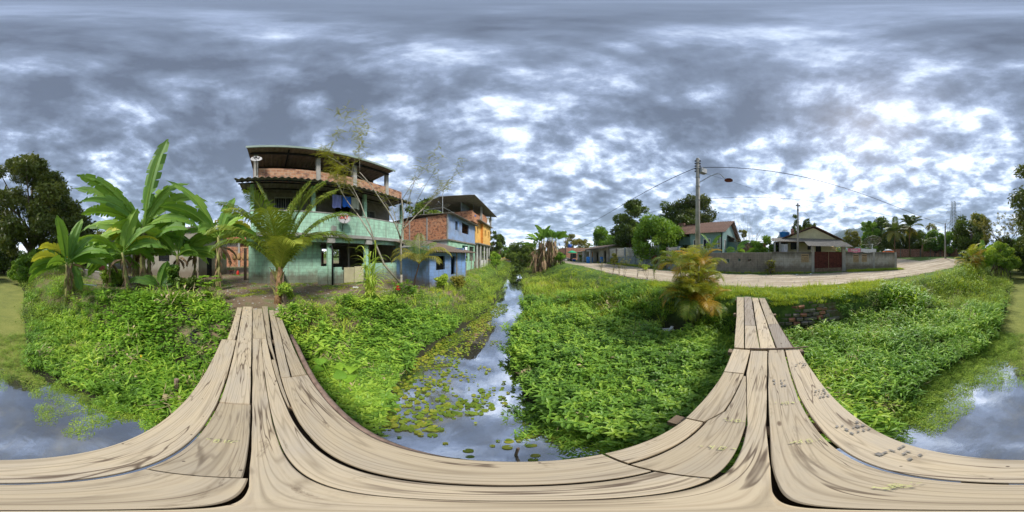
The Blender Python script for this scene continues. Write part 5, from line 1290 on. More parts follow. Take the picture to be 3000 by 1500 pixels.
# low house at the road
rh=thing('roadside_house','long low grey house with sagging brown sheet roof beside the dirt road','house',(19,30,0))
FR=frame((16.3,24.4,0),(0,1))   # u +Y ; outside (-X) is +v ; inside -v
mb=MB(FR); mb.wall(0,9.5,-.15,0,0,3.3,[(3.3,4.3,.2,2.5),(.6,1.4,.2,2.6),(6.6,7.1,.2,2.4)]); mb.wall(9.5,14,-.15,0,0,2.6,[(11.2,11.9,1.3,2.1)]); part(mb,'front_wall','grey_house',rh)
mb=MB(FR); mb.box(0,.15,-7,-.15,0,3.3); part(mb,'side_wall','grey_house',rh)
mb=MB(FR); mb.box(0.3,9,-2.4,-2.3,0,3.3); part(mb,'inner_wall','interior',rh)
for u in (4.9,8.2):
    mb=MB(FR); mb.box(u-.22,u+.22,.75,1.15,0,2.75); part(mb,'porch_pillar','whitew',rh)
mb=MB(FR); mb.box(4.6,5.2,.62,.75,.0,1.35); part(mb,'blue_painted_panel','blueplastic',rh); 
mb=MB(FR); mb.box(4.6,5.2,.62,.75,1.36,2.45); part(mb,'orange_panel','orange',rh)
mb=MB(FR); mb.corr(-.6,10.4,1.6,2.95,-3.5,3.95,.2,.03,.01,jag=.2); mb.corr(-.6,10.4,-3.5,3.95,-8,3.3,.2,.03,.01); part(mb,'roof','roofsheet_brown',rh)
mb=MB(FR); mb.corr(9.3,14.4,.6,2.6,-4,3.2,.2,.03,.01); part(mb,'low_roof','roofsheet',rh)
mb=MB(FR); mb.box(4.3,6.0,.9,1.4,2.55,2.75); part(mb,'porch_lintel','whitew',rh)
def barrel(label,x,y):
    r_=thing('barrel',label,'barrel',(x,y,gz(x,y)),'blue barrels by the roadside house'); z=gz(x,y)+.01
    mb=MB(); mb.lathe((x,y,z),[(.30,0),(.33,.05),(.335,.32),(.35,.34),(.335,.36),(.335,.66),(.35,.68),(.335,.70),(.33,1.08),(.30,1.12)],16); part(mb,'drum','blueplastic',r_,True)
    mb=MB(); mb.lathe((x,y,z+1.12),[(.32,0),(.32,.03),(.28,.035)],16); part(mb,'lid','blueplastic',r_)
barrel('blue plastic barrel in front of the roadside house wall, left of the two',*PD(1723,29.5))
barrel('blue plastic barrel beside the porch pillar, right of the two',*PD(1763,31))
# far left of the road: brick block, parasol, clutter
fb=thing('far_brick_house','distant unfinished brick house with a tank on top, at the far end of the road','house',(17,50,0))
mb=MB(); mb.box(16.5,24,48,56,0,4.2); part(mb,'wall','brick3',fb)
mb=MB(); mb.box(16.45,16.5,49,50.3,1,2.4); mb.box(18,20,47.95,48,1,2.4); part(mb,'window','room_shade',fb)  # near-black colour stands for the shade inside the openings
mb=MB(); mb.lathe((18.5,50,4.2),[(.5,0),(.5,.3),(.6,.35),(.65,1.1),(.3,1.25)],14); part(mb,'tank','bluetank',fb,True)
px_,py_=PD(1676,39)
pr=thing('parasol','open green parasol beside the dirt road','parasol',(px_,py_,.3))
mb=MB(); mb.tube([(px_,py_,gz(px_,py_)),(px_,py_,2.95)],.025,6); part(mb,'pole','steel',pr)
mb=MB(); mb.lathe((px_,py_,2.35),[(1.25,0),(1.0,.18),(.6,.38),(.05,.58)],12); part(mb,'canopy','greencloth',pr,True)
mb=MB(); mb.lathe((px_+.2,py_-.8,gz(px_,py_)),[(.3,0),(.42,.3),(.44,.5),(.2,.6)],12); tag(mb.build('blue_tub','bluetank',None,True),'dark blue tub on the ground under the green parasol','tub')
for i,(sx,d_,nm) in enumerate(((1652,40,'leftmost'),(1661,38,'middle'),(1669,41,'rightmost'))):
    x,y=PD(sx,d_); mb=MB()
    for k in range(7): mb.obox((x+rnd(-.6,.6),y+rnd(-.6,.6),gz(x,y)+rnd(.1,.7)),(rnd(.2,.6),rnd(.2,.6),rnd(.15,.5)),rnd(0,3),rnd(-.4,.4))
    tag(mb.build('scrap_heap',('wood','concrete','rubber')[i]),'low heap of scrap left of the green parasol, '+nm+' of three','scrap heap','scrap by the road')
# far right brick wall and house
bw2=thing('boundary_wall','long salmon brick boundary wall across the far dirt area','wall',(24,-35,1.2))
pts=[(31.5,-29.5),(25.5,-34.6),(17.0,-40)]
for (a,b_) in zip(pts[:-1],pts[1:]):
    d=(b_[0]-a[0],b_[1]-a[1]); Ls=math.hypot(*d); Fm=frame((a[0],a[1],0),d); zb_=gz((a[0]+b_[0])/2,(a[1]+b_[1])/2)
    mb=MB(Fm); mb.box(0,Ls,0,.15,.8,zb_+2.15); part(mb,'wall','brick3',bw2)
    for k in range(int(Ls/2.6)+1):
        mb=MB(Fm); mb.box(k*2.6-.14,k*2.6+.14,-.05,0,.8,zb_+2.2); part(mb,'pilaster','concrete_dark',bw2)
fh=thing('orange_house','small orange brick house with white tin roof beyond the boundary wall','house',(26,-42,1.4))
FO=frame((33.5,-38.5,0),(-8.5,-5.2))
mb=MB(FO); mb.wall(0,9.6,0,.15,1.2,5.3,[(.8,1.7,2.2,3.9),(2.6,3.5,2.2,3.9),(4.2,4.9,3.6,4.3)]); mb.box(9.45,9.6,.15,6,1.2,5.0); part(mb,'wall','brick3',fh)
mb=MB(FO); mb.box(9.6,13,1.5,1.65,1.2,4.9); part(mb,'side_wall','whitew',fh)
mb=MB(FO); mb.corr(-.5,13.2,-.5,5.5,7,6.0,.25,.03,.01); part(mb,'roof','rooftop',fh)
mb=MB(FO); mb.box(.5,5.2,.6,.7,1.2,5.2); part(mb,'inner_wall','room_shade',fh)  # black backing painted as the shade behind the windows
for (u,v,nm) in ((.6,1.5,'on the left end of the orange house roof'),(7.5,5.5,'low behind the ridge of the orange house')):
    p_=FO@Vector((u,v,5.5)); mb=MB(); mb.lathe(p_,[(.5,0),(.5,.5),(.68,.55),(.72,1.5),(.3,1.62)],14); tag(mb.build('water_tank','bluetank',None,True),'dark blue water tank '+nm,'water tank')
mb=MB(); x,y=AZ(132.3,23.5); mb.lathe((x,y,1.95),[(1.0,0),(.95,.18),(.6,.42),(.05,.55)],14); oc=mb.build('folded_canopy','orangecloth',None,True); tag(oc,'orange and white tent top showing over the corner of the block wall','canopy')
mb=MB(); mb.lathe((x,y,2.34),[(.74,0),(.4,.17),(.04,.24)],14); o2=mb.build('canopy_top','white',None,True); o2.parent=oc
mb=MB(); mb.tube([(x,y,.3),(x,y,2.4)],.03,6); o2=mb.build('pole','steel'); o2.parent=oc
md_=thing('mesh_dish','big open mesh satellite dish behind the block wall','satellite dish',tuple(AZ(126.7,20))+(0.3,))
x,y=AZ(126.7,20); mb=MB(); mb.tube([(x,y,.2),(x,y,3.1)],.05,8); part(mb,'mast','white',md_)
meshdish(md_,Vector((x,y,3.05)),-32,100,1.25,'steel')
mb=MB()
for k in range(16): mb.tube([(14.9-.06*k,-11.3-.26*k*.9+.6,1.95),(14.9-.06*k,-11.3-.26*k*.9+.6,2.35+rnd(-.1,.15))],.03,4)
for k,(a_,b_) in enumerate(((14.75,-10.9),(14.6,-11.4),(14.5,-12.0),(14.35,-12.6))):
    mb=MB(); mb.tube([(a_,b_,1.98),(a_,b_,2.5-.1*k)],.035,5); tag(mb.build('pipe_stub','steel'),'short rusty bar standing on the block wall, '+('first','second','third','fourth')[k]+' from the mesh dish','bar','bars on the block wall')
# ================================================================ poles and wires
def rope(mb,a,b_,sag,r,n=18):
    a,b_=Vector(a),Vector(b_); mb.tube([a.lerp(b_,i/n)-Vector((0,0,4*sag*(i/n)*(1-i/n))) for i in range(n+1)],r,5)
PX,PY=AZ(65.3,10.2)
up=thing('utility_pole','tall concrete utility pole with street lamp standing behind the yellow palm','utility pole',(PX,PY,0))
mb=MB(); mb.tube([(PX,PY,-.1),(PX,PY,8.55)],[.185,.105],10); part(mb,'pole','polec',up,True)
Rt=Vector((-math.sin(R(65.3-90))*-1,0,0))
rt_=Vector((math.sin(R(155.3)),math.cos(R(155.3)),0))      # to the viewer's right
inw=Vector((-math.sin(R(65.3)),-math.cos(R(65.3)),0))
mb=MB()
for k in range(5):
    z=8.3-k*.22
    for s_ in (-1,1): mb.lathe(Vector((PX,PY,z-.06))+rt_*(.15*s_)+inw*.05,[(.03,0),(.055,.02),(.04,.05),(.055,.08),(.03,.1)],8)
part(mb,'insulator','black',up)
mb=MB(); 
for z,r_ in ((8.4,.12),(8.1,.125),(7.6,.13),(6.9,.135),(6.2,.14),(5.2,.15)): mb.lathe((PX,PY,z),[(r_+.012,0),(r_+.012,.045)],10)
part(mb,'steel_band','steel',up)
mb=MB(); mb.obox(Vector((PX,PY,7.45))+rt_*.32,(.42,.3,.36),R(-25)); part(mb,'junction_box','steel',up)
mb=MB(); a=Vector((PX,PY,6.55))+rt_*.1; mb.tube([a,a+rt_*.75+Vector((0,0,.55)),a+rt_*1.15+Vector((0,0,.74)),a+rt_*1.32+Vector((0,0,.70)),a+rt_*1.62+Vector((0,0,.38))],.027,6); la=part(mb,'lamp_arm','steel',up)
mb=MB(); lc=a+rt_*1.86+Vector((0,0,.26)); mb.M=Matrix.Translation(lc)@Matrix.Rotation(R(-65.3),4,'Z'); mb.lathe((0,0,0),[(.12,-.05),(.28,-.03),(.26,.04),(.12,.10),(.04,.12)],12); part(mb,'lamp_head','redrust',up,True)
# second thin pole in the yard of the cream house and distant poles
def wpole(name,label,x,y,h,r0,mat='polec',arm=False):
    z=gz(x,y); rt=thing(name,label,'pole',(x,y,z)); mb=MB(); mb.tube([(x,y,z-.2),(x,y,z+h)],[r0,r0*.6],8); part(mb,'shaft',mat,rt,True)
    mb=MB(); mb.obox((x,y,z+h-.25),(.12,.5,.1),R(20)); mb.lathe((x,y,z+h-.8),[(r0*.9,0),(r0*.9,.08)],8); part(mb,'bracket','black',rt)
    if arm:
        mb=MB(); mb.tube([(x,y,z+h-1),(x-.9,y-.6,z+h+.6),(x-1.9,y-1.2,z+h+.9),(x-2.5,y-1.6,z+h+.85)],.04,5); part(mb,'lamp_arm','steel',rt)
    return Vector((x,y,z+h))
q1=wpole('yard_pole','thin grey pole rising in front of the cream house',*AZ(100.5,16.6),7.15,.13)
q2=wpole('roadside_pole','distant concrete pole with lamp arm near the salmon wall',*AZ(152.3,33),7.2,.22,arm=True)
q3=wpole('road_end_pole','timber pole behind the left banana clump at the far road end',*AZ(18.9,44),8.3,.16,'woodpole')
q4=wpole('far_pole','faint distant pole with crossarm over the roadside house roof',*AZ(28.9,75),10.5,.13,'woodpole')
T=Vector((PX,PY,0))
for (a,b_,sg,r_,lb) in ((T+Vector((0,0,7.75))+rt_*.12,q2-Vector((0,0,.2)),.9,.022,'thick black cable sagging from the utility pole to the far right pole'),
    (T+Vector((0,0,7.72))-rt_*.12,q3-Vector((0,0,.2)),1.3,.022,'thick black cable running from the utility pole to the road end pole'),
    (T+Vector((0,0,5.2))-rt_*.15,q3-Vector((0,0,2.0)),.5,.012,'thin wire from the utility pole down to the road end pole'),
    (T+Vector((0,0,5.28))+rt_*.15,q2-Vector((0,0,1.6)),.2,.012,'thin wire under the thick cable on the right'),
    (T+Vector((0,0,7.3))+rt_*.3,q1-Vector((0,0,.1)),.25,.007,'service wire from the lamp to the yard pole'),
    (T+Vector((0,0,5.1))+rt_*.15,q1-Vector((0,0,.4)),.3,.006,'lower service wire to the yard pole'),
    (q1-Vector((0,0,.3)),Vector((19,-8,4.2)),.3,.006,'service wire from the yard pole to the cream house roof'),
    ):
    mb=MB(); rope(mb,a,b_,sg,r_); tag(mb.build('cable','black'),lb,'cable')
# steel lattice tower far away
def lattice(label,az,d,h,w0,w1,arms=True):
    x,y=AZ(az,d); z=gz(x,y); rt=thing('lattice_tower',label,'pylon',(x,y,z)); mb=MB(); nl=16; c=[]
    for i in range(nl+1):
        f=i/nl; w_=w0*(1-f)**1.8*.85+w1*(1 if f>.45 else 1+(.45-f)*.6); zz=z+h*f; c.append([(x+sx*w_,y+sy*w_,zz) for sx,sy in ((-1,-1),(1,-1),(1,1),(-1,1))])
    for i in range(nl):
        for j in range(4):
            mb.tube([c[i][j],c[i+1][j]],.13,4,cap=False); mb.tube([c[i][j],c[i+1][(j+1)%4]],.07,3,cap=False); mb.tube([c[i][(j+1)%4],c[i+1][j]],.07,3,cap=False); mb.tube([c[i+1][j],c[i+1][(j+1)%4]],.07,3,cap=False)
    part(mb,'frame','steel',rt); tips=[]
    dx,dy=math.cos(R(az+10)),-math.sin(R(az+10))
    for f in (.96,.82,.68):
        for s_ in (-1,1):
            mb=MB(); e=Vector((x+dx*s_*w1*4.2,y+dy*s_*w1*4.2,z+h*f-.3)); mb.tube([(x+dx*s_*w1,y+dy*s_*w1,z+h*f),e],.09,4); mb.tube([(x+dx*s_*w1,y+dy*s_*w1,z+h*(f-.04)),e],.07,4); mb.tube([e,e-Vector((0,0,1.2))],.09,4); part(mb,'crossarm','steel',rt); tips.append(e-Vector((0,0,1.2)))
    return tips
t1=lattice('tall grey lattice power pylon behind the trees',155.2,92,32,2.9,.95)
t2=lattice('very distant small lattice pylon left of the tall one',153.4,260,46,4,1.3)
for k,(e,nm) in enumerate(zip(t1,('top left','top right','middle left','middle right','bottom left','bottom right'))):
    far_=Vector((e.x+230,e.y+60,e.z+4)); mb=MB(); rope(mb,e,far_,9,.05,24); tag(mb.build('power_line','steel'),'high power line leaving the '+nm+' arm of the tall pylon','power line','power lines')

# ================================================================ plants
def banana_blade(mb,base,az,el,Ln,Wd,droop,tear=.5,tint=.5,n=22,sagside=.12):
    """one banana leaf: curved midrib, lamina torn into strips that sag by themselves"""
    c=Vector(base); d=el; step=Ln/n; pts=[];dirs=[]
    for i in range(n+1):
        pts.append(c.copy()); dv=Vector((math.sin(az)*math.cos(d),math.cos(az)*math.cos(d),math.sin(d))); dirs.append(dv); c+=dv*step; d-=droop/n*(.5+1.1*i/n)
    mb.tube(pts,[.035*Ln/2.4*(1-.85*i/n)+.004 for i in range(n+1)],5,min(1,tint+.35))
    s0=Vector((math.cos(az),-math.sin(az),0)); tw=random.choice((-1,1))*rnd(R(30),R(68)) if el<R(75) else rnd(-.3,.3)
    if el>=R(75): s0=(s0*.25+Vector((c.y,-c.x,0)).normalized()*.97).normalized()
    u0=s0.cross(dirs[n//2]); side=(s0*math.cos(tw)+u0*math.sin(tw)).normalized()
    def hw(f):
        if f<.14: return .012
        q=(f-.14)/.86; return Wd*.72*(math.sin(PI*min(1,q*.88+.10))**.55)*(1 if q<.93 else .55)
    for s_ in (-1,1):
        i=2; 
        while i<n:
            j=min(n,i+random.choice((1,2,3) if random.random()<tear else (4,5,6))); sg=sagside+rnd(-.12,.22)*(.4+tear*1.4); cut=rnd(.02,.09)*tear; le=rnd(.80,1.03) if tear>.25 else 1
            rows=[]
            for k in range(i,j+1):
                f=k/n; a,dv=pts[k],dirs[k]; up=side.cross(dv).normalized(); up=(up if up.z>0 else -up)
                p0=a; off=dv*step*cut*3*(1 if k==i else (-1 if k==j else 0)); w_=hw(f)*le
                p1=a+side*s_*w_*.5*math.cos(sg*.2)+up*w_*.5*.30-up*0; p2=a+side*s_*w_*math.cos(sg)+up*(w_*.28-w_*math.sin(sg)*1.0)+off+dv*w_*.12
                rows.append((p0,p1,p2))
            vs=[q for r_ in rows for q in r_]; fs=[]
            for k in range(len(rows)-1): a=k*3; fs+=[(a,a+1,a+4,a+3),(a+1,a+2,a+5,a+4)]
            mb.add(vs,fs,max(0,min(1,tint+rnd(-.12,.12)))); i=j
def banana(label,x,y,hs,r,leaves,dead=3,lean=(0,0),z=None,shoot=True,group='banana plants along the left bank',k_=None):
    k_=k_ or (1.22 if group.endswith('left bank') else 1.0)
    if group.endswith('left bank'):
        vw=math.degrees(math.atan2(x,y))
        leaves=[((vw+90+(a-20)*.7) if a<=100 else (vw-90+(a-222)*.8) if 140<=a<=275 else a,)+t_ for (a,*t_) in [(q[0],*q[1:]) for q in leaves] for t_ in [tuple(t_)]]
    leaves=[(a,el,Ln*k_,Wd*(1.0 if k_>1 else 1),dr,min(1,te+.2)) for (a,el,Ln,Wd,dr,te) in leaves]
    z=gz(x,y) if z is None else z; rt=thing('banana_plant',label,'banana plant',(x,y,z),group)
    top=Vector((x+lean[0],y+lean[1],z+hs)); mb=MB()
    n=7; mb.tube([Vector((x,y,z-.1)).lerp(top,i/n)+Vector((.02*math.sin(i*2),.02*math.cos(i*3),0)) for i in range(n+1)],[r*(1.25-.65*i/n) for i in range(n+1)],9); part(mb,'pseudostem','bananastem',rt,True)
    for (a,el,Ln,Wd,dr,te) in leaves:
        mb=MB(); q=top+Vector((math.sin(R(a))*r*.3,math.cos(R(a))*r*.3,-.05)); banana_blade(mb,q,R(a),R(el),Ln,Wd,R(dr),te,rnd(.35,.72)); part(mb,'leaf','L_banana',rt,label='upright young leaf' if el>80 else None)
    if group.endswith('left bank') and hs>1:
        for k in range(3):
            mb=MB(); vw=math.degrees(math.atan2(x,y)); banana_blade(mb,top-Vector((0,0,.05)),R(vw+random.choice((-1,1))*rnd(60,120)),R(rnd(15,60)),rnd(.75,1.0)*(1.5+hs*.4),.38,R(rnd(60,95)),.95,rnd(.5,.9)); part(mb,'leaf','L_bananay' if k==0 else 'L_banana',rt)
    for k in range(dead):
        mb=MB(); a=rnd(0,360); q=top-Vector((0,0,rnd(.1,.5)*hs*.5)); banana_blade(mb,q,R(a),R(rnd(-40,5)),rnd(.5,.8)*min(1.8,hs*.8),.16,R(85),1,.3,12,1.1); part(mb,'dead_leaf','deadleaf',rt)
    mb=MB()
    for k in range(int(14*hs)):
        a=rnd(0,6.28); q=Vector((x,y,z)).lerp(top,rnd(.15,.95)); leaf(mb,q+Vector((math.sin(a)*r*.9,math.cos(a)*r*.9,0)),a,rnd(-1.5,-1.1),rnd(.25,.55),.06,rnd(0,.3),.4)
    part(mb,'sheath_strips','deadleaf',rt); return rt
B=banana
# angles are compass bearings (0=+Y, 90=+X); viewer's right when looking out to the left bank is north
x,y=AZ(-156.5,7.0)
B('banana plant with upright pale leaves by the stake fence, leftmost of the row',x,y,1.75,.10,[(200,84,1.75,.46,12,.15),(20,80,1.7,.42,20,.2),(300,62,1.35,.34,40,.2),(265,35,1.8,.42,75,.3),(245,12,1.7,.36,70,.4),(250,-5,1.9,.30,55,.5),(330,40,1.7,.40,70,.3),(25,25,1.6,.34,80,.5),(150,20,1.2,.34,60,.4),(60,38,1.8,.40,80,.4)],2)
x,y=AZ(-154.8,7.3)
B('short banana stem hung with dry sheaths, right behind the leftmost one',x,y,1.45,.085,[(80,50,1.0,.3,70,.4),(340,-60,1.1,.32,15,.2)],2)
x,y=AZ(-134.8,7.1)
B('leaning banana plant with one broad bright upright leaf in front of the low wall',x,y,1.75,.09,[(330,82,1.75,.46,25,.15),(340,62,1.6,.42,60,.3),(225,45,2.0,.40,80,.6),(255,25,2.3,.38,60,.4),(230,5,1.6,.38,70,.3),(245,-12,1.8,.36,50,.5),(20,15,1.3,.42,80,.4),(0,45,1.7,.40,95,.5)],2,lean=(.1,-.28))
x,y=AZ(-133,8.0)
B('slim banana stem close behind the leaning plant',x,y,1.7,.08,[(240,40,1.5,.34,80,.6),(90,30,1.2,.3,70,.5)],1)
x,y=AZ(-129.8,7.7)
B('tallest banana plant with torn leaves reaching high above the house roof',x,y,3.0,.14,[(336,83,4.25,.62,14,.9),(215,62,3.1,.62,38,.8),(232,52,3.7,.60,42,.95),(255,45,2.6,.55,50,.7),(10,58,3.3,.62,80,.35),(200,35,2.4,.5,60,.8),(240,20,2.9,.48,50,.7),(300,70,2.4,.5,30,.6),(20,-8,2.3,.52,60,.3),(40,30,2.2,.5,80,.4),(225,0,2.4,.45,55,.8),(218,56,3.6,.6,30,.9),(5,72,3.0,.6,60,.5),(190,50,2.6,.55,75,.6)],4,k_=1.25)
x,y=AZ(-127.6,7.9)
B('banana stem wrapped in dead leaves right of the tallest one',x,y,2.3,.12,[(30,60,2.2,.5,70,.5),(70,45,1.8,.5,80,.5),(180,50,1.8,.45,80,.5)],5)
x,y=AZ(-131.8,8.8)
B('tall banana plant half hidden behind the tallest one, to its left',x,y,2.5,.12,[(215,60,2.6,.55,50,.5),(235,40,2.6,.55,60,.4),(30,50,2.4,.55,70,.5),(60,70,2.4,.5,30,.5),(10,20,1.9,.5,80,.5),(200,20,1.9,.5,70,.6),(320,70,2.0,.5,40,.4)],3)
x,y=AZ(-141.5,8.4)
B('bushy banana plant between the leftmost and the leaning one',x,y,1.3,.09,[(225,40,1.8,.42,70,.4),(240,15,1.7,.40,60,.4),(30,45,1.7,.42,80,.4),(60,20,1.5,.4,70,.4),(330,75,1.5,.4,30,.3),(200,60,1.6,.4,60,.4)],2)
x,y=AZ(-111.5,8.6)
B('banana plant in front of the house corner, between window and arched door',x,y,1.9,.09,[(215,45,2.0,.45,70,.4),(20,50,2.0,.45,75,.4),(235,20,1.6,.42,70,.5),(0,70,1.8,.42,50,.4),(40,15,1.5,.4,80,.5)],4)
x,y=AZ(-117.6,7.7)
B('banana plant in front of the grilled window with a long arching leaf',x,y,1.65,.10,[(332,86,1.9,.34,6,.2),(222,40,2.7,.52,62,.3),(236,22,1.5,.4,70,.4),(10,55,2.0,.48,70,.4),(30,25,1.5,.42,70,.6),(200,60,1.9,.45,70,.4),(100,30,1.3,.4,70,.5)],4)
x,y=AZ(-103.2,7.6)
B('banana plant with yellow-green stem before the arched door, rightmost of the row',x,y,2.55,.11,[(350,78,1.7,.42,22,.4),(205,50,2.6,.55,55,.3),(215,66,3.2,.50,38,.3),(225,30,1.8,.46,80,.5),(10,48,1.3,.4,80,.6),(240,0,1.6,.40,60,.5),(320,68,1.5,.4,50,.4),(20,20,1.2,.36,80,.6),(150,35,1.3,.4,80,.5)],5)
x,y=AZ(-124,6.9)
B('knee-high young banana sucker in front of the tallest plant',x,y,.35,.05,[(330,80,.95,.32,18,.05),(0,62,1.05,.36,40,.05),(235,30,1.2,.30,60,.1),(20,35,.8,.26,60,.1),(200,55,.7,.24,50,.1)],0)
# bananas behind the right wall
for (az,d,h,lb,lv) in ((70.3,17,1.7,'small banana plant between the pole and the teal house window',[(140,65,1.7,.34,30,.2),(350,62,1.9,.34,30,.2),(20,40,1.0,.3,60,.3)]),
                    (78.8,16.4,1.2,'broad-leaved banana plant behind the wall by the teal house corner',[(150,60,2.0,.42,60,.2),(10,40,1.3,.4,90,.2),(350,20,1.1,.42,90,.2),(120,35,1.2,.4,80,.3),(200,50,1.2,.36,70,.2),(165,10,1.1,.4,80,.2)]),
                    (82.2,16.6,.9,'low banana plant right of the broad-leaved one behind the wall',[(150,50,1.3,.36,70,.2),(10,60,1.1,.34,70,.2),(100,30,1.0,.3,70,.3)])):
    x,y=AZ(az,d); B(lb,x,y,h+.9,.08,lv,1,group='banana plants behind the block wall')
# big upright bananas on the far right bank
for (az,d,h,lb) in ((165.4,21,1.7,'clump banana left of the vine-covered mound on the right bank'),(169.8,20.5,1.5,'banana with fan of upright leaves before the vine-covered mound')):
    x,y=AZ(az,d); B(lb,x,y,h,.17,[(160,84,2.2,.6,10,.1),(75,65,1.9,.5,30,.1),(270,62,1.9,.5,35,.1),(80,35,1.8,.5,60,.2),(260,35,1.8,.5,60,.2),(100,10,1.5,.4,60,.4),(250,5,1.6,.4,60,.4),(340,50,1.6,.5,50,.2)],5,group='banana plants on the far right bank')
# palm fronds
def frond(mb,base,az,el,Ln,droop,lf,nl=34,wd=.035,tint=.5,twist=0,leafdroop=.5,start=.16,vee=.35):
    c=Vector(base); d=el; n=nl; step=Ln/n; pts=[];dirs=[]
    for i in range(n+1):
        pts.append(c.copy()); dv=Vector((math.sin(az)*math.cos(d),math.cos(az)*math.cos(d),math.sin(d))); dirs.append(dv); c+=dv*step; d-=droop/n*(.35+1.3*i/n)
    mb.tube(pts[::3]+[pts[-1]],[.022*Ln/2.5*(1-.8*i/(len(pts[::3])))+.003 for i in range(len(pts[::3])+1)],4,.85)
    side=Vector((math.cos(az),-math.sin(az),0))
    for i in range(int(n*start),n+1):
        f=i/n; ll=lf*(math.sin(PI*min(1,(f-start)/(1-start)*.78+.16))**.7); dv=dirs[i]; up=side.cross(dv); up=up if up.z>0 else -up
        for s_ in (-1,1):
            fw=.45+.5*f+rnd(-.1,.1); o_=(side*s_*math.cos(vee)+up*math.sin(vee)+dv*fw).normalized(); p0=pts[i]; w_=dv*wd*.5
            p1=p0+o_*ll*.5; dr=leafdroop*rnd(.6,1.4); o2=(o_-Vector((0,0,dr))).normalized(); p2=p1+o2*ll*.3; o3=(o2-Vector((0,0,dr*1.2))).normalized(); p3=p2+o3*ll*.25
            tt=max(0,min(1,tint+rnd(-.2,.2)))
            mb.add([p0-w_*.6,p0+w_*.6,p1-w_,p1+w_,p2-w_*.8,p2+w_*.8,p3],[(0,1,3,2),(2,3,5,4),(4,5,6)],tt)
cp_=AZ(-82.4,5.35); z0=gz(*cp_)
co=thing('coconut_palm','young coconut palm with long feathery fronds at the bridge end before the green house','palm',(cp_[0],cp_[1],z0))
mb=MB(); mb.tube([(cp_[0],cp_[1],z0-.1),(cp_[0]+.01,cp_[1]+.02,z0+.35),(cp_[0]-.02,cp_[1]+.05,z0+.75),(cp_[0]-.02,cp_[1]+.10,z0+1.25)],[.14,.115,.10,.08],9); part(mb,'trunk','palmtrunk',co,True)
mb=MB()
for k in range(26):
    a=rnd(0,6.28); leaf(mb,(cp_[0]+.08*math.sin(a),cp_[1]+.08*math.cos(a),z0+rnd(.1,.9)),a,rnd(.9,1.4),rnd(.3,.55),.10,rnd(-.1,.4),.5)
part(mb,'leaf_base','bananastem',co)
ct=Vector((cp_[0]-.02,cp_[1]+.08,z0+1.05))
for (a,el,Ln,dr) in ((192,84,3.0,20),(186,72,3.1,58),(182,62,2.9,88),(178,56,2.5,100),(10,74,3.3,45),(6,64,3.3,66),(2,58,3.0,92),(20,80,3.3,40),(350,84,2.8,25),(150,80,2.7,40),(110,74,2.3,70),(80,64,1.9,95),(200,66,2.6,95),(340,66,2.6,95),(280,75,2.6,50),(174,78,2.7,75),(12,84,3.1,30)):
    mb=MB(); frond(mb,ct,R(a+rnd(-4,4)),R(el),Ln*1.06,R(dr),.78,72,.036,rnd(.3,.75),leafdroop=.55,vee=.30); part(mb,'frond','L_palm',co)
cp2=AZ(-34.4,7.7); z0=gz(*cp2)
c2_=thing('small_palm','small dark-stemmed coconut palm in front of the blue shack','palm',(cp2[0],cp2[1],z0))
mb=MB(); t2_=Vector((cp2[0]+.22,cp2[1]+.1,z0+1.35)); mb.tube([(cp2[0]-.05,cp2[1],z0-.1),(cp2[0]+.02,cp2[1]+.03,z0+.6),t2_],[.055,.04,.03],7); part(mb,'trunk','darkwood',c2_,True)
for (a,el,Ln,dr) in ((70,60,1.9,125),(55,66,1.7,110),(265,62,1.9,120),(285,74,1.7,70),(250,55,1.7,120),(330,84,1.5,20),(150,50,1.5,110),(190,55,1.5,120),(100,45,1.4,110),(20,70,1.5,60),(225,45,1.5,110)):
    mb=MB(); frond(mb,t2_,R(a),R(el),Ln,R(dr),.50,40,.024,rnd(.2,.5),leafdroop=.9,vee=.1); part(mb,'frond','L_olive' if el<70 else 'L_palm',c2_)
# yellow areca palm clump on the right bank
def areca(label,x,y,rad,nst,hs,fl,nf,seed,sc=1):
    random.seed(seed); z=gz(x,y); rt=thing('areca_palm',label,'palm',(x,y,z))
    for s_ in range(nst):
        a=rnd(0,6.28); q=rad*math.sqrt(random.random()); bx,by=x+q*math.cos(a),y+q*math.sin(a); H_=rnd(*hs); tx,ty=bx+(bx-x)*.7,by+(by-y)*.7
        mb=MB(); mb.tube([(bx,by,gz(bx,by)-.1),(bx*.5+tx*.5,by*.5+ty*.5,z+H_*.55),(tx,ty,z+H_)],[.04,.03,.022],6,.5); part(mb,'stem','bananastem',rt,True)
        for f in range(nf):
            el=rnd(10,85); old=el<38; az=math.degrees(math.atan2(tx-x,ty-y))+rnd(-95,95)
            mb=MB(); frond(mb,(tx,ty,z+H_),R(az),R(el),fl*rnd(.75,1.1),R(rnd(60,110) if not old else rnd(90,130)),.40*sc,30,.024*sc,rnd(.3,.7),leafdroop=.35,vee=.3,start=.2)
            r_=random.random(); part(mb,'frond','L_arecao' if (old and r_<.75) or r_<.25 else ('L_areca' if r_<.72 else 'L_palm'),rt)
    mbs=MB()
    for f in range(int(nst*5)):
        a=rnd(0,6.28); q=rad*1.1*math.sqrt(random.random()); frond(mbs,(x+q*math.cos(a),y+q*math.sin(a),z+rnd(*hs)*rnd(.3,1)),rnd(0,6.28),R(rnd(5,75)),fl*rnd(.6,1.0),R(rnd(60,120)),.34*sc,26,.026*sc,rnd(.25,1.0),leafdroop=.35,vee=.3,start=.2)
    o3=part(mbs,'inner_fronds','L_areca',rt); o3['kind']='stuff'
    for f in range(7):
        a=rnd(200,330); mb=MB(); frond(mb,(x,y,z+rnd(.4,1.0)),R(a),R(rnd(10,40)),fl*.8,R(130),.28,22,.022,.5,leafdroop=.8); part(mb,'dry_frond','straw' if f%2 else 'L_arecao',rt)
    return rt
ax,ay=AZ(64.6,6.15)
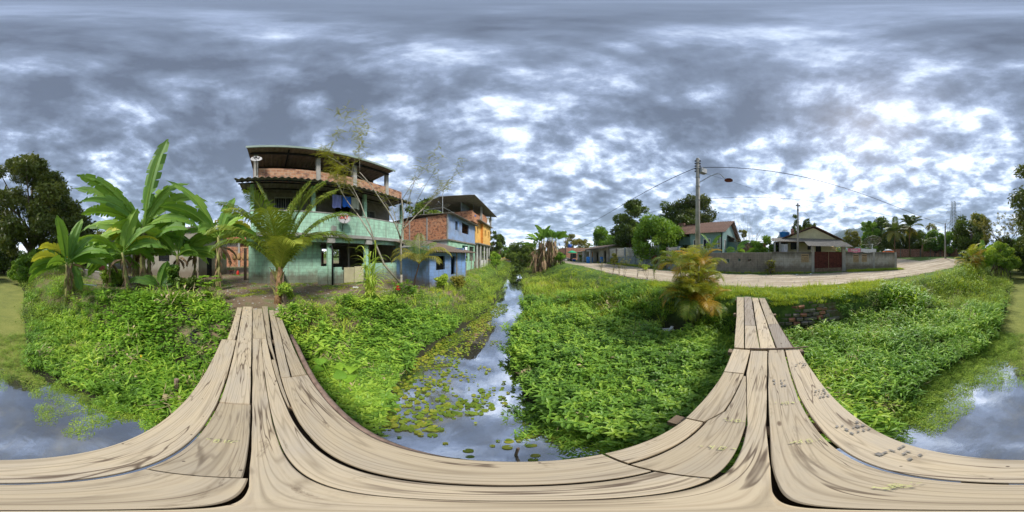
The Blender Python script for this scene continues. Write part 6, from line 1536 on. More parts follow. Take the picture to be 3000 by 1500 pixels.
areca('dense yellow-orange areca palm clump on the right bank beside the bridge',ax,ay,.58,14,(.3,2.0),1.08,7,21)
ax,ay=AZ(160.8,17)
areca('smaller orange-tinged areca palm in the weeds on the far right bank',ax,ay,.6,7,(.5,1.6),1.6,6,5,1.5)
random.seed(99)
# tall arching cane clump
cx_,cy_=AZ(-50.6,5.35); z0=gz(cx_,cy_); cn=thing('cane_clump','tall clump of cane with long arching bright leaves in front of the porch','cane plant',(cx_,cy_,z0))
for s_ in range(15):
    a=rnd(0,6.28); q=.17*math.sqrt(random.random()); bx,by=cx_+q*math.cos(a),cy_+q*math.sin(a); H_=rnd(.7,1.75); lx,ly=(bx-cx_)*1.0+rnd(-.07,.07),(by-cy_)*1.0+rnd(-.07,.07)
    mb=MB(); mb.tube([(bx,by,z0-.05),(bx+lx,by+ly,z0+H_)],[.016,.010],6,.6)
    for k in range(8):
        f=.1+.9*k/7; leaf(mb,(bx+lx*f,by+ly*f,z0+H_*f),rnd(0,6.28),rnd(1.0,1.45),rnd(.6,.95),.050,rnd(1.7,2.7),rnd(.3,.8),7,.25,[.5,.9,1,1,.9,.7,.4,0])
    part(mb,'cane','L_cane',cn)
# slender feathery tree between the houses
sx,sy=AZ(-39,7.1); z0=gz(sx,sy); ft=thing('feathery_tree','slender forked tree with sparse feathery yellow-green leaves in front of the green house','tree',(sx,sy,z0))
random.seed(4); limbs=[]
def limb(mb,p,d,Ln,r,depth,ends):
    p=Vector(p); d=Vector(d).normalized(); pts=[p.copy()]; n=5
    for i in range(n):
        d=(d+Vector((rnd(-.16,.16),rnd(-.16,.16),rnd(-.02,.12)))).normalized(); p=p+d*Ln/n; pts.append(p.copy())
        if depth>0 and i>=1 and random.random()<.75:
            q=(d+Vector((rnd(-1,1),rnd(-1,1),rnd(-.1,.6)))*.8).normalized(); limb(mb,p,q,Ln*rnd(.45,.7),r*.5*(1-.1*i),depth-1,ends)
    mb.tube(pts,[r*(1-.6*i/n) for i in range(n+1)],5 if r<.02 else 7); ends.extend([(q,depth) for q in pts[2:]])
mb=MB(); ends=[]
mb.tube([(sx,sy,z0-.1),(sx-.02,sy+.05,z0+.4),(sx+.02,sy-.02,z0+.9)],[.075,.06,.055],8)
# fork 1 leans left (south), fork 2 up
b0=Vector((sx-.02,sy+.03,z0+.45))
mb.tube([b0,b0+Vector((-.3,-.75,.9)),b0+Vector((-.4,-1.3,2.0)),b0+Vector((-.5,-2.0,2.9))],[.05,.045,.035,.02],7)
limb(mb,b0+Vector((-.38,-1.25,1.9)),(-.1,-.1,1),2.6,.028,2,ends); limb(mb,b0+Vector((-.5,-2.0,2.9)),(-.3,-1.2,1),1.5,.02,2,ends)
limb(mb,(sx+.02,sy-.02,z0+.9),(.12,-.1,1),3.2,.05,2,ends); limb(mb,(sx+.1,sy-.1,z0+2.4),(-.1,-.5,1),3.4,.035,3,ends); limb(mb,(sx+.1,sy-.1,z0+2.8),(.5,.7,.9),2.6,.028,2,ends)
part(mb,'trunk','barkpale',ft,True)
mb=MB()
for (q,dp) in ends:
    if dp>1 or q.z<z0+1.6: continue
    for k in range(random.choice((1,2,3,4,5))):
        az=rnd(0,6.28); c=q.copy(); el=rnd(-.2,.5); dv=Vector((math.sin(az)*math.cos(el),math.cos(az)*math.cos(el),math.sin(el))); sd_=Vector((math.cos(az),-math.sin(az),0)); LL=rnd(.18,.38); tt=rnd(.2,.9)
        for j in range(9):
            c=c+dv*LL/9; dv=(dv-Vector((0,0,.06))).normalized()
            for s_ in (-1,1):
                t_=c+sd_*s_*rnd(.025,.042)+dv*.015; w_=dv*.010
                mb.add([c,(c+t_)/2-w_,t_,(c+t_)/2+w_],[(0,1,2,3)],tt)
part(mb,'foliage','L_yellow',ft)
# ---------------------------------------------------------------- generic leafy trees
def leafcloud(blobs,n,ls,asp=.5,shell=.55,flat=0.):
    """many small leaf faces spread through clustered blobs; tint varies by clump"""
    B_=np.array([b[:4] for b in blobs],dtype=float); w_=B_[:,3]**2; w_/=w_.sum(); idx=rng.choice(len(B_),n,p=w_)
    u=rng.normal(size=(n,3)); u/=np.linalg.norm(u,axis=1)[:,None]; rr=(shell+(1-shell)*rng.random(n))*(1+.10*rng.normal(size=n))
    C=B_[idx,:3]+u*(B_[idx,3]*rr)[:,None]*np.array([1,1,.82])
    a=rng.normal(size=(n,3))*.8+u*.7; a[:,2]-=.25; a/=np.linalg.norm(a,axis=1)[:,None]
    b=np.cross(a,rng.normal(size=(n,3))); b/=np.linalg.norm(b,axis=1)[:,None]; s=ls*1.55*(.55+.9*rng.random(n))[:,None]
    V=np.stack([C-a*s*.5,C+b*s*asp*.5,C+a*s*.5,C-b*s*asp*.5],1).reshape(-1,3); F=np.arange(4*n).reshape(n,4)
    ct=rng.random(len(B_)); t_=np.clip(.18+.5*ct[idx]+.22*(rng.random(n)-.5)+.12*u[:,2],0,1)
    return V,F,np.repeat(t_,4)
def tree(label,az,d,h,r,mat,n,ls=.22,base=.28,trunk=.2,seed=1,nb=26,asp=.5,sq=1.0,name='leafy_tree',group=None,bark='bark',gap=.0,xy=None,shell=.55,br=(.2,.42)):
    if group: r*=1.28; n=int(n*1.25); nb=int(nb*1.3); br=(.16,.38); h*=1.04
    random.seed(seed); x,y=xy if xy else AZ(az,d); z=gz(x,y) if abs(y)<70 and abs(x)<60 else gz(x,y); rt=thing(name,label,'tree',(x,y,z),group)
    c0=z+h*base; ch_=h*(1-base); blobs=[]
    for k in range(nb):
        t_=random.random(); zz=c0+ch_*(.12+.80*t_); prof=math.sin(PI*min(1,.16+.72*t_))**.7; a=rnd(0,6.28); rb=r*rnd(*br); q=max(0,r-rb*.55)*prof*random.random()**.38; blobs.append((x+q*math.cos(a),y+q*math.sin(a),zz,rb))
    mx_=max(b[2]+b[3]*.82 for b in blobs); f=(z+h-c0)/(mx_-c0); blobs=[(b[0],b[1],c0+(b[2]-c0)*f,b[3]) for b in blobs]
    V,F,t_=leafcloud(blobs,n,ls,asp,shell); ob=npmesh('crown',V,F,mat,t_); ob.parent=rt; ob.matrix_parent_inverse=Matrix.Translation(rt.location).inverted()
    mb=MB(); top=Vector((x,y,c0+ch_*.55)); mb.tube([(x,y,z-.3),(x+rnd(-.1,.1)*r*.3,y,z+h*base*.6),top],[trunk*1.2,trunk,trunk*.35],8)
    for b in random.sample(blobs,min(9,len(blobs))):
        s0=Vector((x,y,z+h*base*rnd(.6,1.1))); e=Vector(b[:3]); mid=s0.lerp(e,.5)+Vector((0,0,-.06*h*rnd(0,1))); mb.tube([s0,mid,e],[trunk*.5,trunk*.32,trunk*.1],5)
    part(mb,'trunk',bark,rt,True); return rt
# big mango tree (behind-left)
def bigmango():
    random.seed(12); x,y=AZ(-169,21); z=gz(x,y); rt=thing('mango_tree','huge dark mango tree by the duckweed channel at the left end of the picture','tree',(x,y,z)); bl=[]
    prof=[(-180,14),(-176,32),(-174,33.5),(-170.5,34.2),(-168,33),(-163,30.5),(-160.5,27.5),(-159,25),(-156.5,20),(-153.5,18),(-151,15.5),(-148.5,12),(-147.5,9)]
    for k in range(120):
        az=rnd(-180.5,-149); topel=ip(max(az,-180),[p[0] for p in prof],[p[1] for p in prof]) if az>-180 else 31-(abs(az)-180)*1.5
        d=rnd(15.5,25); zt=CAMZ+math.tan(R(topel))*21*(d/21)**.6; zz=rnd(1.6,max(2.2,zt-1.3)); rb=rnd(.8,1.6) 
        if random.random()<.35: zz=zt-rb*1.0
        a,b_=AZ(az,d); bl.append((a,b_,zz,rb))
    V,F,t_=leafcloud(bl,60000,.27,.36,.45); ob=npmesh('crown',V,F,'L_mango',t_); ob.parent=rt; ob.matrix_parent_inverse=Matrix.Translation(rt.location).inverted()
    mb=MB(); mb.tube([(x,y,z-.3),(x+.1,y+.1,z+3),(x-.2,y+.2,z+7),(x,y,z+11)],[.55,.42,.32,.1],10)
    for b in random.sample(bl,26):
        s0=Vector((x,y,z+rnd(2,6))); e=Vector(b[:3]); mb.tube([s0,s0.lerp(e,.5)+Vector((0,0,.5)),e],[.2,.12,.04],6)
    part(mb,'trunk','bark',rt,True)
bigmango()
tree('bushy dark green tree hanging over the duckweed at the very left edge',-178.5,26,6.0,2.8,'L_dark',7000,.22,.05,.15,3,sq=1)
tree('low rounded shrub-like tree at the foot of the mango on the water side',-172,16.5,3.0,1.6,'L_mid',5000,.14,.02,.1,5,14)
tree('round shrub-like tree between the mango and the stake fence',-166,15.5,2.6,1.5,'L_mid',4000,.14,.02,.1,6,14)
tree('yellow-green tree glimpsed behind the rendered house, above its roof left end',-146,27,6.0,2.6,'L_yellow',3500,.2,.35,.12,7)
tree('leafy tree behind the rendered house between tall banana and arched door',-112,24,6.2,3.2,'L_mid',5000,.22,.3,.15,8)
tree('leafy tree behind the gap between the rendered and the green house',-100,30,9.0,3.8,'L_olive',6000,.26,.3,.2,9)
tree('round dark tree rising behind the brick side of the blue house',-31,28,11.6,3.6,'L_dark',9000,.26,.5,.25,10,nb=22)
tree('small tree seen behind the yellow house terrace',-9.2,36,10.2,1.9,'L_olive',2600,.2,.5,.12,11,nb=16)
tree('slim dark tree right of the yellow house',-7.2,32,6.6,1.9,'L_dark',4500,.2,.15,.12,12)
tree('rounded tree on the left bank just beyond the yellow house',-4.5,37,6.8,2.1,'L_dark',5000,.22,.15,.12,13)
tree('leafy bank tree with dark trunk leaning over the water, left side',-5.6,26,2.9,1.4,'L_mid',3500,.14,.25,.08,14,nb=14)
tree('pale bushy tree in the centre distance left of the channel',-1.0,62,6.8,3.6,'L_mid',5000,.3,.1,.2,15)
tree('broad dark green tree over the far end of the channel',2.6,46,7.5,4.2,'L_dark',9000,.26,.15,.2,16)
tree('low dark bank tree left of the dead-leaf banana clump',5.4,34,5.6,2.4,'L_dark',6000,.2,.05,.15,17)
# clump of tall bananas with skirts of dead leaves
random.seed(31)
for i,(az,d,h) in enumerate(((8.2,24.5,4.3),(9.6,25,4.9),(11.2,24,5.2),(12.6,25.5,4.8),(14.1,24.3,4.5),(15.4,25,4.0),(10.4,26.5,5.0),(13.3,26.8,4.6))):
    x,y=AZ(az,d); z=gz(x,y)-.2
    B(('tall banana of the dead-leaf clump on the right bank, '+('leftmost front','second from the left','centre front','centre right','second from the right','rightmost','rear left','rear right')[i]+' stem'),x,y,h,.16,
      [(rnd(0,360),rnd(45,85),rnd(1.6,2.5),.50,rnd(40,80),.7) for _ in range(4)]+[(90 if az>11 else 270,35,rnd(2.2,2.8),.5,50,.7)],4,z=z,group='tall bananas with dead leaf skirts')
    rt=[o_ for o_ in COL.objects if o_.name.startswith('banana_plant')][-1]; mb=MB()
    for k in range(60):
        a=rnd(0,6.28); q=rnd(.05,.55); zz=rnd(.4,h*.95); leaf(mb,(x+q*math.sin(a),y+q*math.cos(a),z+zz),a,rnd(-1.5,-.8),rnd(.7,1.6),rnd(.10,.25),rnd(0,.4),.5)
    part(mb,'dead_skirt','deadleaf',rt)
tree('fine-leaved bank shrub at the right foot of the banana clump',17.2,24,1.9,1.0,'L_mid',2500,.1,.02,.05,33,10)
# trees beyond road, centre-right
TB='trees beyond the dirt road'
tree('small airy tree at the road end, left of the pair',20.5,62,9.5,2.3,'L_olive',3000,.25,.4,.12,40,group=TB)
tree('small airy tree at the road end, right of the pair',24.3,60,7.8,2.4,'L_olive',3000,.25,.35,.12,41,group=TB)
tree('round green tree behind the roadside house roof',32.0,46,9.2,3.2,'L_mid',8000,.26,.25,.2,42,group=TB)
tree('lower green tree tucked between the round tree and the tall dark one',36.5,42,7.2,2.6,'L_mid',5000,.24,.2,.2,43,group=TB)
tree('tall dark tree with reddish-brown patches behind the slat fence',42.0,31,11.6,3.1,'L_dark',14000,.24,.2,.25,44,nb=34,group=TB)
tree('bright glossy green round tree right behind the slat fence',50.9,22.5,6.9,2.9,'L_mid',16000,.19,.12,.22,45,nb=40,group=TB)
tree('large dark tree left part, rising behind the teal house',57.5,35,13.2,3.3,'L_dark',11000,.27,.25,.3,46,nb=30,group=TB)
tree('large dark tree with the highest crown behind the teal house roof',64.2,36,14.9,4.2,'L_mango',15000,.27,.2,.3,47,nb=36,group=TB)
tree('tree under the highest crown, touching the teal house roof left end',60.5,29,8.8,2.6,'L_dark',7000,.22,.15,.2,48,group=TB)
tree('bright green bush-like tree behind the mouldy wall near the centre',88.7,18.3,3.9,1.5,'L_mid',6000,.13,.05,.1,49,nb=18)
tree('small bright green tree left of the bush behind the mouldy wall',86.0,19.5,3.5,1.1,'L_mid',3000,.12,.05,.1,50,nb=12)
tree('yellow-green tree peeking right of the teal house gable',80.6,31,6.6,1.6,'L_yellow',2600,.2,.2,.1,51,nb=12)
# round leaf-tufted tree behind cream house
random.seed(52); x,y=AZ(102.6,27); tt_=thing('tufted_tree','sparse tree with rounded leaf tufts behind the cream house gable','tree',(x,y,.2)); mb=MB(); ends=[]
mb.tube([(x,y,0),(x,y,3.6)],[.22,.16],8)
for k in range(6): limb(mb,(x,y,3.2),(math.cos(k*1.05)*.8,math.sin(k*1.05)*.8,.9),3.0,.09,2,ends)
part(mb,'trunk','bark',tt_,True); bl=[(q.x,q.y,q.z+.1,rnd(.22,.42)) for q,dp in ends if dp<2 and random.random()<.40]
V,F,t_=leafcloud(bl,4200,.17,.5,.4); ob=npmesh('crown',V,F,'L_dark',t_); ob.parent=tt_; ob.matrix_parent_inverse=Matrix.Translation(tt_.location).inverted()
# bare-stemmed shrub
x,y=AZ(83.6,19.6); bsr=thing('bare_shrub','bare thin-stemmed shrub with upright twigs behind the mouldy wall','shrub',(x,y,0)); mb=MB(); ends=[]
for k in range(17): limb(mb,(x+rnd(-.4,.4),y+rnd(-.4,.4),0),(rnd(-.35,.35),rnd(-.35,.35),1),rnd(3.4,5.6),.03,2,ends)
part(mb,'stems','barkpale',bsr,True)
mb=MB()
for q,dp in ends:
    if q.z<3.2 and random.random()<.5: leaf(mb,q,rnd(0,6.28),rnd(-.3,.8),.2,.07,.6,rnd(.3,.9))
part(mb,'leaves','L_yellow',bsr)
# right-hand far trees
TR='trees beyond the boundary wall'
tree('airy grey-green tree in front of the mountains',119.3,47,8.6,2.7,'L_olive',3600,.24,.35,.15,60,group=TR,gap=.3)
tree('conical dark green tree left of the palms',125.9,42,9.6,2.2,'L_mid',7000,.24,.08,.2,61,group=TR)
tree('dense dark tree just left of the shorter coconut palm',130.6,46,11.2,3.4,'L_dark',10000,.27,.1,.25,62,group=TR,nb=30)
tree('dark tree behind the taller coconut palm',137.6,50,10.0,3.6,'L_dark',8000,.27,.1,.25,63,group=TR)
tree('dark leafy tree filling the gap right of the taller palm',142.4,47,7.6,3.0,'L_dark',7000,.26,.1,.25,64,group=TR)
tree('yellow-green bush tree left of the far roadside pole',148.6,43,7.2,2.7,'L_mid',7000,.24,.1,.2,65,group=TR)
tree('pale airy tree peeping over the bush trees left of the pole',147.6,56,11.0,2.2,'L_olive',2200,.24,.4,.15,66,group=TR)
tree('green bush tree right of the far roadside pole',153.6,42,6.4,2.4,'L_mid',6000,.24,.08,.2,67,group=TR)
tree('dark bush tree at the foot of the tall pylon',158.2,39,6.2,2.2,'L_dark',6000,.22,.08,.2,68,group=TR)
tree('large rounded dark tree right of the pylon',161.7,34,9.8,3.2,'L_dark',14000,.24,.12,.3,69,nb=34,group=TR)
tree('light green top tree just behind the large rounded one',164.0,38,11.0,2.4,'L_yellow',4500,.22,.35,.2,70,group=TR)
tree('olive bush at the foot of the umbrella-crowned tree',167.5,27,4.8,2.2,'L_olive',6000,.18,.05,.15,71)
tree('distant tree behind the vine mound at the right edge',176.5,40,7.6,3.4,'L_mid',7000,.26,.1,.2,72)
tree('dark tree at the very right edge over the duckweed',-179.2,33,8.0,3.0,'L_dark',7000,.25,.08,.2,73)
tree('dark tree right behind the vine mound',173.6,30,6.4,2.6,'L_dark',7000,.22,.05,.2,74)
# umbrella-crowned feathery tree
random.seed(75); x,y=AZ(172.3,29); z=gz(x,y); ut=thing('umbrella_tree','thin-branched tree with a flat feathery umbrella crown on the far right','tree',(x,y,z)); mb=MB(); ends=[]
mb.tube([(x,y,z-.2),(x-.2,y,z+3.2),(x-.1,y+.1,z+4.5)],[.2,.15,.11],8)
for k in range(9): limb(mb,(x-.1,y,z+3.8+.1*k),(math.cos(k*.72)*1.1,math.sin(k*.72)*1.1,.95),4.2,.07,2,ends)
part(mb,'trunk','bark',ut,True); bl=[(q.x,q.y,q.z,rnd(.25,.5)) for q,dp in ends if q.z>z+5 and random.random()<.30]
V,F,t_=leafcloud(bl,5200,.13,.5,.2); ob=npmesh('crown',V,F,'L_olive',t_); ob.parent=ut; ob.matrix_parent_inverse=Matrix.Translation(ut.location).inverted()
# vine covered mound
random.seed(76); x,y=AZ(171.6,20.5); vm=thing('vine_mound','rounded mound of fine climbing vines beside the duckweed channel','vines',(x,y,-.6)); bl=[]
for k in range(46):
    a=rnd(0,6.28); q=2.1*math.sqrt(random.random()); hh=3.9*(1-(q/2.7)**2); bl.append((x+q*math.cos(a),y+q*math.sin(a)*1.1,-.5+hh*rnd(.35,1),rnd(.4,.75)))
V,F,t_=leafcloud(bl,15000,.12,.6,.6); ob=npmesh('foliage',V,F,'L_fine',t_); ob.parent=vm; ob.matrix_parent_inverse=Matrix.Translation(vm.location).inverted()
mb=MB(); [mb.tube([(x+rnd(-1.6,1.6),y+rnd(-1.6,1.6),-1),(x+rnd(-.6,.6),y+rnd(-.6,.6),2.5)],.05,5) for _ in range(9)]; part(mb,'stems','bark',vm)
# tall coconut palms far right
for (az,d,ht,lb) in ((134.7,39,6.6,'left of the two tall coconut palms beyond the salmon wall'),(139.9,41,7.6,'right and taller of the two coconut palms beyond the salmon wall')):
    random.seed(int(az)); x,y=AZ(az,d); z=gz(x,y); pt=thing('tall_palm',lb,'palm',(x,y,z),'tall coconut palms'); mb=MB(); mb.tube([(x,y,z-.2),(x+.2,y,z+ht*.5),(x,y,z+ht)],[.24,.17,.14],8); part(mb,'trunk','palmtrunk',pt,True)
    for k in range(19):
        el=rnd(-15,80); mb=MB(); frond(mb,(x,y,z+ht),R(k*360/19*2.3+rnd(-10,10)),R(el),rnd(3.6,4.5),R(rnd(70,110)),1.05,30,.16,rnd(.1,.5),leafdroop=.6,vee=.1); part(mb,'frond','L_olive' if el<20 else 'L_dark',pt)
x,y=AZ(144.3,40); z=gz(x,y); pt=thing('short_palm','lower dark coconut palm right of the two tall ones','palm',(x,y,z)); mb=MB(); mb.tube([(x,y,z-.2),(x,y,z+3)],[.24,.2],8); part(mb,'trunk','palmtrunk',pt,True)
for k in range(12):
    mb=MB(); frond(mb,(x,y,z+3),R(k*30*2.3),R(rnd(20,70)),3.4,R(rnd(60,90)),.8,24,.10,.2,leafdroop=.5); part(mb,'frond','L_dark',pt)
# ---------------------------------------------------------------- small plants with a place of their own
def bush(name,label,x,y,r,h,mat,n,ls,seed,cat='shrub',asp=.5,z=None):
    random.seed(seed); z=gz(x,y) if z is None else z; rt=thing(name,label,cat,(x,y,z)); bl=[]
    for k in range(12): a=rnd(0,6.28); q=r*.7*math.sqrt(random.random()); bl.append((x+q*math.cos(a),y+q*math.sin(a),z+h*rnd(.25,.8),r*rnd(.3,.5)))
    V,F,t_=leafcloud(bl,n,ls,asp,.3); ob=npmesh('foliage',V,F,mat,t_); ob.parent=rt; ob.matrix_parent_inverse=Matrix.Translation(rt.location).inverted()
    mb=MB(); [mb.tube([(x,y,z-.05),(b[0],b[1],b[2])],[.012,.006],4) for b in bl]; part(mb,'stems','bark',rt); return rt
# dracaena-like bush at the wall
random.seed(80); x,y=AZ(90.9,14.3); db=thing('striped_bush','yellow-green striped long-leaved bush growing against the block wall','shrub',(x,y,0)); mb=MB()
for k in range(44):
    q=Vector((x+rnd(-.25,.2),y+rnd(-.35,.35),rnd(.1,1.15)))
    for j in range(9): leaf(mb,q,rnd(0,6.28),rnd(.1,1.1),rnd(.25,.38),.055,rnd(.8,1.5),rnd(.2,1),4,.2,[.6,1,1,.7,0])
part(mb,'foliage','L_yellow',db); mb=MB(); [mb.tube([(x,y,-.05),(x+rnd(-.2,.2),y+rnd(-.3,.3),.9)],.02,5) for _ in range(6)]; part(mb,'stems','bark',db)
for i,(az,d,h,m_,lb) in enumerate(((31.4,13.4,.95,'L_yellow','first roadside sapling from the left'),(35.4,13.2,1.3,'L_yellow','tall yellow-leaved roadside sapling in front of the slat fence'),(37.6,12.6,.85,'L_yellow','low leafy roadside sapling left of centre'),(39.6,12.4,1.2,'L_yellow','bushy yellow-leaved roadside sapling'),(44.0,11.8,1.0,'L_fine','single-stemmed roadside sapling with a green tuft'),(47.6,10.9,1.05,'L_maroon','thin forked roadside sapling, almost bare'),(50.0,11.0,.8,'L_fine','short roadside sapling nearest the palm'))):
    random.seed(90+i); x,y=AZ(az,d); z=gz(x,y); rt=thing('sapling',lb,'sapling',(x,y,z),'saplings along the road edge'); mb=MB(); ends=[]
    for k in range(3): limb(mb,(x,y,z),(rnd(-.25,.25),rnd(-.25,.25),1),h,.011,1,ends)
    part(mb,'stem','bark',rt,True); mb=MB()
    for q,dp in ends:
        if q.z>z+h*.35 and random.random()<(.35 if 'bare' in lb else .8):
            for _ in range(3): leaf(mb,q,rnd(0,6.28),rnd(-.3,.7),rnd(.08,.15),.05,.5,rnd(.2,.9))
    part(mb,'leaves',m_,rt)
x,y=AZ(36,24.5); bush('climber','leafy climber on the left end of the slat fence',x,y,.75,1.9,'L_yellow',1600,.13,101)
x,y=AZ(50.0,19.8); bush('maroon_shrub','maroon-leaved shrub against the last fence pillar',x,y,.5,2.0,'L_maroon',900,.13,102)
x,y=AZ(47.2,17.2); bush('weed_tuft','low green weed at the foot of the slat fence',x,y,.5,.7,'L_fine',700,.1,103)
x,y=AZ(24.2,36.5); bush('corner_shrub','dark green shrub at the corner of the roadside house',x,y,.5,1.9,'L_mid',700,.14,104)
x,y=AZ(-79.5,5.0); bush('feathery_weed','waist-high feathery weed beside the foot of the coconut palm',x,y,.32,.85,'L_fine',2600,.05,105)
x,y=AZ(-44.5,5.2); bush('leafy_weed','leafy weed at the foot of the cane clump',x,y,.35,.7,'L_fine',1500,.06,106)
x,y=AZ(-24.5,8.6); bush('shack_weed','pale weed growing against the blue shack wall',x,y,.45,.9,'L_fine',1400,.08,107)
x,y=AZ(-19.5,9.6); bush('shack_weed','pale weed growing at the right corner of the blue shack',x,y,.5,.9,'L_olive',1200,.08,108)
x,y=AZ(-114,6.4); bush('bank_shrub','dark leafy shrub hanging down the left bank below the bananas',x,y,.6,.9,'L_dark',3500,.07,109)
x,y=AZ(-119.5,6.9); bush('climbing_vine','vine thick with leaves climbing a stake below the grilled window',x,y,.32,1.35,'L_mid',2200,.08,110)
x,y=AZ(-140,8.6); bush('leafy_bush','pale green leafy bush in front of the low garden wall',x,y,.7,1.0,'L_fine',3500,.09,111)
# papaya-like plant
random.seed(112); x,y=AZ(-106.5,5.7); z=gz(x,y); pp=thing('papaya_seedling','low papaya seedling with lobed leaves near the bridge end','papaya plant',(x,y,z)); mb=MB(); mb2=MB()
for k in range(22):
    a=rnd(0,6.28); q=Vector((x+rnd(.05,.45)*math.sin(a),y+rnd(.05,.45)*math.cos(a),z+rnd(.2,.95))); mb2.tube([(x,y,z),q],.008,4,.7)
    for j in range(7):
        aa=a+(j-3)*.62; leaf(mb,q,aa,rnd(-.1,.35),rnd(.14,.21),.07,.5,rnd(.3,.8))
        for s_ in (-1,1): leaf(mb,q+Vector((math.sin(aa)*.08,math.cos(aa)*.08,0)),aa+s_*.6,.1,.10,.04,.4,rnd(.3,.8))
part(mb,'leaves','L_round',pp); part(mb2,'stalks','L_yellow',pp)
# red flower
random.seed(113); x,y=AZ(-40.1,6.4); z=gz(x,y); rf=thing('red_flower','single bright red flower standing above the weeds at the yard edge','flower',(x,y,z)); mb=MB(); mb.tube([(x,y,z),(x,y,z+.33)],.006,4,.5); part(mb,'stalk','L_mid',rf); mb=MB()
for k in range(12): leaf(mb,(x,y+rnd(-.05,.05),z+rnd(.24,.42)),k*.55,rnd(-.2,1.1),.15,.12,.9,.5,4,.25,[.5,1,.9,.3,0])
part(mb,'petals','petal',rf)
# aroid leaves near the bridge
random.seed(114); x,y=-2.35,1.25; z=gz(x,y); ar=thing('broad_leaf_plant','large heart-leaved plant beside the edge log of the footbridge','plant',(x,y,z))
for k in range(7):
    a=rnd(0,6.28); q=Vector((x+rnd(-.3,.3),y+rnd(-.2,.3),z+rnd(.35,.75))); mb=MB(); leaf(mb,q,a,rnd(.0,.5),rnd(.2,.3),.22,.9,rnd(.3,.6),5,.15,[.7,1,.9,.6,.3,0]); mb.tube([(x,y,z),q],.008,4,.6); part(mb,'leaf','L_round',ar)
# ---------------------------------------------------------------- litter and bits
def onlog(name,label,c,Ln,r,rz,ry,mat,cat):
    c=Vector(c); d=Vector((math.cos(rz)*math.cos(ry),math.sin(rz)*math.cos(ry),math.sin(ry))); mb=MB(); mb.tube([c-d*Ln/2,c,c+d*Ln/2],[r,r*.93,r*.88],9); return tag(mb.build(name,mat,None,True),label,cat)
onlog('log','grey weathered log lying down the left bank among the weeds',(-3.15,2.1,gz(-3.15,2.1)+.30),.85,.05,R(15),R(-20),'barkpale','log')
x,y=AZ(-149,7.1); onlog('white_pipe','white plastic pipe lying in the grass on the left bank',(x,y,gz(x,y)+.34),.78,.028,R(-45),R(3),'white','pipe')
x,y=AZ(54.9,5.55); mb=MB(); random.seed(3); mb.obox((x,y,gz(x,y)+.10),(.42,.13,.05),R(-30),R(8),R(20)); mb.obox((x+.12,y-.05,gz(x,y)+.14),(.2,.1,.04),R(10),R(-12)); tag(mb.build('crushed_carton','whitecloth'),'crushed white carton on the sandy slope left of the yellow palm','litter')
for i,(x,y,h,lb) in enumerate(((-2.15,-1.13,.42,'short broken post standing in the weeds behind the footbridge'),(.02,1.05,.36,'thin dark stick standing in the water among the lily pads'))):
    mb=MB(); z=gz(x,y) if i==0 else WZ-.1; mb.tube([(x,y,z),(x+.02,y,z+h+.1)],[.04 if i==0 else .012]*2,7); tag(mb.build('stick','log'),lb,'stick')
for i,(x,y,s_,lb) in enumerate(((-.33,.80,.06,'orange-yellow fallen leaf floating among the lily pads in front'),(1.12,-1.6,.06,'orange fallen leaf floating in the back right water'),(-2.6,-2.2,.05,'orange leaf lying on the left back weeds'))):
    mb=MB(); leaf(mb,(x,y,(WZ+.03 if i<2 else gz(x,y)+.45)),1.0,0,s_*2,s_*1.1,.2,.5,4,.1,[.4,1,.9,.5,0]); tag(mb.build('fallen_leaf','yellowleaf'),lb,'leaf','fallen leaves')
# brick bank by the bridge (stacked old bricks), and tyres on the left bank
rb_=thing('brick_bank','crumbling stack of mossy old bricks holding the right bank beside the bridge','brick stack',(5.6,-1.4,-.8)); random.seed(9)
cnt=0
for row in range(6):
    for k in range(9):
        y=-.45-k*.25+(row%2)*.12+rnd(-.03,.03); x=5.38+row*.10+rnd(-.05,.05)+.14*((k-4)/4)**2; z=-.80+row*.125+rnd(-.012,.012)
        if random.random()<.16 or (row==5 and 2<k<5): continue
        mb=MB(); mb.obox((x,y,z),(.16,.21,.09),R(rnd(-10,10)),R(rnd(-8,8)),R(rnd(-5,5))); part(mb,'brick','mossbrick' if False else ('concrete_dark' if random.random()<.7 else 'brick3'),rb_); cnt+=1
for i,(az,d,zz) in enumerate(((-113,4.6,-.30),(-110,4.0,-.62),(-62,4.0,-.35))):
    x,y=AZ(az,d); z=gz(x,y)+.02; mb=MB(Matrix.Translation((x,y,z))@Matrix.Rotation(R(38),4,'Y')); n=20;vs=[];fs=[]
    for j in range(n):
        t_=2*PI*j/n
        for k in range(8):
            q=2*PI*k/8; rr=.20+.055*math.cos(q); vs.append((rr*math.cos(t_),rr*math.sin(t_),.062*math.sin(q)))
    for j in range(n):
        for k in range(8): fs.append((j*8+k,((j+1)%n)*8+k,((j+1)%n)*8+(k+1)%8,j*8+(k+1)%8))
    mb.add(vs,fs); tag(mb.build('old_tyre','rubber',None,True),('old tyre half buried at the top of the left bank','old tyre lower down the left bank behind the bridge','old tyre showing in the bank in front of the coconut palm')[i],'tyre','tyres in the bank')
# dry grass heap on the left bank
random.seed(15); mb=MB()
for k in range(120): leaf(mb,(-3.35+rnd(-.35,.35),1.6+rnd(-.3,.35),gz(-3.35,1.6)+rnd(.08,.4)),rnd(0,6.28),rnd(-.4,.5),rnd(.25,.5),.012,rnd(.2,1),.5)
tag(mb.build('dry_grass','straw'),'heap of dry straw-coloured grass on the left bank',None,kind='stuff')
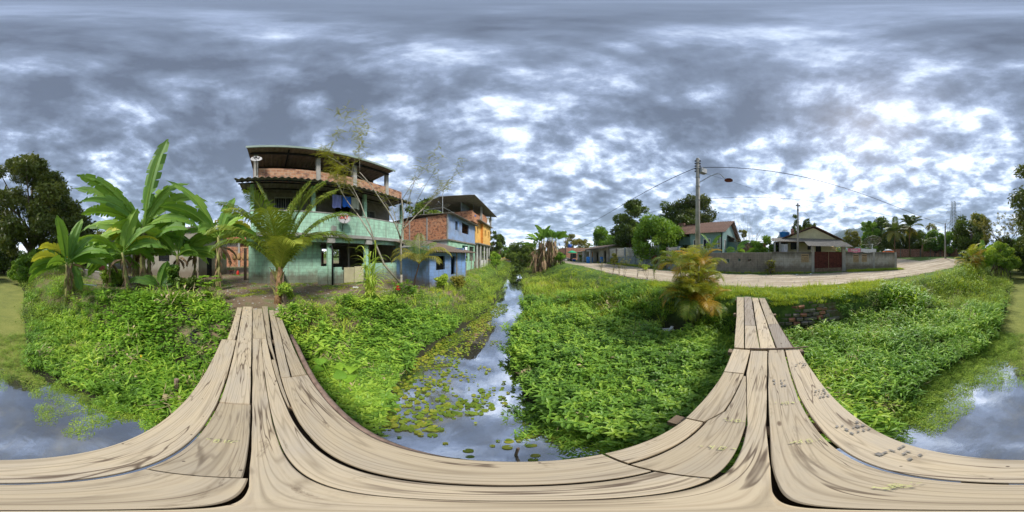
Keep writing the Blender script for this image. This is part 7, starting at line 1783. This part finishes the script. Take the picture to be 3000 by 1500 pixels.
# small footbridge / yellow structure far up the channel
fb2=thing('road_bridge','far low road bridge with pale yellow parapet over the end of the channel','bridge',(1,52,0))
mb=MB(); mb.box(-8,9,51.5,55,-.2,.25); part(mb,'deck','concrete',fb2)
mb=MB(); mb.box(-8,9,51.4,51.55,.25,1.25); part(mb,'parapet','yellow',fb2)
mb=MB(); mb.box(-8,9,51.36,51.4,.6,.8); part(mb,'parapet_rail','whitew',fb2)
# distant wall of trees so the horizon is not bare: read as one mass
random.seed(77); bl=[]
for az in np.arange(-180,180,.9):
    d=rnd(95,150); h=rnd(3,6.5)
    if -12<az<8: h*=1.0
    x,y=AZ(az+rnd(-.4,.4),d); bl.append((x,y,max(gz(x,y),0)+h*.35,h*.9)); 
    if random.random()<.35: bl.append((x,y,h*1.1,h*.55))
V,F,t_=leafcloud(bl,52000,1.0,.55,.65); ob=npmesh('distant_woods',V,F,'L_dark',t_); tag(ob,'dark belt of woods closing the horizon all round',None,kind='stuff')
# white litter on the road
random.seed(18)
for i,(az,d,lb) in enumerate(((105.2,13.9,'flat white scrap on the road by the gate'),(100.2,13.4,'small white scrap at the road edge below the yard pole'),(-55,8.0,'white scrap on the bare yard in front of the beige boards'),(146.8,34,'small white scrap on the far dirt area'))):
    x,y=AZ(az,d); mb=MB(); mb.obox((x,y,gz(x,y)+.05),(rnd(.15,.4),rnd(.1,.25),.03),rnd(0,3),R(6)); mb.obox((x+.1,y+.04,gz(x,y)+.07),(.12,.1,.03),1,R(20)); tag(mb.build('litter','white'),lb,'litter')
# ================================================================ air
m=bpy.data.materials.new('haze_air'); m.use_nodes=True; t=m.node_tree; t.nodes.clear(); o=N(t,'ShaderNodeOutputMaterial'); pv=N(t,'ShaderNodeVolumePrincipled')
pv.inputs['Color'].default_value=(.66,.80,1,1); pv.inputs['Density'].default_value=.00015; L(t,pv.outputs[0],o.inputs['Volume']); M['haze']=m
mb=MB(); mb.box(-3900,3900,-3900,3900,-12,650); tag(mb.build('haze','haze'),'thin bluish air',None,kind='stuff')
